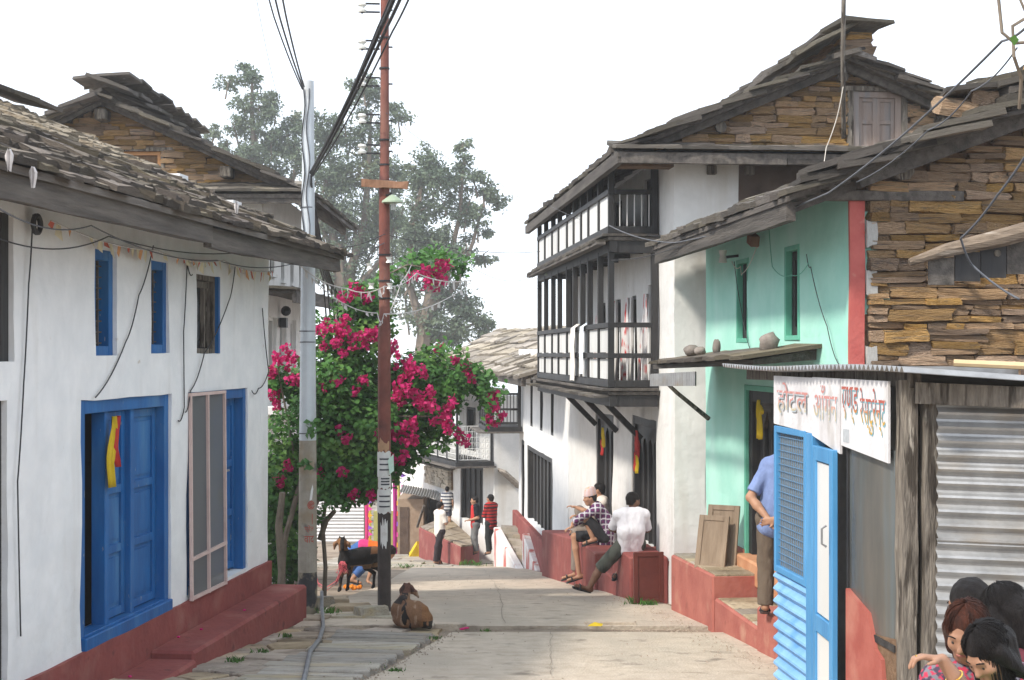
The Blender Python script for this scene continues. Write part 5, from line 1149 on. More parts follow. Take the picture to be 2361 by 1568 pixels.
# bougainvillea
rng = np.random.default_rng(5)
BG = empty('bougainvillea', 'large bougainvillea bush with magenta blossom behind the two poles', 'bush', G(760, 20.6)); bo = np.array(G(760, 20.6))
def px3(x, y, d): return np.array(P(x, y, d)) - bo
green = [(790, 830, 20.3, 95, 900), (700, 900, 20.8, 75, 500), (780, 960, 20.1, 120, 1500), (860, 900, 20.4, 110, 1200), (820, 1040, 20.2, 120, 1500), (900, 1020, 20.4, 100, 1100), (720, 1060, 20.7, 80, 700),
         (950, 880, 20.6, 74, 620), (1000, 850, 20.9, 62, 460), (1050, 870, 20.9, 44, 260), (960, 980, 20.6, 70, 500), (850, 750, 20.5, 70, 500), (820, 700, 20.6, 55, 350), (850, 690, 20.6, 45, 220), (640, 880, 20.5, 40, 200),
         (1100, 880, 20.7, 35, 170), (1130, 920, 20.6, 30, 130), (1010, 930, 20.5, 55, 350), (660, 1080, 20.6, 70, 600), (640, 1180, 20.7, 65, 500), (690, 1180, 20.9, 60, 400), (630, 1290, 20.8, 50, 350), (680, 1290, 21.0, 50, 300),
         (860, 1090, 20.1, 60, 450), (780, 1120, 20.3, 55, 350), (850, 1130, 20.2, 32, 150), (1000, 605, 20.7, 48, 260), (950, 605, 20.7, 28, 100), (1060, 615, 20.8, 26, 90), (740, 760, 20.6, 45, 250), (1020, 1010, 20.4, 26, 110), (900, 640, 20.9, 34, 120), (750, 590, 21.5, 26, 70), (660, 1000, 20.6, 60, 420), (620, 1120, 20.6, 45, 320), (650, 1240, 20.7, 60, 460), (625, 1340, 20.7, 40, 260), (680, 1340, 20.9, 36, 200), (740, 1090, 20.5, 60, 460), (800, 1130, 20.3, 50, 360), (1040, 900, 20.6, 50, 320), (985, 880, 20.5, 60, 380), (870, 980, 20.0, 60, 420), (760, 880, 20.0, 70, 460), (720, 985, 17.75, 16, 26), (705, 1075, 17.7, 14, 20)]
P_, N_ = [], []
for (x, y, d, r, n) in green:
    rr = r * d / FPX; p, q = blob_points(rng, px3(x, y, d), (rr, min(rr, .32), rr), n if d > 18 else n, .25); P_.append(p); N_.append(q * .5 + np.array([0, -.45, .7]))
for (x0, y0, x1, y1, n) in ((1080, 850, 1165, 905, 70), (1120, 900, 1130, 990, 60), (1000, 800, 1090, 830, 60), (1030, 870, 1110, 850, 60), (620, 985, 690, 960, 50), (830, 690, 870, 650, 40), (960, 600, 1085, 600, 90), (900, 1080, 880, 1140, 40), (640, 1080, 615, 1160, 50), (740, 1120, 770, 1165, 40), (1010, 980, 1060, 1010, 30), (700, 960, 735, 1010, 30)):
    for k in range(n):
        t = rng.uniform(); P_.append(px3(lerp(x0, x1, t) + rng.normal() * 7, lerp(y0, y1, t) + rng.normal() * 9 - 10 * math.sin(t * 3.1), 20.1 + rng.normal() * .1)[None]); N_.append(np.array([[0, -.5, .7]]))
leaf_cloud('foliage', M_leaf, BG, np.concatenate(P_), np.concatenate(N_), .085, rng, aspect=.72)
M_leafdark = mat('inner_shade_leaf', (.018, .06, .014), (.04, .12, .028), 2.2, .6, 0, trans=.15)  # darker copy of the leaf; shade inside the bush is in its colour
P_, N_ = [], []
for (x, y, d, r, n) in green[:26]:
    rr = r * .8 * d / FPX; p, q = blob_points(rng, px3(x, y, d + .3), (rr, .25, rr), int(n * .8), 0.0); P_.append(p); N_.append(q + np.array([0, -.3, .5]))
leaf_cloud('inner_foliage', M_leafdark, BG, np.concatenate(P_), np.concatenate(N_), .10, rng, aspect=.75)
flowers = [(640, 830, 20.3, 26), (665, 815, 20.3, 22), (690, 830, 20.3, 18), (650, 860, 20.3, 24), (630, 900, 20.3, 14), (680, 870, 20.2, 20), (700, 880, 20.2, 12), (640, 930, 20.4, 12), (620, 860, 20.3, 12), (735, 760, 20.1, 18), (760, 765, 20.1, 20), (780, 745, 20.1, 20), (800, 735, 20.1, 14), (750, 790, 20.1, 18), (790, 775, 20.0, 22), (815, 790, 20.0, 20), (835, 780, 20.0, 20), (860, 770, 20.0, 20), (775, 800, 20.0, 18), (800, 815, 20.0, 14),
           (815, 680, 20.2, 18), (795, 690, 20.2, 12), (835, 672, 20.2, 10), (850, 685, 20.2, 8), (870, 760, 20.0, 14), (905, 790, 20.1, 16), (915, 815, 20.1, 18), (930, 840, 20.1, 18), (925, 865, 20.0, 14), (945, 855, 20.0, 22), (960, 845, 20.0, 20), (975, 860, 20.0, 16), (920, 900, 20.0, 20), (940, 915, 20.0, 22), (915, 930, 20.0, 16), (960, 905, 20.0, 24), (980, 920, 20.0, 24), (1000, 905, 20.0, 18), (1000, 940, 20.0, 18), (970, 940, 20.0, 18), (1020, 945, 20.0, 20), (1035, 930, 20.0, 16), (1010, 970, 20.0, 16), (1030, 970, 20.0, 16), (1035, 995, 20.0, 12),
           (925, 980, 20.0, 20), (910, 1000, 20.0, 14), (945, 975, 20.0, 16), (960, 990, 20.0, 16), (950, 1010, 20.0, 12), (930, 1010, 20.0, 12), (1075, 845, 20.3, 10), (1085, 870, 20.2, 15), (1050, 830, 20.4, 8), (1135, 915, 20.2, 18), (1138, 945, 20.2, 12), (1125, 970, 20.2, 14), (1148, 968, 20.2, 16), (1015, 805, 20.4, 6), (1070, 1020, 20.1, 5), (1055, 1000, 20.1, 6),
           (965, 635, 20.3, 16), (990, 645, 20.3, 18), (1015, 635, 20.3, 18), (1030, 610, 20.3, 18), (1000, 615, 20.3, 12), (1010, 650, 20.3, 16), (985, 620, 20.3, 10), (740, 890, 20.0, 10), (780, 985, 19.9, 8), (800, 1010, 19.8, 10), (790, 1090, 19.9, 10), (740, 1085, 20.2, 7), (860, 1140, 19.9, 9), (870, 1000, 19.9, 8), (840, 880, 19.9, 10), (775, 880, 19.9, 6), (815, 905, 19.9, 6), (905, 1060, 19.9, 10), (930, 1050, 20.0, 12), (640, 1110, 20.2, 8), (670, 1075, 20.2, 9), (815, 1140, 20.0, 6)]
P_, N_ = [], []
for (x, y, d, r) in flowers:
    for k in range(max(2, int(r / 6.5))):
        c = px3(x + rng.normal() * r * .45, y + rng.normal() * r * .45, d + rng.normal() * .06); rr = rng.uniform(.035, .08)
        p, q = blob_points(rng, c, (rr, rr, rr), 22, .4); P_.append(p); N_.append(q)
leaf_cloud('blossom', M_bract, BG, np.concatenate(P_), np.concatenate(N_), .062, rng, aspect=.85)
m = MB()
def stem(pts, r0, r1):
    n = len(pts); m.tube([px3(*p) for p in pts], [lerp(r0, r1, i / (n - 1)) for i in range(n)], 6)
stem([(648, 1360, 20.4), (655, 1250, 20.4), (690, 1120, 20.5), (740, 950, 20.5), (800, 780, 20.4), (835, 690, 20.5)], .05, .012)
stem([(690, 1355, 20.6), (720, 1180, 20.6), (800, 1000, 20.4), (900, 880, 20.5), (1000, 840, 20.7), (1080, 860, 20.6), (1135, 930, 20.4)], .045, .008)
stem([(800, 1000, 20.3), (900, 960, 20.3), (1000, 960, 20.2), (1040, 1000, 20.1)], .02, .006)
stem([(835, 690, 20.5), (880, 640, 20.6), (940, 610, 20.5), (1000, 620, 20.5), (1050, 618, 20.6)], .014, .006)
stem([(690, 1120, 20.5), (660, 950, 20.4), (640, 850, 20.3)], .02, .008)
m.build('stems', M_twig, BG)
for (x, d, y0, w, lab) in ((646, 19.6, 1135, .05, 'rough wooden stake under the bougainvillea nearest the house step'), (747, 21.2, 1150, .03, 'crooked forked wooden stake behind the grey pole')):
    b = G(x, d); o = MB().tube([(0, 0, -.05), (.02, 0, .4), (-.02, 0, 1.0), (.03, 0, (P(x, y0, d) - b).z)], [w * 1.2, w, w, w * .8], 7).build('wooden_stake', M_twig, None, loc=b); tag(o, lab, 'stake', 'wooden stakes')
o = MB().tube([P(737, 1245, 21.0), P(752, 1200, 21.0), P(772, 1178, 21.0)], [.04, .04, .03], 7).build('broken_branch', M_twig, None); tag(o, 'pale broken branch stub resting against the forked stake', 'branch')

# hazy trees behind
def far_tree(name, label, base, trunk, limbs, blobs, seed, lsize=.26, dens=1.0):
    rng = np.random.default_rng(seed); r_ = random.Random(seed)
    t = empty(name, label, 'tree', base, group='hazy trees behind the houses'); o = np.array(base)
    L = lambda x, y, d: np.array(P(x, y, d)) - o
    m = MB()
    for pts, r0, r1 in [trunk] + limbs:
        n = len(pts); q = [L(*p) for p in pts]; m.tube(q, [1.4 * lerp(r0, r1, i / (n - 1)) for i in range(n)], 7)
    pts_, nr_ = [], []
    blobs = blobs + [(x + rng.normal() * r * .9, y + rng.normal() * r * .7, d + rng.normal(), r * .8, n * .7) for (x, y, d, r, n) in blobs if r > 28 and x < 1085]
    for (x, y, d, r, n) in blobs:
        rr = r * d / FPX; c = L(x, y, d)
        m.tube([c + np.array([0, 0, -rr * 1.1]) + rng.normal(size=3) * rr * .3, c + rng.normal(size=3) * rr * .2, c + rng.normal(size=3) * rr * .3 + np.array([0, 0, rr * .7])], [.07, .045, .015], 5)
        nsub = max(6, int(n / 48 * dens)); 
        for k in range(nsub):
            dd = rng.normal(size=3); dd /= np.linalg.norm(dd); cc = c + dd * rr * rng.uniform(.35, 1.0) * np.array([1, .9, .95]); sr = rr * rng.uniform(.20, .45) + .16
            p, q = blob_points(rng, cc, (sr * 1.25, sr, sr * .75), int(64 * dens), .0); pts_.append(p); nr_.append(q * .6 + np.array([0, 0, .6]))
            if k % 3 == 0: m.tube([c + dd * rr * .1, cc], [.035, .012], 4)
    m.build('trunk', M_bark, t)
    leaf_cloud('crown', M_treeleaf, t, np.concatenate(pts_), np.concatenate(nr_), lsize, rng, aspect=.5)
    return t
far_tree('hazy_tree', 'tall hazy tree rising behind the stone gable house, leftmost crown', G(640, 105),
    ([(640, 1200, 105), (640, 800, 105), (630, 600, 105), (620, 420, 105)], .5, .25),
    [([(625, 480, 105), (590, 380, 105), (580, 250, 105), (582, 180, 105)], .22, .05), ([(630, 500, 105), (680, 400, 105), (690, 330, 105)], .2, .05), ([(600, 420, 105), (540, 350, 105)], .14, .04)],
    [(582, 190, 105, 30, 420), (565, 235, 105, 36, 560), (600, 250, 105, 34, 500), (545, 290, 105, 34, 520), (590, 310, 105, 46, 800), (635, 320, 105, 34, 480), (560, 360, 105, 44, 800), (620, 380, 105, 56, 1100), (680, 290, 106, 34, 420), (680, 350, 105, 46, 800), (490, 305, 108, 22, 200), (520, 330, 108, 26, 260), (470, 330, 109, 18, 120), (650, 430, 105, 60, 1200), (600, 440, 105, 50, 800)], 61)
far_tree('hazy_tree', 'broad hazy tree directly behind the rusty pole', G(800, 100),
    ([(795, 1210, 100), (795, 900, 100), (790, 700, 100), (780, 560, 100)], .55, .32),
    [([(785, 640, 100), (760, 500, 100), (750, 400, 100)], .26, .08), ([(790, 680, 100), (840, 520, 100), (850, 380, 100), (855, 260, 100)], .26, .05), ([(790, 700, 100), (880, 600, 100), (930, 480, 100)], .22, .06), ([(800, 800, 100), (812, 650, 100), (820, 520, 100)], .2, .1), ([(780, 600, 100), (720, 480, 100)], .16, .05)],
    [(760, 340, 100, 46, 760), (800, 320, 100, 48, 820), (845, 270, 100, 44, 700), (855, 215, 100, 30, 380), (890, 300, 100, 34, 460), (910, 250, 102, 22, 160), (760, 420, 100, 56, 1100), (820, 400, 100, 62, 1300), (880, 380, 100, 50, 900), (920, 420, 101, 36, 460), (740, 500, 100, 50, 900), (800, 490, 100, 62, 1300), (860, 480, 100, 58, 1150), (910, 500, 100, 48, 800), (770, 570, 100, 50, 800), (850, 570, 100, 58, 1000), (910, 590, 100, 52, 850), (740, 620, 101, 40, 450), (800, 640, 100, 40, 480), (870, 660, 100, 50, 700), (930, 690, 100, 50, 650)], 62)
far_tree('hazy_tree', 'hazy spreading tree, rightmost, above the slate roofs', G(980, 94),
    ([(960, 1200, 94), (965, 900, 94), (980, 760, 94), (1000, 640, 94)], .5, .26),
    [([(985, 740, 94), (1030, 620, 94), (1060, 500, 94), (1070, 360, 94)], .2, .04), ([(980, 780, 94), (940, 640, 94), (960, 480, 94), (985, 380, 94)], .22, .05), ([(990, 720, 94), (1050, 660, 94), (1090, 560, 94), (1120, 450, 94)], .17, .04), ([(985, 790, 94), (1060, 760, 94), (1110, 740, 94)], .14, .04)],
    [(985, 365, 94, 34, 420), (970, 410, 94, 40, 600), (1015, 400, 94, 30, 360), (1070, 335, 94, 18, 110), (1072, 375, 94, 22, 170), (1060, 430, 94, 40, 560), (1100, 410, 94, 30, 340), (1115, 440, 94, 24, 230), (1020, 470, 94, 48, 800), (960, 490, 94, 48, 800), (1080, 490, 94, 38, 480), (1110, 530, 94, 26, 240), (970, 560, 94, 52, 850), (1030, 560, 94, 48, 720), (1070, 570, 94, 30, 300), (960, 630, 94, 50, 700), (1020, 650, 94, 50, 680), (1070, 690, 94, 46, 560), (1100, 730, 94, 36, 380), (1110, 790, 94, 30, 280), (1060, 760, 94, 48, 640), (990, 740, 94, 56, 800), (1030, 800, 94, 46, 520), (1125, 760, 94, 20, 130)], 63)
# grass tufts
def tuft(p, w, h, n, lab, seed):
    rng = np.random.default_rng(seed); p_ = np.array([[rng.normal() * w, rng.normal() * w * .6, 0] for _ in range(n)]); pts = p_ + np.array([0, 0, -.01])
    v = []; f = []
    for q in pts:
        a = rng.uniform(0, 6.28); dx, dy = math.cos(a), math.sin(a); hh = h * rng.uniform(.5, 1.2); k = len(v); wd = .008
        v += [q + [-dy * wd, dx * wd, 0], q + [dy * wd, -dx * wd, 0], q + [dx * hh * .25 + dy * wd * .6, dy * hh * .25, hh * .65], q + [dx * hh * .7, dy * hh * .7, hh]]; f += [(k, k + 1, k + 2), (k, k + 2, k + 3)]
    m = MB(); m.v = [tuple(x) for x in v]; m.f = f; o = m.build('grass_tuft', M_grass, None, loc=p, fix=False); tag(o, lab, 'grass', 'weeds along the street edges', 'stuff'); return o
tuft(G(1475, 19.2) + Vector((0, 0, .03)), .075, .10, 120, 'bright green weed clump at the foot of the red ledge', 1)
tuft(G(1495, 19.0) + Vector((0, 0, .03)), .05, .07, 60, 'low weed clump just right of the brighter one by the red ledge', 2)
for i, (x, d, w, h, n, lab) in enumerate(((545, 13.6, .10, .07, 70, 'weeds in the joint at the step foot, lowest left in view'), (600, 14.2, .08, .06, 60, 'weeds at the foot of the red step near the pole'), (660, 15.4, .07, .06, 50, 'weeds at the far end of the red step'), (910, 12.9, .07, .06, 60, 'weed tuft between ramp stones, low centre'), (850, 13.2, .09, .05, 60, 'weeds between ramp slabs left of the road edge'), (1002, 15.2, .06, .06, 50, 'small weed tuft at the road corner below the lying goat'), (1120, 15.9, .05, .05, 40, 'tiny green weed in the dirt joint right of the lying goat'), (1090, 38, .25, .2, 90, 'weeds around the white stair foot'), (940, 36.5, .35, .12, 90, 'weeds along the paving edge left of the standing man'), (760, 17.9, .12, .12, 60, 'straggly weeds behind the grey pole base'))):
    tuft(G(x, d) + Vector((0, 0, .03)), w * .6, h * .7, int(n * .6), lab, 10 + i)
# ------------------------------------------------------------------ poles, lamps, cables
def lathe(parent, name, mt, prof, n=20):
    m = MB(); m.tube([(x, y, z) for (x, y, z, r) in prof], [r for (x, y, z, r) in prof], n); return m.build(name, mt, parent, smooth=False)
b1 = G(709, 17.95); GP_ = empty('grey_pole', 'pale grey steel utility pole with dirty painted foot by the red step', 'utility pole', b1)
def zat(y, d): return -(y - HYP) * d / FPX
r1 = .118; top1 = zat(187, 17.95) - b1.z; rr = lambda z: lerp(.118, .066, z / top1)
seg = lambda z0, z1, n=5: [((z / top1) * .01, 0, z, rr(z)) for z in np.linspace(z0, z1, n)]
za, zb, zc = zat(1318, 17.95) - b1.z, zat(1272, 17.95) - b1.z, zat(1015, 17.95) - b1.z
lathe(GP_, 'painted_foot', M_polebase, seg(-.1, za)); lathe(GP_, 'lower_shaft', M_poledirty, seg(za, zc)); lathe(GP_, 'upper_shaft', M_steel, seg(zc, top1, 8))
lathe(GP_, 'band', M_poledirty, [(0, 0, zb - .02, rr(zb) + .006), (0, 0, zb + .02, rr(zb) + .006)])
for y in (790, 765, 1000, 480):
    z = zat(y, 17.95) - b1.z; lathe(GP_, 'wire_tie', M_cableg, [(0, 0, z, rr(z) + .006), (0, 0, z + .012, rr(z) + .006)], 16)
def wrap_text(body, parent, ang, zc_, w, h, r, mt):
    me = text_mesh(body, 1.0); bm = bmesh.new(); bm.from_mesh(me); bmesh.ops.triangulate(bm, faces=bm.faces); bm.to_mesh(me); bm.free()
    co = np.array([v.co[:] for v in me.vertices]); lo, hi = co.min(0), co.max(0)
    for v in me.vertices:
        t = (v.co.x - lo[0]) / (hi[0] - lo[0]) - .5; z = zc_ + h * ((v.co.y - lo[1]) / (hi[1] - lo[1]) - .5); a = ang + t * w / r
        v.co = (r * math.sin(a), -r * math.cos(a), z)
    me.materials.clear(); me.materials.append(mt); return mesh_obj('painted_lettering', me, None, parent)
M_redink = mat('red_brush_paint', (.36, .05, .035), (.46, .09, .06), 20, .8, 0)
for body, y, h, w in (('प्रेत', 1217, .085, .115), ('वाद', 1242, .085, .12)):
    z = zat(y, 17.95) - b1.z; wrap_text(body, GP_, .32, z, w, h, rr(z) + .004, M_redink)
m = MB()
for r_, a0, a1 in ((.045, .3, 6.0), (.028, 0, 5.4), (.012, 0, 6)):
    z = zat(1163, 17.95) - b1.z; pts = []
    for a in np.linspace(a0, a1, 18):
        aa = .55 + r_ * math.cos(a) / r1; R_ = rr(z) + .003; pts.append((R_ * math.sin(aa), -R_ * math.cos(aa), z + r_ * math.sin(a)))
    m.tube(pts, .005, 4)
z = zat(1195, 17.95) - b1.z; R_ = rr(z) + .002
m.tube([(R_ * math.sin(.65), -R_ * math.cos(.65), z + .06 - k * .03) for k in range(5)], .004, 4); m.build('painted_swirl', M_redink, GP_)
z = zat(1135, 17.95) - b1.z; R_ = rr(z) + .004
MB().add([(R_ * math.sin(a), -R_ * math.cos(a), z + dz) for a, dz in ((.35, -.09), (.62, -.08), (.80, .04), (.72, .10), (.5, .03))], [(0, 1, 2, 3, 4)]).build('paper_scrap', M_panelwhite, GP_)

b2 = G(886, 18.15); d2_ = 18.15
RP = empty('rusty_pole', 'tall rust red steel pole with torn posters and insulators', 'utility pole', b2)
zz = lambda y: zat(y, d2_) - b2.z
top2 = zz(-420)
def rad(y): return .078 if y > 745 else (.068 if y > 400 else .057)
lathe(RP, 'dark_foot', M_rustbase, [(0, 0, -.1, .08), (0, 0, zz(1182), .079)]); lathe(RP, 'lower_shaft', M_rust, [(0, 0, zz(1182), .078), (0, 0, zz(770), .077)])
lathe(RP, 'middle_shaft', M_rust, [(0, 0, zz(770), .077), (.003, 0, zz(740), .066), (.0, 0, zz(420), .064)]); lathe(RP, 'upper_shaft', M_rust, [(0, 0, zz(420), .064), (.003, 0, zz(400), .055), (.006, 0, zz(0), .050), (.02, 0, top2, .045)])
m = MB()
def wrap_patch(R, a0, a1, z0, z1, n=10, rag=.02, seed=0):
    r = random.Random(seed); vs = []
    for i in range(n + 1):
        a = lerp(a0, a1, i / n); e = r.uniform(-rag, rag)
        for zq in (z0 + r.uniform(-rag, rag), (z0 + z1) / 2, z1 + e): vs.append((R * math.sin(a), -R * math.cos(a), zq))
    return vs, [(i * 3 + k, (i + 1) * 3 + k, (i + 1) * 3 + k + 1, i * 3 + k + 1) for i in range(n) for k in (0, 1)]
for i, (a0, a1, y0, y1) in enumerate(((-1.5, 1.3, 1098, 1042), (-1.0, 1.5, 1125, 1095), (-1.6, 1.6, 1182, 1128))):
    MB().add(*wrap_patch(.0825 + .001 * i, a0, a1, zz(y0), zz(y1), seed=i)).build('torn_poster', M_paper, RP, fix=False)
    mm = MB()
    for k in range(3):
        y = lerp(y0, y1, .25 + .22 * k); mm.add(*wrap_patch(.0845 + .001 * i, a0 * .5 + .1, a1 * .6, zz(y), zz(y) + .018, n=6, rag=.001, seed=k))
    mm.build('print_lines', mat('black_print', (.06, .06, .07), None, 60, .9, 0), RP, fix=False)
MB().add(*wrap_patch(.081, -.5, .6, zz(1255), zz(1200), rag=.06, seed=9)).build('paint_patch', M_paper, RP, fix=False)
MB().add(*wrap_patch(.080, -1.2, .9, zz(1040), zz(1015), rag=.04, seed=8)).build('torn_poster', mat('brown_poster', (.36, .22, .13), None, 9, .9, .2), RP, fix=False)
MB().add([(.05, -.085, zz(1060)), (.115, -.06, zz(1046)), (.12, -.05, zz(1085)), (.07, -.09, zz(1092))], [(0, 1, 2, 3)]).build('paper_flap', mat('mint_paper', (.45, .60, .52), None, 9, .9, .1), RP)
for y in (325, 382, 420, 590, 650, 690, 160, 90): lathe(RP, 'clamp_band', M_iron, [(0, 0, zz(y), rad(y) + .008), (0, 0, zz(y) + .02, rad(y) + .008)], 14)
for k, y in enumerate((20, 105, 190, 275, 345)):            # insulators on an iron rack, left side
    x = -.26; m = MB().beam((-.05, -.03, zz(y) + .05), (x, -.05, zz(y) + .05), .02, .02).beam((-.05, -.03, zz(y) - .05), (x, -.05, zz(y) - .05), .02, .02).beam((x, -.05, zz(y) - .07), (x, -.05, zz(y) + .07), .02, .02)
    br = m.build('bracket', M_iron, RP)
    lathe(br, 'insulator', M_ceram, [(x, -.05, zz(y) - .055, .05), (x, -.05, zz(y) - .03, .055), (x, -.05, zz(y) - .01, .03), (x, -.05, zz(y) + .01, .03), (x, -.05, zz(y) + .03, .055), (x, -.05, zz(y) + .055, .045)], 12)
    for zb_ in (zz(y) - .02,): MB().beam((.05, 0, zb_), (.10, 0, zb_), .018, .018).build('bolt', M_iron, RP)
for (x, y) in ((-.17, 615), (.06, 600), (-.15, 660), (.07, 660)): lathe(RP, 'insulator', M_ceram, [(x, -.06, zz(y) - .035, .04), (x, -.06, zz(y), .022), (x, -.06, zz(y) + .035, .04)], 10)
MB().beam((-.26, -.09, zz(424)), (.29, -.11, zz(430)), .05, .09, jit=.008, n=6).build('cross_piece', M_woodbrown, RP)
LP = MB().tube([(.03, -.06, zz(452)), (.10, -.12, zz(448))], .012, 6).build('lamp_arm', M_iron, RP)
lathe(LP, 'lamp_shade', mat('green_enamel', (.30, .38, .26), (.4, .48, .35), 5, .4, 0), [(.11, -.13, zz(470), .13), (.11, -.13, zz(466), .125), (.11, -.13, zz(458), .07), (.11, -.13, zz(452), .02)], 18)
m = MB()
for k in range(3): m.tube([(.10 + .018 * k, -.13, zz(470)), (.10 + .018 * k, -.13, zz(486))], .008, 6)
m.build('bulb', M_panelwhite, LP)

def cable(pts, r, label, mt=None, sag=0.0, n=14, parent=None, name='cable', group='overhead cables'):
    if name == 'cable': r *= .66
    out = []
    for (a, b) in zip(pts, pts[1:]):
        a, b = Vector(a), Vector(b)
        for i in range(n):
            t = i / n; p = a.lerp(b, t); p.z -= sag * 4 * t * (1 - t); out.append(p)
    out.append(Vector(pts[-1])); o = MB().tube(out, r, 5).build(name, mt or M_cable, None, smooth=True); tag(o, label, 'cable', group); return o
pole = lambda y, off=0.0: P(709 + off, y, 17.83)
rp = lambda y, off=0.0: P(886 + off, y, 18.05)
# bundle from the grey pole up over the top of the picture towards the viewer, right
cable([pole(398, 8), P(880, 60, 14.0), P(1000, -260, 10.5)], .034, 'thickest black cable slanting from the grey pole to the top edge', sag=.05)
cable([pole(402, 10), P(893, 60, 13.8), P(1022, -260, 10.3)], .025, 'black cable running just right of the thickest slanting one', sag=.05)
cable([pole(396, 10), P(872, 62, 14.2), P(985, -260, 10.8)], .016, 'thin black cable just left of the thickest slanting one', sag=.06)
cable([pole(406, 12), P(905, 72, 13.6), P(1040, -260, 10.0)], .014, 'thin dark cable, outermost right of the slanting bundle', sag=.07)
cable([pole(200, -8), P(660, 40, 15.0), P(600, -300, 11)], .016, 'grey cable from the grey pole top, right one of the steep three', M_cableg, .03)
cable([pole(203, -10), P(645, 40, 15.0), P(570, -300, 11)], .016, 'grey cable from the grey pole top, middle one of the steep three', M_cableg, .03)
cable([pole(206, -12), P(632, 40, 15.0), P(545, -300, 11)], .013, 'grey cable from the grey pole top, left one of the steep three', M_cableg, .03)
cable([P(590, -10, 20), P(650, 260, 24), P(740, 480, 30)], .006, 'single thin grey wire crossing the left sky', M_cableg, .1)
for i in range(5):
    cable([pole(405 + i * 4, 8), P(745 + i * 9, 640 + i * 10, 21), P(770 + i * 14, 860 + i * 12, 26)], .02, ('left outermost black cable dropping behind the pole to the bougainvillea', 'second black cable dropping behind the pole', 'middle black cable dropping behind the pole', 'fourth black cable dropping behind the pole', 'right outermost black cable dropping behind the pole')[i], sag=.25)
# wires wound down the grey pole
for i, x in enumerate((-6, 3)):
    z0 = b1.z + top1; pts = []
    for k in range(20):
        z = z0 - .1 - k * .1; R_ = rr(z - b1.z) + .012; a = (-.5 + i * .7) + .25 * math.sin(k * .8 + i); pts.append((b1.x + R_ * math.sin(a), b1.y - R_ * math.cos(a), z))
    o = MB().tube(pts, .008, 5).build('cable', M_cableg if i else M_cable, None); tag(o, ('black wire winding down the left of the grey pole', 'grey wire winding down the front of the grey pole')[i], 'cable')
# horizontal lines to the houses
w_l = lambda x, y, d: P(x, y, d)
cable([w_l(-40, 535, 9.2), w_l(250, 545, 11.5), w_l(620, 570, 16), pole(560), rp(540), w_l(1245, 580, 28)], .008, 'long black cable from the left house past both poles to the upper balcony', sag=.10)
cable([w_l(-20, 470, 8.8), w_l(210, 520, 11), w_l(500, 600, 15), w_l(700, 600, 17), rp(560)], .008, 'grey cable looping along the left eave to the rusty pole', M_cableg, .08)
cable([rp(575), w_l(1080, 610, 22), w_l(1240, 632, 27.5)], .006, 'thin dark wire from the rusty pole to the balcony lamp', sag=.18)
cable([rp(620), w_l(1110, 645, 22), w_l(1242, 640, 28)], .005, 'thin grey wire sagging below the balcony lamp wire', M_cableg, .15)
cable([rp(640), w_l(1000, 680, 23), w_l(1242, 662, 28)], .005, 'lowest thin grey wire to the balcony', M_cableg, .25)
cable([rp(260, 4), w_l(1150, 420, 24), w_l(1260, 470, 25), w_l(1520, 545, 20)], .005, 'thin wire from high on the rusty pole across the sky to the upper balcony', M_cableg, .10)
cable([w_l(1405, 520, 19.6), w_l(1555, 560, 17.5), w_l(1910, 445, 12.3), w_l(2310, 95, 8.6), w_l(2420, -10, 8)], .012, 'grey cable rising right across the green house roof', M_cableg, .05)
cable([w_l(1410, 600, 20), w_l(1560, 570, 17.5), w_l(1700, 530, 15.6), w_l(1830, 470, 13.2)], .008, 'black cable under the green house eave', M_cable, .04)
cable([w_l(1975, 420, 12.5), w_l(2140, 300, 11), w_l(2240, 210, 9.6), w_l(2345, 110, 8.6)], .008, 'wavy grey cable above the green house verge', M_cableg, .04)
cable([w_l(2400, 300, 9), w_l(2300, 450, 10), w_l(2215, 550, 11), w_l(2240, 610, 11.2), w_l(2350, 690, 11)], .013, 'thick grey cable looping down over the log awning', M_cableg, .02)
cable([w_l(1945, -20, 18.2), w_l(1943, 130, 18.3), w_l(1945, 320, 18.5)], .03, 'grey wooden mast standing before the gable window', M_woodv, 0, 4, name='mast'); bpy.data.objects['mast']['category'] = 'mast'; del bpy.data.objects['mast']['group']
cable([w_l(1944, 200, 18.1), w_l(1930, 270, 18.1), w_l(1905, 340, 18), w_l(1896, 395, 17.6)], .008, 'cream wire hanging off the gable mast', M_cablew, .02)
# loops on the left house wall
wl = lambda x, z, y=-.03: LF(x, y, z)
for i, pts in enumerate(([(-.95, 1.0), (-1.02, .5), (-1.1, -.2), (-1.2, -.9), (-1.15, -2.0)], [(1.5, .95), (1.15, .5), (.85, .1), (.2, -.35)], [(2.55, .75), (2.4, .85), (2.3, .2), (2.32, -.5), (2.15, -.62)], [(3.9, .9), (3.7, .55), (2.9, .0), (2.5, -.35), (2.35, -.55)], [(4.9, .5), (5.15, -.2), (4.75, -.38), (4.5, -.40)])):
    cable([wl(*p) for p in pts], .009, ('black cable down the left edge of the blue-doored facade', 'black cable slanting between the first two blue windows', 'black cable looping down between the blue doors', 'black cable slanting under the third blue window', 'black cable looping at the far end of the blue-doored facade')[i], sag=.05, n=8)
o = MB().tube([wl(-.95 + .06 * math.cos(a), .93 + .06 * math.sin(a), -.06) for a in np.linspace(0, 6.3, 16)], .022, 6).build('cable_coil', M_cable, None); tag(o, 'black cable coil hung under the left house eave', 'cable coil')
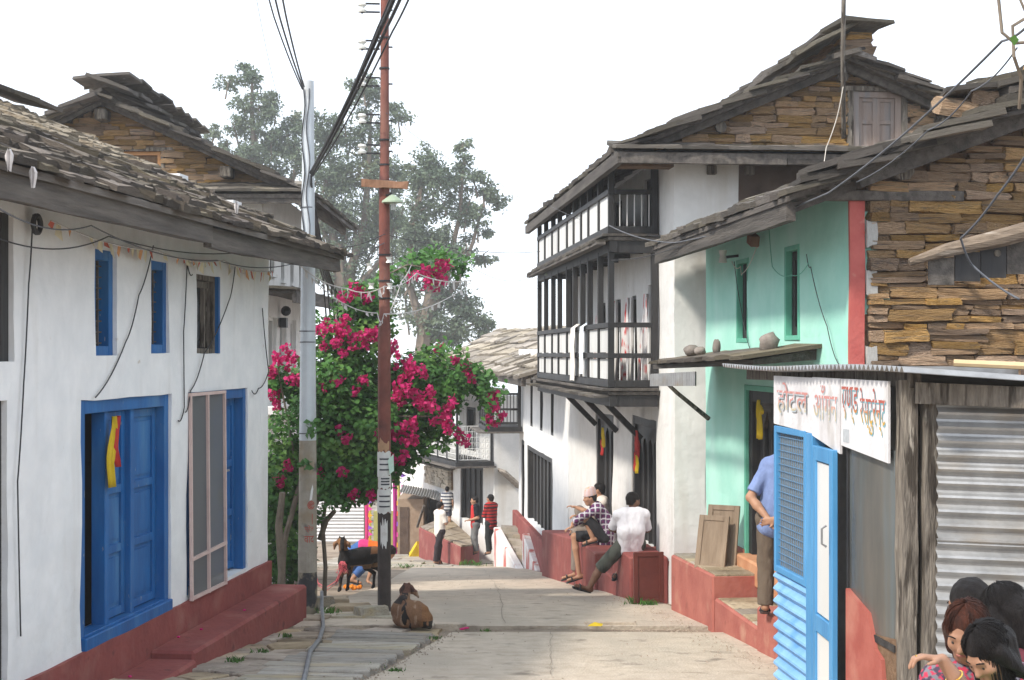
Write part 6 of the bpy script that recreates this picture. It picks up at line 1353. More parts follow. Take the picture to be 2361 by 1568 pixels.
# ragged white festoons across the street
M_rag = mat('grey_white_rag', (.50, .47, .46), (.62, .59, .58), 9, .9, .1)
def festoon(pts, label, seed, sag, mt, cols, dens=.38, ln=.06):
    r = random.Random(seed); out = []
    for (a, b) in zip(pts, pts[1:]):
        a, b = Vector(a), Vector(b)
        for i in range(22): t = i / 22; p = a.lerp(b, t); p.z -= sag * 4 * t * (1 - t); out.append(p)
    out.append(Vector(pts[-1])); t = empty('festoon', label, 'festoon', out[0], group='ragged festoons'); o0 = out[0]
    MB().tube([p - o0 for p in out], .006, 4).build('string', M_rag, t)
    for k in range(len(out) - 1):
        if r.random() < dens:
            p = out[k] - o0; q = out[k + 1] - o0; l = r.uniform(.4, 1.3) * ln; w = r.uniform(.03, .08)
            MB().add([p + Vector((0, 0, .005)), p.lerp(q, .7) + Vector((0, 0, .005)), p.lerp(q, .6) + Vector((r.uniform(-.03, .03), .02, -l)), p + Vector((r.uniform(-.02, .03), -.02, -l * .7))], [(0, 1, 2, 3)]).build('rag', cols[k % len(cols)], t)
festoon([P(718, 640, 17.6), P(870, 722, 18.0), P(885, 724, 17.9), P(1075, 660, 19.5)], 'ragged white paper festoon sagging between the poles', 1, .10, None, [M_rag])
festoon([P(690, 610, 17.6), P(800, 665, 18.1), P(886, 660, 17.9), P(960, 630, 18.8), P(1090, 645, 19.6)], 'upper ragged white festoon through the topmost blossom', 2, .06, None, [M_rag], ln=.10)
festoon([P(900, 716, 18.3), P(925, 650, 18.6), P(948, 612, 18.9)], 'short steep white festoon right of the rusty pole', 3, .02, None, [M_rag])
M_flagred = mat('faded_red_flag', (.50, .10, .07), (.6, .17, .10), 9, .9, .1); M_flagor = mat('faded_orange_flag', (.60, .30, .14), None, 9, .9, .1); M_flagpale = mat('pale_yellow_flag', (.62, .56, .40), None, 9, .9, .1)
festoon([wl(-.8, .97, -.10), wl(1.4, .90, -.10), wl(3.3, .93, -.10), wl(5.1, .92, -.10)], 'string of faded red and yellow pennants under the left eave', 4, .05, None, [M_flagred, M_flagpale, M_flagpale, M_flagor, M_flagpale], .5, ln=.10)
for (x, y, d) in ((20, 345, 8.7), (75, 385, 9.0), (545, 465, 14.5), (615, 555, 15.8)):
    p = P(x, y, d); o = ribbon([p + Vector((0, 0, -k * .03)) for k in range(5)], [.02, .05, .045, .03, .02], .012, seed=x).build('cloth_knot', M_rag, None); tag(o, {20: 'pale rag knot on the roof wire, far left edge', 75: 'pale rag knot on the roof wire, second from the left edge', 545: 'pale rag knot hanging above the middle of the left slate roof', 615: 'small rag knot by the far end of the left slate roof'}[x], 'rag')
# twig with a leaf, top right
o = MB().tube([P(2372, 45, 6.5), P(2340, -30, 6.5)], .006, 5).tube([P(2300, -20, 6.4), P(2310, 75, 6.4), P(2340, 100, 6.4), P(2385, 96, 6.4)], .008, 5).tube([P(2400, 20, 6.5), P(2335, 60, 6.5), P(2338, 130, 6.5), P(2355, 180, 6.6), P(2350, 250, 6.7)], .008, 5).build('bare_vine', M_twig, None); tag(o, 'bare twisting vine hanging in the top right corner', 'vine')
MB().add([P(2328, 88, 6.38), P(2340, 80, 6.38), P(2350, 92, 6.38), P(2338, 106, 6.38)], [(0, 1, 2, 3)]).build('leaf', M_grass, o)
# hose beside the pole
o = MB().tube([G(742, 18.2) + Vector((0, 0, .25)), G(742, 17.6) + Vector((0, 0, .12)), G(744, 16.8) + Vector((0, 0, .07)), G(745, 15.8) + Vector((0, 0, .07)), G(736, 14.8) + Vector((0, 0, .07)), G(715, 13.9) + Vector((0, 0, .07)), G(705, 12.6) + Vector((0, 0, .06)), G(690, 11.0) + Vector((0, 0, .05))], .022, 9).build('hose', M_hose, None, smooth=True); tag(o, 'grey plastic hose lying along the flagstones', 'hose')
# green lamp on the balcony
lb = P(1275, 628, 27.6); o = empty('balcony_lamp', 'green enamel lamp on the lower balcony edge', 'lamp', lb); lathe(o, 'lamp_shade', MATS['green_enamel'], [(0, 0, -.05, .16), (0, 0, -.04, .155), (0, 0, .02, .08), (0, 0, .05, .02)], 16); MB().tube([(0, 0, .04), (.25, .1, .10), (.5, .2, .08)], .012, 6).build('lamp_arm', M_iron, o)
# ------------------------------------------------------------------ figures: signed-distance bodies meshed as one continuous surface
def surface_nets(f, org, h):
    s = f < 0; nx, ny, nz = f.shape
    c = [s[i:nx-1+i, j:ny-1+j, k:nz-1+k] for i in (0, 1) for j in (0, 1) for k in (0, 1)]
    cnt = sum(x.astype(np.int8) for x in c); act = (cnt > 0) & (cnt < 8); ids = np.argwhere(act)
    idx = -np.ones(act.shape, dtype=np.int64); idx[act] = np.arange(len(ids))
    acc = np.zeros((len(ids), 3)); num = np.zeros(len(ids)); I, J, K = ids.T
    for a in range(3):
        for o1 in (0, 1):
            for o2 in (0, 1):
                off = [0, 0, 0]; oth = [q for q in range(3) if q != a]; off[oth[0]] = o1; off[oth[1]] = o2; of2 = list(off); of2[a] = 1
                fa = f[I + off[0], J + off[1], K + off[2]]; fb = f[I + of2[0], J + of2[1], K + of2[2]]; cr = (fa < 0) != (fb < 0)
                t = np.where(cr, fa / np.where(cr, fa - fb, 1), 0); p = np.array(off, float)[None].repeat(len(ids), 0); p[:, a] += t; acc[cr] += p[cr]; num[cr] += 1
    V = (ids + acc / num[:, None]) * h + org; F = []
    for a in range(3):
        b, c_ = [(1, 2), (2, 0), (0, 1)][a]
        sa = np.take(s, range(f.shape[a] - 1), a); sb = np.take(s, range(1, f.shape[a]), a)
        for sgn in (0, 1):
            e = np.argwhere((sa & ~sb) if sgn == 0 else (~sa & sb))
            if not len(e): continue
            ok = (e[:, b] > 0) & (e[:, c_] > 0) & (e[:, b] < f.shape[b] - 1) & (e[:, c_] < f.shape[c_] - 1); e = e[ok]
            def at(db, dc): q = e.copy(); q[:, b] += db; q[:, c_] += dc; return idx[q[:, 0], q[:, 1], q[:, 2]]
            quad = np.stack([at(-1, -1), at(0, -1), at(0, 0), at(-1, 0)], 1)
            F.append(quad if sgn == 0 else quad[:, ::-1])
    return V, np.concatenate(F)
def sdf(name, prims, h, mt, parent, k=0.025, cuts=(), smooth=True, noise_amp=0.0, nsc=20, loc=None, only=True):
    """prims: ('c',a,b,ra,rb) tapered capsule, ('k',..) the same cut flat at b, ('e',c,(rx,ry,rz),R|None) ellipsoid. cuts: (point, normal) keeps the side behind the normal"""
    lo = np.full(3, 1e9); hi = np.full(3, -1e9)
    for p in prims:
        if p[0] == 'e': r = max(p[2]); q = [np.array(p[1]) - r, np.array(p[1]) + r]
        else: r = max(p[3], p[4]); q = [np.minimum(p[1], p[2]) - r, np.maximum(p[1], p[2]) + r]
        lo = np.minimum(lo, q[0]); hi = np.maximum(hi, q[1])
    lo -= 3 * h; hi += 3 * h; n = np.ceil((hi - lo) / h).astype(int) + 1
    f = np.full(n, .5, dtype=np.float32); ax = [lo[i] + h * np.arange(n[i]) for i in range(3)]; kk = k
    for p in prims:
        if p[0] == 'e': r = max(p[2]); a = np.array(p[1]) - r; b = np.array(p[1]) + r
        else: r = max(p[3], p[4]); a = np.minimum(p[1], p[2]) - r; b = np.maximum(p[1], p[2]) + r
        mg = kk * 1.2 + 2 * h; i0 = np.maximum(0, ((a - mg - lo) / h).astype(int)); i1 = np.minimum(n, ((b + mg - lo) / h).astype(int) + 2)
        X, Y, Z = np.meshgrid(ax[0][i0[0]:i1[0]], ax[1][i0[1]:i1[1]], ax[2][i0[2]:i1[2]], indexing='ij'); Q = np.stack([X, Y, Z], -1)
        if p[0] == 'e':
            d = Q - np.array(p[1])
            if p[3] is not None: d = d @ np.array(p[3])
            rr_ = np.array(p[2]); k0 = np.linalg.norm(d / rr_, axis=-1); k1 = np.linalg.norm(d / rr_ ** 2, axis=-1); dist = k0 * (k0 - 1) / np.maximum(k1, 1e-6)
        else:
            A, B = np.array(p[1], float), np.array(p[2], float); ab = B - A; L2 = max(1e-9, ab @ ab); t = np.clip(((Q - A) @ ab) / L2, 0, 1); dist = np.linalg.norm(Q - A - t[..., None] * ab, axis=-1) - (p[3] + (p[4] - p[3]) * t)
            if p[0] == 'k': dist = np.maximum(dist, ((Q - B) @ ab) / math.sqrt(L2))
        sub = f[i0[0]:i1[0], i0[1]:i1[1], i0[2]:i1[2]]; kq = kk if len(p) < 6 or p[0] == 'e' else p[5]
        hh = np.clip(.5 + .5 * (sub - dist) / kq, 0, 1); f[i0[0]:i1[0], i0[1]:i1[1], i0[2]:i1[2]] = sub * (1 - hh) + dist * hh - kq * hh * (1 - hh)
    X, Y, Z = np.meshgrid(*ax, indexing='ij')
    for c in cuts:
        pt, nr = np.array(c[0], float), np.array(c[1], float); nr = nr / np.linalg.norm(nr); f = np.maximum(f, (X - pt[0]) * nr[0] + (Y - pt[1]) * nr[1] + (Z - pt[2]) * nr[2])
    if noise_amp: f = f + noise_amp * (np.sin(X * nsc * 1.3 + Z * nsc * .7) * np.sin(Y * nsc * 1.1 + 1.7 * X * nsc * .4) * np.cos(Z * nsc * .5 + Y * nsc * .9))
    f[0] = f[-1] = .5; f[:, 0] = f[:, -1] = .5; f[:, :, 0] = f[:, :, -1] = .5
    V, F = surface_nets(f.astype(np.float64), lo, h)
    me = bpy.data.meshes.new(name); me.from_pydata(V.tolist(), [], F.tolist()); me.update()
    if smooth: me.polygons.foreach_set('use_smooth', [True] * len(me.polygons))
    me.materials.append(mt); return mesh_obj(name, me, None, parent, loc)
v3 = lambda *a: np.array(a, float)
def unit(v): return np.array(v, float) / np.linalg.norm(v)
M_skin = mat('brown_skin', (.36, .19, .115), (.42, .23, .145), 9, .55, .08, 60, spec=.35, hue=0)
M_skind = mat('dark_brown_skin', (.16, .075, .045), (.20, .10, .06), 9, .55, .08, 60, spec=.35)
M_hair = mat('black_hair', (.006, .005, .006), (.016, .013, .012), 30, .5, .6, 90, stretch=(4, 4, .4), spec=.18)
M_eye = mat('eye', (.02, .015, .012), None, 20, .2, 0, spec=.6)
M_lip = mat('lip', (.30, .10, .08), None, 20, .5, 0)
def cloth(name, c, c2=None, **kw): return mat(name, c, c2 or tuple(min(1, x * 1.2) for x in c), 8, .9, .75, 13, stretch=(1.2, 1.2, .55), bdist=.03, **kw)
def hand_prims(w, dirv, palm_n, curl=.5, s=1.0, side=1):
    """palm and five fingers starting at the wrist w; dirv along the hand, palm_n out of the palm"""
    d = unit(dirv); n = unit(np.array(palm_n) - d * np.dot(palm_n, d)); sd = np.cross(d, n) * side; pr = []
    w = np.array(w, float); c = w + d * .045 * s
    for q in (-1, 0, 1): pr.append(('c', w + d * .012 * s + sd * q * .012 * s, w + d * .075 * s + sd * q * .022 * s, .015 * s, .012 * s, .008))
    for q, ln in zip((-1.5, -.5, .5, 1.5), (.058, .072, .076, .066)):
        a = w + d * .082 * s + sd * q * .0175 * s; b = a + (d * math.cos(curl * .6) + n * math.sin(curl * .6)) * ln * .5 * s; e = b + (d * math.cos(curl * 1.7) + n * math.sin(curl * 1.7)) * ln * .5 * s
        pr += [('c', a, b, .0092 * s, .0082 * s, .004), ('c', b, e, .0082 * s, .0068 * s, .004)]
    a = w + d * .02 * s + sd * .022 * s; b = a + (d * .6 + sd * .75 + n * .3) * .036 * s; e = b + (d * .9 + sd * .2 + n * .4) * .030 * s
    pr += [('c', a, b, .012 * s, .010 * s, .006), ('c', b, e, .0095 * s, .0075 * s, .004)]
    return pr
def head_prims(hc, fw, up, s=1.0):
    fw = unit(fw); up = unit(np.array(up) - fw * np.dot(up, fw)); sd = np.cross(fw, up); R = np.stack([sd, fw, up], 1)
    L = lambda x, y, z: np.array(hc) + (sd * x + fw * y + up * z) * s
    pr = [('e', L(0, -.008, .018), (.074 * s, .093 * s, .098 * s), R), ('e', L(0, .028, -.03), (.058 * s, .062 * s, .085 * s), R), ('c', L(-.022, .045, -.088), L(.022, .045, -.088), .026 * s, .026 * s, .02), ('c', L(0, .084, .012), L(0, .102, -.022), .009 * s, .014 * s, .012),
          ('c', L(-.03, .078, .026), L(.03, .078, .026), .013 * s, .013 * s, .012), ('c', L(-.018, .078, -.058), L(.018, .078, -.058), .010 * s, .010 * s, .01), ('e', L(.040, .062, -.018), (.022 * s,) * 3, R), ('e', L(-.040, .062, -.018), (.022 * s,) * 3, R),
          ('e', L(.076, -.005, -.005), (.010 * s, .018 * s, .030 * s), R), ('e', L(-.076, -.005, -.005), (.010 * s, .018 * s, .030 * s), R)]
    return pr, L, R
def strands(root, L, hc, bk, mt, s, seed):
    r = random.Random(seed); m = MB(); bk = np.array(bk)
    for i in range(900):
        ph = r.uniform(-math.pi * .86, math.pi * .86); pts = []; th1 = r.uniform(1.0, 1.75); rr_ = r.uniform(.99, 1.05) if r.random() < .93 else r.uniform(1.05, 1.12)
        for k in range(6):
            th = lerp(.12, th1, k / 5); pts.append(L(.084 * rr_ * math.sin(th) * math.sin(ph), -.020 - .100 * rr_ * math.sin(th) * math.cos(ph), .034 + .094 * rr_ * math.cos(th)))
        if abs(ph) < 2.2:
            e = pts[-1]; drop = r.uniform(.10, .30); t_ = np.array([bk[0] * .5 + e[0] * .5, bk[1] * .5 + e[1] * .5, e[2] - drop])
            pts += [lerp(e, t_, .5) + v3(r.uniform(-.012, .012), r.uniform(-.012, .012), 0), t_ + v3(r.uniform(-.02, .02), r.uniform(-.02, .02), 0)]
        m.tube([q + v3(*(r.gauss(0, .002) for _ in range(3))) for q in pts], [.0019] * (len(pts) - 1) + [.0007], 3, False)
    tag(m.build('hair_strands', mt, root, smooth=True, fix=False), kind='stuff')
def person(name, label, base, J, top=None, bottom=None, hair='short', skin=None, h=.011, s=1.0, fem=False, feet='sandal', cap=None, face=True, topname='shirt', botname='trousers', sleeve=1.0, leglen=1.0, group=None, curlL=.6, curlR=.6, extra=None, hands=True, vtop=None, waist=None, hair_cut=None, nohead=False):
    """J: joints in metres relative to base, world axes. sleeve/leglen: how far clothes reach along limbs (0..1 upper, 1..2 lower limb)"""
    skin = skin or M_skin; root = empty(name, label, 'person', base, group=group); g = {k: np.array(v, float) for k, v in J.items()}
    hl, hr, sl, sr = g['hl'], g['hr'], g['sl'], g['sr']; pel = (hl + hr) / 2; shc = (sl + sr) / 2; nk = g.get('neck', shc + v3(0, 0, .05)); pr = []
    tw = .105 * s if not fem else .09 * s
    a1, a2 = lerp(pel, hl, .55), lerp(pel, hr, .55); b1_, b2_ = lerp(shc, sl, .50), lerp(shc, sr, .50); mid = g.get('mid'); 
    def torso(infl, kind='c', low=0.0):
        q = []
        for a, b in ((a1, b1_), (a2, b2_)):
            a = a + unit(pel - shc) * low
            if mid is not None: mm_ = mid + (a + b) / 2 - (pel + shc) / 2; q += [('c', mm_, a, tw * .92 + infl, tw + infl), ('c', mm_, b, tw * .92 + infl, tw * .86 + infl)]
            else: q += [('c', b, a, tw * .86 + infl, tw + infl)]
        q += [('c', sl, sr, .058 * s + infl, .058 * s + infl)]
        if mid is not None: q += [('c', mid, lerp(pel, mid, .15), tw * .95 + infl, tw + infl), ('c', mid, lerp(shc, mid, .1), tw * .95 + infl, tw * .86 + infl)]
        else: q += [('c', lerp(shc, pel, .08), pel, tw * .88 + infl, tw + infl)]
        return q
    pr += torso(0) + [('c', hl, hr, .09 * s, .09 * s), ('c', nk, g['head'] + v3(0, 0, -.05 * s), .050 * s, .047 * s)]
    hp, L, R = head_prims(g['head'], g['face'], g.get('up', v3(0, 0, 1)), s); pr += hp
    for S, c_ in (('l', curlL), ('r', curlR)):
        sh, el, wr = g['s' + S], g['e' + S], g['w' + S]
        pr += [('c', sh, el, .050 * s, .040 * s), ('c', el, lerp(el, wr, .35), .040 * s, .041 * s), ('c', lerp(el, wr, .35), wr, .040 * s, .025 * s)]
        if hands: pr += hand_prims(wr, g.get('d' + S, wr - el), g.get('n' + S, v3(0, -.3, -1)), c_, s, 1 if S == 'l' else -1)
        hpj, kn, an = g['h' + S], g['k' + S], g['a' + S]; toe = g['t' + S]
        pr += [('c', hpj, kn, .080 * s, .055 * s), ('c', kn, lerp(kn, an, .3), .053 * s, .054 * s), ('c', lerp(kn, an, .3), an, .053 * s, .034 * s), ('c', an + (toe - an) * -.22, toe, .033 * s, .024 * s)]
    sdf('body', pr, h, skin, root, .022)
    off = v3(0, 0, 0)
    if top is not None:
        q = torso(.017, low=.06 if waist is None else waist)
        for S in 'lr':
            sh, el, wr = g['s' + S], g['e' + S], g['w' + S]
            if sleeve <= 1: q += [('k', sh, lerp(sh, el, sleeve), .066 * s, .062 * s)]
            else: q += [('c', sh, el, .064 * s, .055 * s), ('k', el, lerp(el, wr, sleeve - 1), .055 * s, .040 * s)]
        q += [('k', shc, nk + (g['head'] - nk) * .12, .075 * s, .066 * s)]
        t = sdf(topname, q, h, top, root, .03, noise_amp=.003, nsc=48)
        if vtop: set_col(t.data, np.array([vtop(v.co) for v in t.data.vertices]))
    if bottom is not None:
        q = [('c', hl, hr, .105 * s, .105 * s), ('c', pel, lerp(pel, shc, .18), .115 * s, .105 * s)]
        for S in 'lr':
            hpj, kn, an = g['h' + S], g['k' + S], g['a' + S]
            if leglen <= 1: q += [('k', hpj, lerp(hpj, kn, leglen), .102 * s, .088 * s)]
            else: q += [('c', hpj, kn, .100 * s, .078 * s), ('k', kn, lerp(kn, an, leglen - 1), .078 * s, .072 * s)]
        sdf(botname, q, h, bottom, root, .03, noise_amp=.004, nsc=30)
    if hair:
        q = [('e', L(0, -.020, .034), (.084 * s, .100 * s, .094 * s), R)]
        fwd, upv = R[:, 1], R[:, 2]
        if hair == 'short': sdf('hair', q + [('c', L(0, -.06, -.03), L(0, -.05, .0), .05 * s, .06 * s)], h * .8, M_hair, root, .02, [(L(0, .052, .042), fwd * .85 - upv * .55), (L(0, 0, -.058), -upv)], noise_amp=.004, nsc=60)
        elif hair == 'long':
            bk = g.get('hairend', g['head'] + v3(0, .12, -.38)); q += [('c', L(0, -.07, 0), (L(0, -.09, -.06) + bk) / 2, .075 * s, .075 * s), ('c', (L(0, -.09, -.06) + bk) / 2, bk, .075 * s, .05 * s), ('c', L(.06, .0, .02), L(.075, -.02, -.12), .04 * s, .03 * s), ('c', L(-.06, .0, .02), L(-.075, -.02, -.12), .04 * s, .03 * s)]
            strands(root, L, g['head'], bk, M_hair if hair_cut is None else hair_cut, s, int(abs(hash(label)) % 1000) if False else len(label))
            sdf('hair', q, h * .7, M_hair if hair_cut is None else hair_cut, root, .02, [(L(0, .060, .030), fwd * .9 - upv * .45)], noise_amp=.003, nsc=70)
    if face:
        m = MB()
        for sx in (-1, 1): m.ball(L(sx * .032, .0815, .004), .0078 * s, 8, 6)
        m.build('eyes', M_eye, root, smooth=True)
        m = MB()
        for sx in (-1, 1): m.tube([L(sx * .016, .0905, .030), L(sx * .034, .0885, .035), L(sx * .05, .078, .028)], .003 * s, 5)
        m.build('eyebrows', M_hair, root); MB().tube([L(-.022, .0845, -.054), L(0, .0905, -.053), L(.022, .0845, -.054)], .0058 * s, 6).build('mouth', M_lip, root)
    if cap == 'topi':
        q = []; m = MB(); vs = []; n = 16
        for k, (z, rx, ry) in enumerate(((.045, .088, .104), (.075, .090, .105), (.13, .082, .096), (.165, .07, .085), (.172, .03, .04))):
            for i in range(n): a = 2 * math.pi * i / n; vs.append(L(rx * math.cos(a), -.012 + ry * math.sin(a), z + .012 * math.sin(a * 2 + 1) * (k > 1) - .012 * math.sin(a)))
        m.v = [tuple(x) for x in vs]; m.f = [(k*n+i, k*n+(i+1) % n, (k+1)*n+(i+1) % n, (k+1)*n+i) for k in range(4) for i in range(n)] + [tuple(4*n + i for i in range(n))]
        o = m.build('cap', vcol_mat('patterned_topi_cloth', .9, .1), root, smooth=False); set_col(o.data, [((.62, .42, .38) if (i * 7 // 3) % 3 else (.66, .36, .20)) if i % 2 else (.60, .50, .52) for i in range(len(o.data.vertices))])
    if feet:
        for S in 'lr':
            an, toe = g['a' + S], g['t' + S]; dd = unit(toe - an); heel = an - (toe - an) * .22; dn = g.get('sole' + S, v3(0, 0, -1)); o_ = dn * .026 * s; tz = toe + dd * .03 * s
            up_ = -np.array(dn); sdv = np.cross(dd, up_); sdv = sdv / np.linalg.norm(sdv); A = heel + o_; B = tz + o_; A = A - up_ * (A - B).dot(up_) * (1 if abs(dd[2]) < .3 and False else 0)
            m = MB(); ws = ((0, .028), (.35, .033), (.75, .044), (1.0, .026)); vs = []
            for t_, w in ws:
                c = lerp(A, B, t_)
                for u_ in (0, .018): vs += [c + sdv * w * s - up_ * u_, c - sdv * w * s - up_ * u_]
            m.v = [tuple(x) for x in vs]
            for i in range(3):
                a = i * 4; m.f += [(a, a+1, a+5, a+4), (a+2, a+6, a+7, a+3), (a, a+4, a+6, a+2), (a+1, a+3, a+7, a+5)]
            m.f += [(0, 2, 3, 1), (12, 13, 15, 14)]
            f_ = m.build('sandal', M_iron if feet == 'sandal' else feet, root)
            c = lerp(A, B, .68); MB().tube([c + sdv * .046 * s, c + up_ * .055 * s + sdv * .02 * s, c + up_ * .055 * s - sdv * .02 * s, c - sdv * .046 * s], .012 * s, 6).build('strap', M_iron, f_)
    return root
def stand(h=1.65, face=0.0, arms='folded', spread=.10, lean=0.0, shift=0.0):
    """upright joints; face: heading in degrees, 0 looks at the viewer, 90 to the right"""
    k = h / 1.70; a = math.radians(face); f = v3(math.sin(a), -math.cos(a), 0); l = v3(math.cos(a), math.sin(a), 0)   # l: the person's left... seen from above
    X = lambda side, fw, z: l * side * k + f * fw * k + v3(0, 0, z * k)
    J = dict(hl=X(.085, 0, .90), hr=X(-.085, 0, .90), kl=X(spread, .03, .49), kr=X(-spread, .04 + shift, .49), al=X(spread, -.02, .075), ar=X(-spread, -.02 + shift, .075), tl=X(spread + .03, .12, .035), tr=X(-spread - .03, .12 + shift, .035),
             sl=X(.165, lean, 1.39), sr=X(-.165, lean, 1.39), neck=X(0, lean, 1.44), head=X(0, lean + .03, 1.585), face=f)
    if arms == 'folded': J.update(el=X(.22, .06 + lean, 1.12), er=X(-.22, .06 + lean, 1.12), wl=X(-.02, .20 + lean, 1.15), wr=X(.02, .22 + lean, 1.11), dl=-l, dr=l, nl=-f, nr=-f)
    elif arms == 'back': J.update(el=X(.25, -.12, 1.10), er=X(-.25, -.12, 1.10), wl=X(.02, -.22, .90), wr=X(-.03, -.23, .92), dl=-l + v3(0, 0, -.3), dr=l + v3(0, 0, -.3), nl=-f, nr=-f)
    elif arms == 'front': J.update(el=X(.23, -.04 + lean, 1.10), er=X(-.23, -.04 + lean, 1.10), wl=X(.10, .18, 1.02), wr=X(-.10, .18, 1.00), dl=f - l * .4, dr=f + l * .4, nl=v3(0, 0, -1), nr=v3(0, 0, -1))
    else: J.update(el=X(.23, -.02, 1.11), er=X(-.23, -.02, 1.11), wl=X(.23, .04, .86), wr=X(-.23, .04, .86), nl=-l, nr=l)
    return J

# --- the three men on the red ledge
wp = cloth('white_polo_cotton', (.68, .67, .72), (.76, .75, .79))
b = Vector((1.62, 20.45, -2.66)); 
person('person', 'man in white polo and dark shorts sitting on the ledge, back turned', b, dict(hl=(-.12, .02, .09), hr=(.08, .03, .09), sl=(-.19, -.03, .485), sr=(.165, .01, .49), neck=(.0, .02, .55), head=(.015, .05, .665), face=(.75, .66, -.15), mid=(-.02, -.06, .30),
    el=(-.27, .10, .29), wl=(-.10, .25, .22), er=(.22, .16, .27), wr=(.02, .28, .20), nl=(0, 0, -1), nr=(0, 0, -1), kl=(-.43, .16, -.27), al=(-.585, .10, -.53), tl=(-.76, .02, -.47), solel=(-.45, .1, -.88), kr=(.02, .46, .06), ar=(-.16, .42, -.36), tr=(-.22, .34, -.40)),
    wp, cloth('dark_olive_shorts', (.055, .06, .05), (.09, .095, .08), c3=(.035, .04, .035), s3=6), skin=M_skind, sleeve=.95, leglen=.98, waist=.05, h=.010, botname='shorts')
def plaid(co):
    a = math.sin(co.x * 75) ; b_ = math.sin(co.z * 75 + co.y * 20)
    if a > .75 or b_ > .75: return (.50, .48, .52)
    return (.13, .03, .10) if a * b_ > 0 else (.06, .045, .10)
b = Vector((P(1392, 0, 23.9).x, 23.9, -2.99))
person('person', 'man in patterned topi cap and plaid shirt sitting with one foot up', b, dict(hl=(.0, -.09, .10), hr=(.0, .09, .10), sl=(-.10, -.17, .55), sr=(-.12, .17, .56), neck=(-.15, 0, .60), head=(-.22, 0, .71), face=(-.97, -.22, -.08), mid=(.06, 0, .33),
    el=(-.36, -.20, .44), wl=(-.50, -.16, .33), dl=(-.35, 0, -.9), nl=(1, 0, 0), er=(-.34, .16, .36), wr=(-.50, .08, .25), dr=(-.8, -.3, -.3), kl=(-.28, -.13, .40), al=(-.17, -.14, .07), tl=(-.32, -.16, .02), kr=(-.46, .08, .10), ar=(-.38, .04, -.53), tr=(-.56, .0, -.58), nr=(0, 0, -1)),
    vcol_mat('purple_plaid_cotton', .9, .2, 60), cloth('black_shorts', (.012, .013, .016), (.03, .03, .034)), sleeve=1.85, leglen=.95, cap='topi', h=.010, vtop=plaid, botname='shorts')
b = Vector((P(1398, 0, 24.9).x, 24.85, -3.0))
person('person', 'man half hidden behind the plaid-shirted man, grey trousers and sandals', b, dict(hl=(-.02, -.09, .10), hr=(-.02, .09, .10), sl=(-.06, -.17, .58), sr=(-.10, .17, .58), neck=(-.10, 0, .64), head=(-.13, .02, .76), face=(-.95, .25, -.05), el=(-.30, -.2, .42), wl=(-.52, -.14, .50), dl=(-.9, 0, .2), nl=(0, 0, -1), er=(-.30, .2, .36), wr=(-.48, .10, .34), kl=(-.44, .12, .42), al=(-.42, .10, .10), tl=(-.58, .10, .06), kr=(-.50, -.10, .08), ar=(-.52, -.12, -.60), tr=(-.72, -.16, -.65), nr=(0, 0, -1)),
    cloth('cream_shirt', (.60, .54, .48)), cloth('grey_brown_trousers', (.17, .14, .12), (.24, .20, .17)), sleeve=.9, leglen=1.9, h=.011)
# --- man in blue behind the mesh panel
b = Vector((P(1790, 0, 13.75).x, 13.75, -2.375)); jb = stand(1.66, 160, 'back')
for k_, dx in (('head', .20), ('neck', .14), ('sl', .09), ('sr', .09), ('el', .03), ('er', .03)): jb[k_] = jb[k_] + v3(dx, 0, 0)
person('person', 'man in blue polo standing behind the mesh panel, hands behind back', b, jb, cloth('blue_polo_cotton', (.16, .22, .42), (.21, .28, .50)), cloth('olive_brown_trousers', (.10, .075, .055), (.15, .115, .085)), sleeve=.85, leglen=1.95, h=.010)
# --- group down the street
def gp(x, d, up=0.0): return Vector((P(x, 0, d).x, d, gz(d) + up))
person('person', 'man in cream shirt and black trousers standing in the street', gp(1014, 40, .03), stand(1.64, 125, 'folded', .07, 0, -.16), cloth('cream_white_shirt', (.66, .62, .56), (.74, .70, .64)), cloth('black_track_trousers', (.018, .014, .018), (.04, .03, .035)), sleeve=.9, leglen=1.95, h=.015)
def stripes(co): return (.62, .62, .62) if math.sin(co.z * 62) > 0 else (.08, .09, .13)
person('person', 'boy in striped T-shirt walking away behind the cream-shirted man', Vector((P(1031, 0, 46).x, 46, -5.32)), stand(1.28, 175, 'down'), vcol_mat('striped_jersey', .9, .1), cloth('dark_shorts', (.05, .05, .07)), sleeve=.7, leglen=.9, h=.016, s=.8, vtop=stripes)
def redblack(co): return (.50, .03, .03) if co.x < -.03 + .04 * math.sin(co.z * 3) else (.012, .012, .018)
person('person', 'man in red and black T-shirt and grey trousers facing the group', Vector((P(1096, 0, 40.6).x, 40.6, -5.36)), stand(1.52, -80, 'front', .08), vcol_mat('red_black_jersey', .9, .1), cloth('mid_grey_trousers', (.15, .15, .15), (.2, .2, .2)), sleeve=.8, leglen=1.95, h=.015, vtop=redblack)
def redstripe(co): return (.42, .03, .03) if math.sin(co.z * 75) > -.3 else (.04, .02, .025)
person('person', 'youth in red striped hooded top leaning at the white stair wall', Vector((P(1132, 0, 39.5).x, 39.5, -5.24)), stand(1.56, -135, 'folded', .09, .0, .16), vcol_mat('red_striped_hoodie', .9, .1), cloth('black_green_track_pants', (.015, .018, .018), (.03, .035, .034)), sleeve=1.9, leglen=1.9, h=.015, vtop=redstripe)
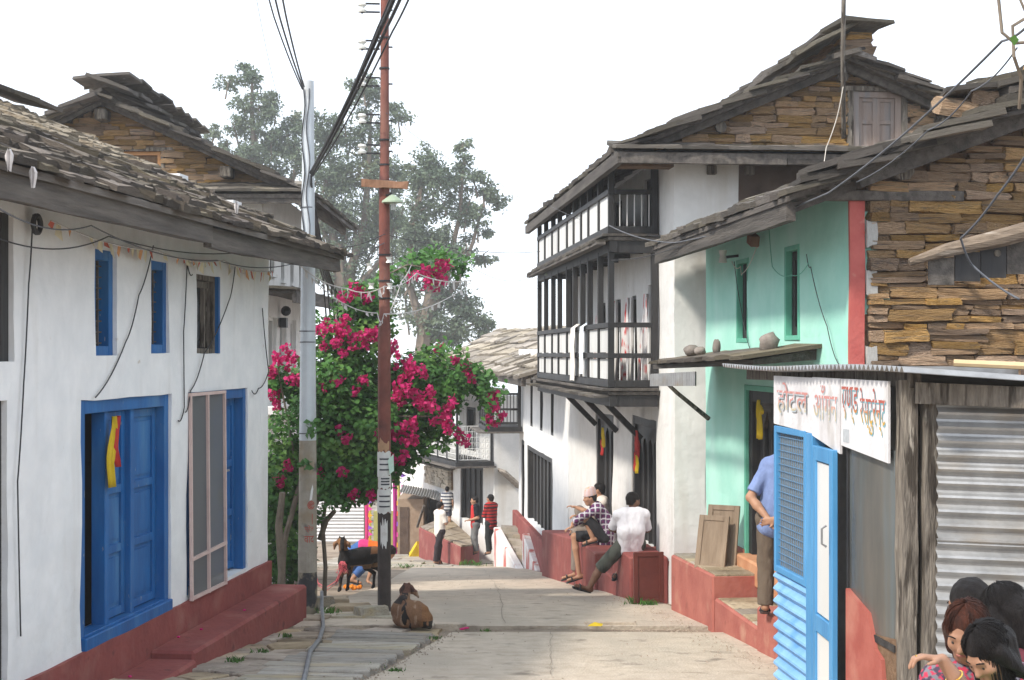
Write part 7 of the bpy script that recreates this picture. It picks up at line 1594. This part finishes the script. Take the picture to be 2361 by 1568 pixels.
# --- someone stooping behind the goat
b = gp(842, 25.5, .03)
def stoop_c(co): return (.66, .13, .02) if co.x > .06 else ((.58, .05, .20) if co.x > -.10 else (.06, .14, .36))
person('person', 'stooping person in orange, pink and blue behind the standing goat', b, dict(hl=(-.22, .10, .50), hr=(-.22, -.08, .50), sl=(.22, .15, .60), sr=(.22, -.15, .60), neck=(.30, 0, .60), head=(.41, 0, .52), face=(.5, 0, -.85), up=(.8, 0, .5), mid=(-.02, 0, .64), er=(.15, -.2, .33), wr=(.06, -.24, .08), dr=(.7, -.3, -.3), el=(.28, .2, .34), wl=(.30, .2, .08), nl=(0, 0, -1), nr=(0, 0, -1), kr=(.04, -.14, .36), ar=(-.22, -.14, .08), tr=(-.06, -.16, .035), kl=(.05, .14, .36), al=(-.42, .14, .14), tl=(-.50, .16, .03)),
    vcol_mat('orange_pink_cloth', .9, .1), cloth('blue_trousers_b', (.05, .11, .28)), sleeve=.8, leglen=1.7, h=.014, vtop=stoop_c, fem=True)
# --- far walker in jeans
person('person', 'distant walker in blue jeans beside the tin fence end', gp(826, 61.0), stand(1.66, 180, 'down'), cloth('dark_jacket', (.03, .035, .05)), cloth('blue_jeans', (.10, .20, .36)), sleeve=1.9, leglen=1.95, h=.02)
# ------------------------------------------------------------------ goats
M_coat = vcol_mat('goat_coat', .85, 1.0, 90, .25, .45, bst=(1, 1, .3))
def ear(a, b, c, w): return [('c', v3(*a), v3(*b), w * .7, w), ('c', v3(*b), v3(*c), w, w * .55)]
b = G(801, 22.2) + Vector((0, 0, .035))
GT = empty('goat', 'black goat with tan ears and legs standing by the rusty pole', 'goat', b)
pr = [('c', v3(-.01, 0, .47), v3(.20, .15, .48), .120, .135), ('c', v3(.20, .15, .48), v3(.37, .29, .50), .135, .115), ('e', v3(-.04, -.03, .42), (.095, .10, .12), None), ('c', v3(-.03, -.03, .52), v3(-.075, -.055, .69), .080, .052),
      ('c', v3(-.078, -.05, .735), v3(-.066, -.10, .70), .052, .044), ('c', v3(-.066, -.10, .70), v3(-.056, -.165, .625), .042, .026), ('c', v3(-.10, -.05, .775), v3(-.115, -.03, .80), .012, .008), ('c', v3(-.05, -.05, .775), v3(-.04, -.03, .80), .012, .008),
      ('c', v3(.40, .33, .54), v3(.45, .36, .58), .03, .015)]
pr += ear((-.125, -.05, .745), (-.175, -.06, .69), (-.185, -.06, .62), .026) + ear((-.035, -.05, .745), (.02, -.05, .69), (.045, -.05, .64), .026)
for (a, k, f) in (((-.06, -.05, .38), (-.085, -.055, .225), (-.105, -.06, .03)), ((.045, .03, .38), (.02, .02, .215), (0, .015, .03))): pr += [('c', v3(*a), v3(*k), .052, .030), ('c', v3(*k), v3(*f), .028, .020), ('c', v3(*f), v3(f[0] - .012, f[1] - .02, .012), .022, .020)]
for (hx_, hy_) in ((.31, .20), (.40, .36)): pr += [('c', v3(hx_, hy_, .46), v3(hx_ - .05, hy_ - .03, .32), .085, .050), ('c', v3(hx_ - .05, hy_ - .03, .32), v3(hx_ + .06, hy_ + .05, .22), .042, .026), ('c', v3(hx_ + .06, hy_ + .05, .22), v3(hx_ + .05, hy_ + .04, .03), .024, .018), ('c', v3(hx_ + .05, hy_ + .04, .03), v3(hx_ + .035, hy_ + .02, .012), .02, .019)]
o = sdf('body', pr, .008, M_coat, GT, .028)
cols = []
for v in o.data.vertices:
    c = v.co; n = noise.noise(c * 9) * .04; blk = (.014, .012, .012); brn = (.20, .095, .04); q = blk
    if c.x < -.14 or (c.z > .60 and c.x > 0 and c.z < .74 and c.y < 0): q = (.26, .14, .08)          # ears
    elif c.z > .6 and abs(c.x + .062) > .03 and c.y < -.07: q = brn
    elif .05 < c.z < .30 and c.x < .1 and n + c.z * .1 > .02: q = (.10, .055, .03) if c.z > .07 else blk
    elif c.z < .37 and c.z > .30 and c.x > .05: q = (.16, .09, .045)
    elif c.x > .33 and c.z > .52: q = (.16, .075, .035)
    cols.append(q)
set_col(o.data, cols)
m = MB(); m.ball((-.108, -.088, .725), .009).ball((-.033, -.088, .725), .009); m.build('eyes', M_eye, GT)
r_ = random.Random(4); m = MB()
for k in range(26): m.tube([(-.05 + r_.uniform(-.03, .03), -.145, .45), (-.05 + r_.uniform(-.07, .07), -.165 + r_.uniform(-.02, .02), .40), (-.05 + r_.uniform(-.11, .08), -.16, .30 + r_.uniform(-.04, .06))], .003, 4)
t = m.build('tassel', mat('pink_string', (.62, .10, .14), (.7, .18, .2), 8, .8, 0), None, loc=b); tag(t, 'pink string tassel hung round the standing goat neck', 'tassel')
rope = [b + Vector((-.06, -.15, .38)), b + Vector((-.15, -.14, .16)), b + Vector((-.30, -.12, .06)), b + Vector((-.42, -.05, .12)), b + Vector((-.50, 0, .38)), b + Vector((-.52, .05, .62))]
o = MB().tube(rope, .007, 5).tube([p + Vector((.01, .02, -.02 - .01 * i)) for i, p in enumerate(rope)], .005, 4).build('tether', MATS['pink_string'], None); tag(o, 'pink string tether from the standing goat to the stake', 'rope')

b = G(944, 16.15) + Vector((0, 0, .03))
GL = empty('goat', 'brown goat with black back stripe lying on the road edge, facing away', 'goat', b)
pr = [('c', v3(-.09, .22, .17), v3(.04, .05, .15), .150, .165), ('c', v3(.04, .05, .15), v3(.17, -.03, .11), .155, .11), ('c', v3(.10, .02, .27), v3(.17, -.03, .22), .05, .06), ('c', v3(-.05, .1, .30), v3(-.08, .2, .31), .05, .06), ('c', v3(-.09, .25, .27), v3(-.055, .33, .41), .075, .052), ('c', v3(-.05, .35, .42), v3(-.03, .38, .41), .058, .05), ('c', v3(-.03, .38, .41), v3(.0, .50, .35), .045, .028),
      ('c', v3(-.075, .34, .46), v3(-.085, .33, .485), .012, .008), ('c', v3(-.03, .34, .46), v3(-.025, .33, .49), .012, .008), ('c', v3(.20, -.02, .07), v3(.24, -.10, .035), .06, .035), ('c', v3(-.16, .2, .06), v3(-.20, .36, .03), .05, .03), ('c', v3(.17, -.07, .12), v3(.24, -.12, .05), .05, .02), ('c', v3(-.05, -.02, .07), v3(-.12, .1, .08), .07, .08)]
pr += ear((-.095, .35, .435), (-.115, .34, .40), (-.125, .34, .36), .022) + ear((.0, .36, .43), (.045, .34, .37), (.085, .33, .315), .024)
o = sdf('body', pr, .008, M_coat, GL, .035); cols = []
for v in o.data.vertices:
    c = v.co; n = noise.noise(Vector((c.x * 14, c.y * 14, c.z * 5))); q = (.20, .105, .055)
    sx = -.105 + .28 * max(0, .33 - c.z) - .05 * n
    if c.z > .38: q = (.11, .05, .035) if n > -.1 else (.05, .025, .02)
    elif c.y < .26 and abs(c.x - (sx + .02)) < .018 + .02 * n: q = (.018, .015, .014)
    elif c.z > .27 and c.x < -.03: q = (.03, .022, .02) if n > -.25 else (.18, .09, .05)
    elif c.x > .12 and c.z < .10 and n > -.25: q = (.03, .022, .018)
    elif c.x > .15: q = (.22, .105, .045)
    elif n > .35: q = (.29, .19, .125)
    cols.append(q)
set_col(o.data, cols); GL.scale = (.9, .9, .88)
o = MB().ball((0, 0, .45), (.05, .12, .30), 8, 8).build('goat', vcol_mat('dark_goat_coat', .85, .5), None, loc=G(737, 18.9)); set_col(o.data, [(.02, .015, .013)] * len(o.data.vertices)); bpy.data.objects.remove(o)

# ------------------------------------------------------------------ girls at the right front
def bench(x0, x1, y0, y1, z1, lab):
    zb = gz((y0 + y1) / 2) - .1; o = empty('stone_bench', lab, 'bench', ((x0 + x1) / 2, (y0 + y1) / 2, zb)); h_ = z1 - zb; w, d = (x1 - x0) / 2, (y1 - y0) / 2
    box_obj('slab', M_flaggrey, o, -w, w, -d, d, h_ - .06, h_, .01); box_obj('support', M_stone, o, -w * .9, -w * .5, -d * .8, d * .8, 0, h_ - .06, .02); box_obj('support', M_stone, o, w * .5, w * .9, -d * .8, d * .8, 0, h_ - .06, .02)
bench(1.78, 2.5, 5.45, 6.15, -1.79, 'low stone seat under the two front girls'); bench(1.9, 2.7, 6.2, 6.95, -1.805, 'stone seat under the two women at the tin wall')
M_skin2 = mat('warm_brown_skin', (.28, .145, .09), (.35, .19, .12), 9, .5, .06, 90, spec=.4)
pais = vcol_mat('paisley_print', .9, .1, 60)
def paisley(co):
    n = noise.noise(Vector((co.x * 75, co.y * 40, co.z * 75))); k = noise.noise(Vector((co.x * 46 + 5, co.y * 20, co.z * 46)))
    return (.42, .04, .08) if n > .18 else ((.16, .155, .18) if k > 0 else (.06, .045, .07))
b = Vector((1.93, 5.65, -1.785))
g1 = dict(hl=(.02, -.085, .08), hr=(.02, .085, .08), sl=(-.10, -.15, .475), sr=(-.10, .14, .48), neck=(-.13, -.01, .535), head=(-.165, -.03, .675), face=(-.62, -.38, -.62), up=(-.55, -.25, .75), mid=(.0, 0, .28), el=(-.235, -.17, .475), wl=(-.385, -.20, .685), dl=(-.97, 0, .16), nl=(-.15, -.1, -1), er=(-.26, .14, .34), wr=(-.40, .05, .42), nr=(0, 0, -1), kl=(-.36, -.12, .13), al=(-.34, -.12, -.22), tl=(-.48, -.13, -.25), kr=(-.36, .1, .13), ar=(-.34, .1, -.22), tr=(-.48, .11, -.25), hairend=(-.03, .04, .26))
gf = person('person', 'girl in green top with long black hair, reaching out her hand', b, g1, cloth('leaf_green_cotton', (.07, .26, .05), (.10, .33, .07)), cloth('dark_blue_skirt', (.04, .05, .12)), 'long', M_skin2, .0058, .90, True, sleeve=.75, leglen=1.8, curlL=.75, botname='skirt')
w_ = v3(*g1['wl']); 
hd = unit(v3(*g1['dl'])); hn_ = v3(*g1['nl']); hn_ = unit(hn_ - hd * hn_.dot(hd)); hs_ = np.cross(hd, hn_); fd = hd * math.cos(.45) + hn_ * math.sin(.45); fc = w_ + hd * .082 * .9 + hs_ * -.5 * .0175 * .9 + fd * .018; fu = np.cross(fd, hs_)
MB().tube([fc + hs_ * .0095 * math.cos(a) + fu * .0095 * math.sin(a) for a in np.linspace(0, 6.3, 12)], .002, 5).build('ring', mat('gold', (.8, .5, .1), None, 5, .3, 0, metal=.9), gf)
e_ = lerp(v3(*g1['el']), w_, .70); dd = unit(w_ - v3(*g1['el'])); s1 = unit(np.cross(dd, v3(0, 1, 0))); s2_ = np.cross(dd, s1)
MB().tube([e_ + s1 * .034 * math.cos(a) + s2_ * .034 * math.sin(a) for a in np.linspace(0, 6.3, 16)], .003, 5).build('bangle', MATS['gold'], gf)
b = Vector((1.835, 6.0, -1.775))
person('person', 'girl with reddish fringe and paisley shirt looking down', b, dict(hl=(.09, .02, .08), hr=(-.08, .02, .08), sl=(.16, -.05, .49), sr=(-.17, -.08, .50), neck=(-.02, -.08, .55), head=(-.075, -.13, .695), face=(-.50, -.70, -.42), up=(-.2, -.35, .9), mid=(0, .0, .28), el=(.2, -.16, .25), wl=(.05, -.32, .22), er=(-.24, -.12, .26), wr=(-.12, -.34, .22), nl=(0, 0, -1), nr=(0, 0, -1), kl=(.12, -.36, .10), al=(.12, -.34, -.24), tl=(.13, -.46, -.27), kr=(-.12, -.36, .10), ar=(-.12, -.34, -.24), tr=(-.13, -.46, -.27), hairend=(.08, .04, .36)),
    pais, cloth('red_trousers', (.42, .03, .04)), 'long', M_skin2, .0062, .94, True, sleeve=.85, leglen=1.9, vtop=paisley, hair_cut=mat('reddish_black_hair', (.02, .010, .008), (.09, .028, .016), 14, .5, .6, 90, stretch=(4, 4, .6), spec=.18))
b = Vector((2.14, 6.38, -1.80))
person('person', 'woman with glossy black hair seated behind the paisley-shirted girl', b, dict(hl=(.0, -.085, .08), hr=(.0, .085, .08), sl=(-.06, -.16, .50), sr=(-.06, .16, .50), neck=(-.07, 0, .56), head=(-.075, -.02, .70), face=(-.55, .7, -.45), up=(-.3, .3, .9), el=(-.15, -.22, .27), wl=(-.34, -.12, .2), er=(-.15, .22, .27), wr=(-.34, .12, .2), nl=(0, 0, -1), nr=(0, 0, -1), kl=(-.4, -.1, .1), al=(-.38, -.1, -.28), tl=(-.5, -.1, -.32), kr=(-.4, .1, .1), ar=(-.38, .1, -.28), tr=(-.5, .1, -.32), hairend=(.10, -.06, .26)),
    cloth('maroon_blouse', (.10, .02, .03)), cloth('dark_red_sari', (.2, .03, .05)), 'long', M_skin2, .0075, 1.02, True, sleeve=.8, leglen=1.9)
b = Vector((2.24, 6.72, -1.81))
person('person', 'short-haired person at the back of the girls, facing the tin wall', b, dict(hl=(.0, -.085, .08), hr=(.0, .085, .08), sl=(-.10, -.16, .48), sr=(-.10, .16, .48), neck=(-.15, 0, .55), head=(-.215, .0, .69), face=(-.45, .85, -.25), el=(-.15, -.22, .27), wl=(-.34, -.12, .2), er=(-.15, .22, .27), wr=(-.34, .12, .2), nl=(0, 0, -1), nr=(0, 0, -1), kl=(-.4, -.1, .1), al=(-.38, -.1, -.28), tl=(-.5, -.1, -.32), kr=(-.4, .1, .1), ar=(-.38, .1, -.28), tr=(-.5, .1, -.32)),
    cloth('navy_shirt', (.02, .03, .07)), cloth('grey_trousers_b', (.1, .1, .1)), 'short', M_skin2, .0075, 1.0, sleeve=.8, leglen=1.9)

# ------------------------------------------------------------------ small things
M_yel = mat('yellow_cloth', (.62, .42, .01), (.72, .52, .03), 6, .8, .2, trans=.15); M_redc = mat('red_cloth', (.50, .03, .03), (.60, .06, .05), 6, .8, .2, trans=.15)
def cloths(fr, x, y, z, label, parts, s=1.0):
    t = empty('door_cloth', label, 'cloth', fr(x, y, z), fr.ang, 'votive cloths on the doors')
    for i, (mt, dx, dz, w, ln, sd) in enumerate(parts):
        n = 7; ribbon([(dx + .03 * math.sin(k * .8 + sd), -.01 - .008 * i, dz - ln * k / n) for k in range(n + 1)], [w * (.35 + .65 * min(1, k / 3)) for k in range(n + 1)], .018, seed=sd).build('strip', mt, t, smooth=True)
cloths(LF, .62, .0, -.52, 'yellow and red cloth knotted on the blue door', ((M_yel, 0, 0, .13, .58, 1), (M_redc, .07, .0, .08, .42, 2)))
cloths(GFr, -2.95, -.04, -.50, 'yellow cloth knot on the green house door', ((M_yel, 0, .0, .16, .42, 3), (M_yel, .10, -.05, .08, .10, 4)))
cloths(RFr, -2.35, -.06, -1.12, 'red and yellow votive cloth on the big carved door', ((M_redc, 0, 0, .26, .40, 5), (M_yel, .05, -.34, .12, .26, 6), (M_redc, -.06, -.30, .10, .28, 7), (M_redc, .10, .02, .2, .3, 8)))
cloths(RFr, -5.5, -.06, -1.22, 'yellow and red votive cloth on the farther carved door', ((M_yel, 0, 0, .24, .32, 9), (M_redc, -.08, -.2, .14, .26, 10)))
# framed boards leaning at the green door, brown panel by the ledge
def leaning(name, label, loc, rz, tilt, w, h_, mf, mp, grp=None):
    t = empty(name, label, 'board', loc, 0, grp); t.rotation_euler = (tilt, 0, rz)
    m = MB(); s_ = .06; m.box(-w/2, -w/2 + s_, 0, .03, 0, h_).box(w/2 - s_, w/2, 0, .03, 0, h_).box(-w/2 + s_, w/2 - s_, .002, .028, 0, s_).box(-w/2 + s_, w/2 - s_, .002, .028, h_ - s_, h_); m.build('frame', mf, t, bevel=.004)
    box_obj('panel', mp, t, -w/2 + s_ - .005, w/2 - s_ + .005, .012, .02, s_ - .005, h_ - s_ + .005); return t
M_boardw = mat('grey_brown_board', (.22, .16, .11), (.33, .25, .18), 4, .8, .4, 24, stretch=(3, 3, .5))
c0 = GFr(-3.62, -.44, -2.40); leaning('framed_board', 'framed wooden board leaning by the green door, front one', c0, GFr.ang + .95, -.26, .36, .60, M_boardw, M_boardw, 'boards leaning by the green door')
c1 = GFr(-3.72, -.30, -2.40); leaning('framed_board', 'framed wooden board behind the front one by the green door', c1, GFr.ang + .95, -.20, .38, .70, M_boardw, M_boardw, 'boards leaning by the green door')
M_maroon = mat('maroon_varnish', (.085, .018, .014), (.13, .03, .022), 4, .35, .15, 20, spec=.5, c3=(.20, .09, .05), s3=3, f3=(.6, .72))
c2 = Vector((P(1497, 0, 19.15).x, 19.15, gz(19.15) + .04)); leaning('cupboard_door', 'dark maroon panelled cupboard door leaning between the platforms', c2, .12, -.06, .39, .64, M_maroon, M_maroon)
m = MB()
M_pet = mat('fallen_magenta_petal', (.45, .01, .12), None, 5, .7, 0)
for i, (x, d, up, lab) in enumerate(((1070, 15.9, .05, None), (1065, 15.85, .05, None), (1076, 15.95, .05, None))): m.ball(G(x, d) + Vector((0, 0, up)), (.03, .02, .012), 6, 4)
tag(m.build('petal_heap', M_pet, None), 'small heap of fallen magenta petals on the road joint', 'petals')
for i, (x, z, y) in enumerate(((2.3, -2.58, -.2), (3.4, -2.585, -.28), (1.9, -2.58, -.12), (.5, -2.64, -.2))):
    o = MB().ball(LF(x, y, z + .012), (.018, .016, .01), 6, 4).build('petal', M_pet, None); tag(o, ('fallen petal mid-way along the red step', 'fallen petal nearest the grey pole on the red step', 'fallen petal on the red step just past its joint', 'fallen petal on the red step before the wide blue door')[i], 'petal', 'petals on the red step')
M_or = mat('orange_marigold', (.62, .16, .01), (.72, .26, .02), 12, .8, .4)
r_ = random.Random(8)
for (x, d, n, lab) in ((812, 22.9, 22, 'orange marigold garland on the ground behind the standing goat'), (748, 19.2, 10, 'orange marigold scrap beside the grey pole foot')):
    m = MB()
    for k in range(n): p = G(x, d); m.ball((p.x + r_.uniform(-.13, .13), d + r_.uniform(-.1, .1), p.z + .05 + r_.uniform(0, .03)), .028, 6, 5)
    tag(m.build('garland', M_or, None), lab, 'garland')
p = G(1372, 16.1); o = MB().add([(p.x - .08, p.y, p.z + .05), (p.x + .07, p.y - .02, p.z + .055), (p.x + .09, p.y + .06, p.z + .065), (p.x - .05, p.y + .07, p.z + .06), (p.x, p.y + .03, p.z + .09)], [(0, 1, 4), (1, 2, 4), (2, 3, 4), (3, 0, 4)]).build('wrapper', M_yel, None); tag(o, 'crumpled yellow wrapper on the road', 'litter')
p = G(962, 45.6); o = mesh_obj('yellow_bag', _STV[5].copy(), M_yel, None, p + Vector((.05, 0, .2)), (.3, .5, .2), (.4, .3, .45)); tag(o, 'yellow plastic bag beside the mud hut', 'bag')
for (x, d, lab) in ((735, 18.8, 'low stone behind the grey pole foot'), (858, 17.4, 'stone wedged at the rusty pole foot')):
    o = mesh_obj('loose_stone', _STV[2].copy(), M_flaggrey, None, G(x, d) + Vector((0, 0, .06)), (0, 0, .5), (.35, .25, .18)); tag(o, lab, 'stone')
# fittings under the green house eave
def wire_bits():
    for i, pts in enumerate(([(-3.95, -.10, 1.05), (-3.7, -.06, .98), (-3.4, -.12, .88), (-3.0, -.06, 1.15), (-2.9, -.05, 1.25)], [(-4.0, -.06, 1.05), (-3.75, -.04, .5), (-3.4, -.03, .05)], [(-2.55, -.05, 1.4), (-2.4, -.05, .9), (-1.7, -.05, .78), (-1.1, -.05, .86)], [(-1.2, -.04, .95), (-1.0, -.06, .82), (-.55, -.04, .25), (-.2, -.04, -.1)])):
        cable([GFr(*p) for p in pts], .007, ('tan wire looping under the green eave', 'dark wire hanging past the farther green window', 'green wire looping beside the nearer green window', 'thin dark wire running down to the red corner strip')[i], (M_cablew, M_cable, M_greentrim, M_cable)[i], .05, 7)
wire_bits()
o = empty('insulator_bracket', 'iron bracket with ceramic insulator under the green eave', 'insulator', GFr(-4.05, -.12, 1.12), GFr.ang); MB().beam((0, .12, 0), (0, -.05, -.02), .03, .03).build('bracket', M_iron, o); lathe(o, 'insulator', M_ceram, [(0, -.06, -.08, .05), (0, -.06, 0, .035), (0, -.06, .06, .05)], 12)
o = box_obj('junction_box', M_woodbrown, None, -.09, .09, -.08, .02, -.06, .06, .01); o.matrix_world = GFr.m @ Matrix.Translation((-2.95, -.08, 1.22)) @ Matrix.Rotation(.3, 4, 'Y'); tag(o, 'brown junction box hanging under the green eave', 'junction box')
# ------------------------------------------------------------------ thin smoky air
hz = MB().box(-122, 122, -32, 202, -40, 17).build('haze', None, None); tag(hz, kind='stuff')
hm = bpy.data.materials.new('pale_haze'); hm.use_nodes = True; hn = hm.node_tree; hn.nodes.clear()
ho = hn.nodes.new('ShaderNodeOutputMaterial'); hv = hn.nodes.new('ShaderNodeVolumePrincipled')
hv.inputs['Color'].default_value = (.93, .965, 1.0, 1); hv.inputs['Density'].default_value = HAZE; hv.inputs['Anisotropy'].default_value = 0.2
hn.links.new(hv.outputs[0], ho.inputs['Volume']); hz.data.materials.append(hm)
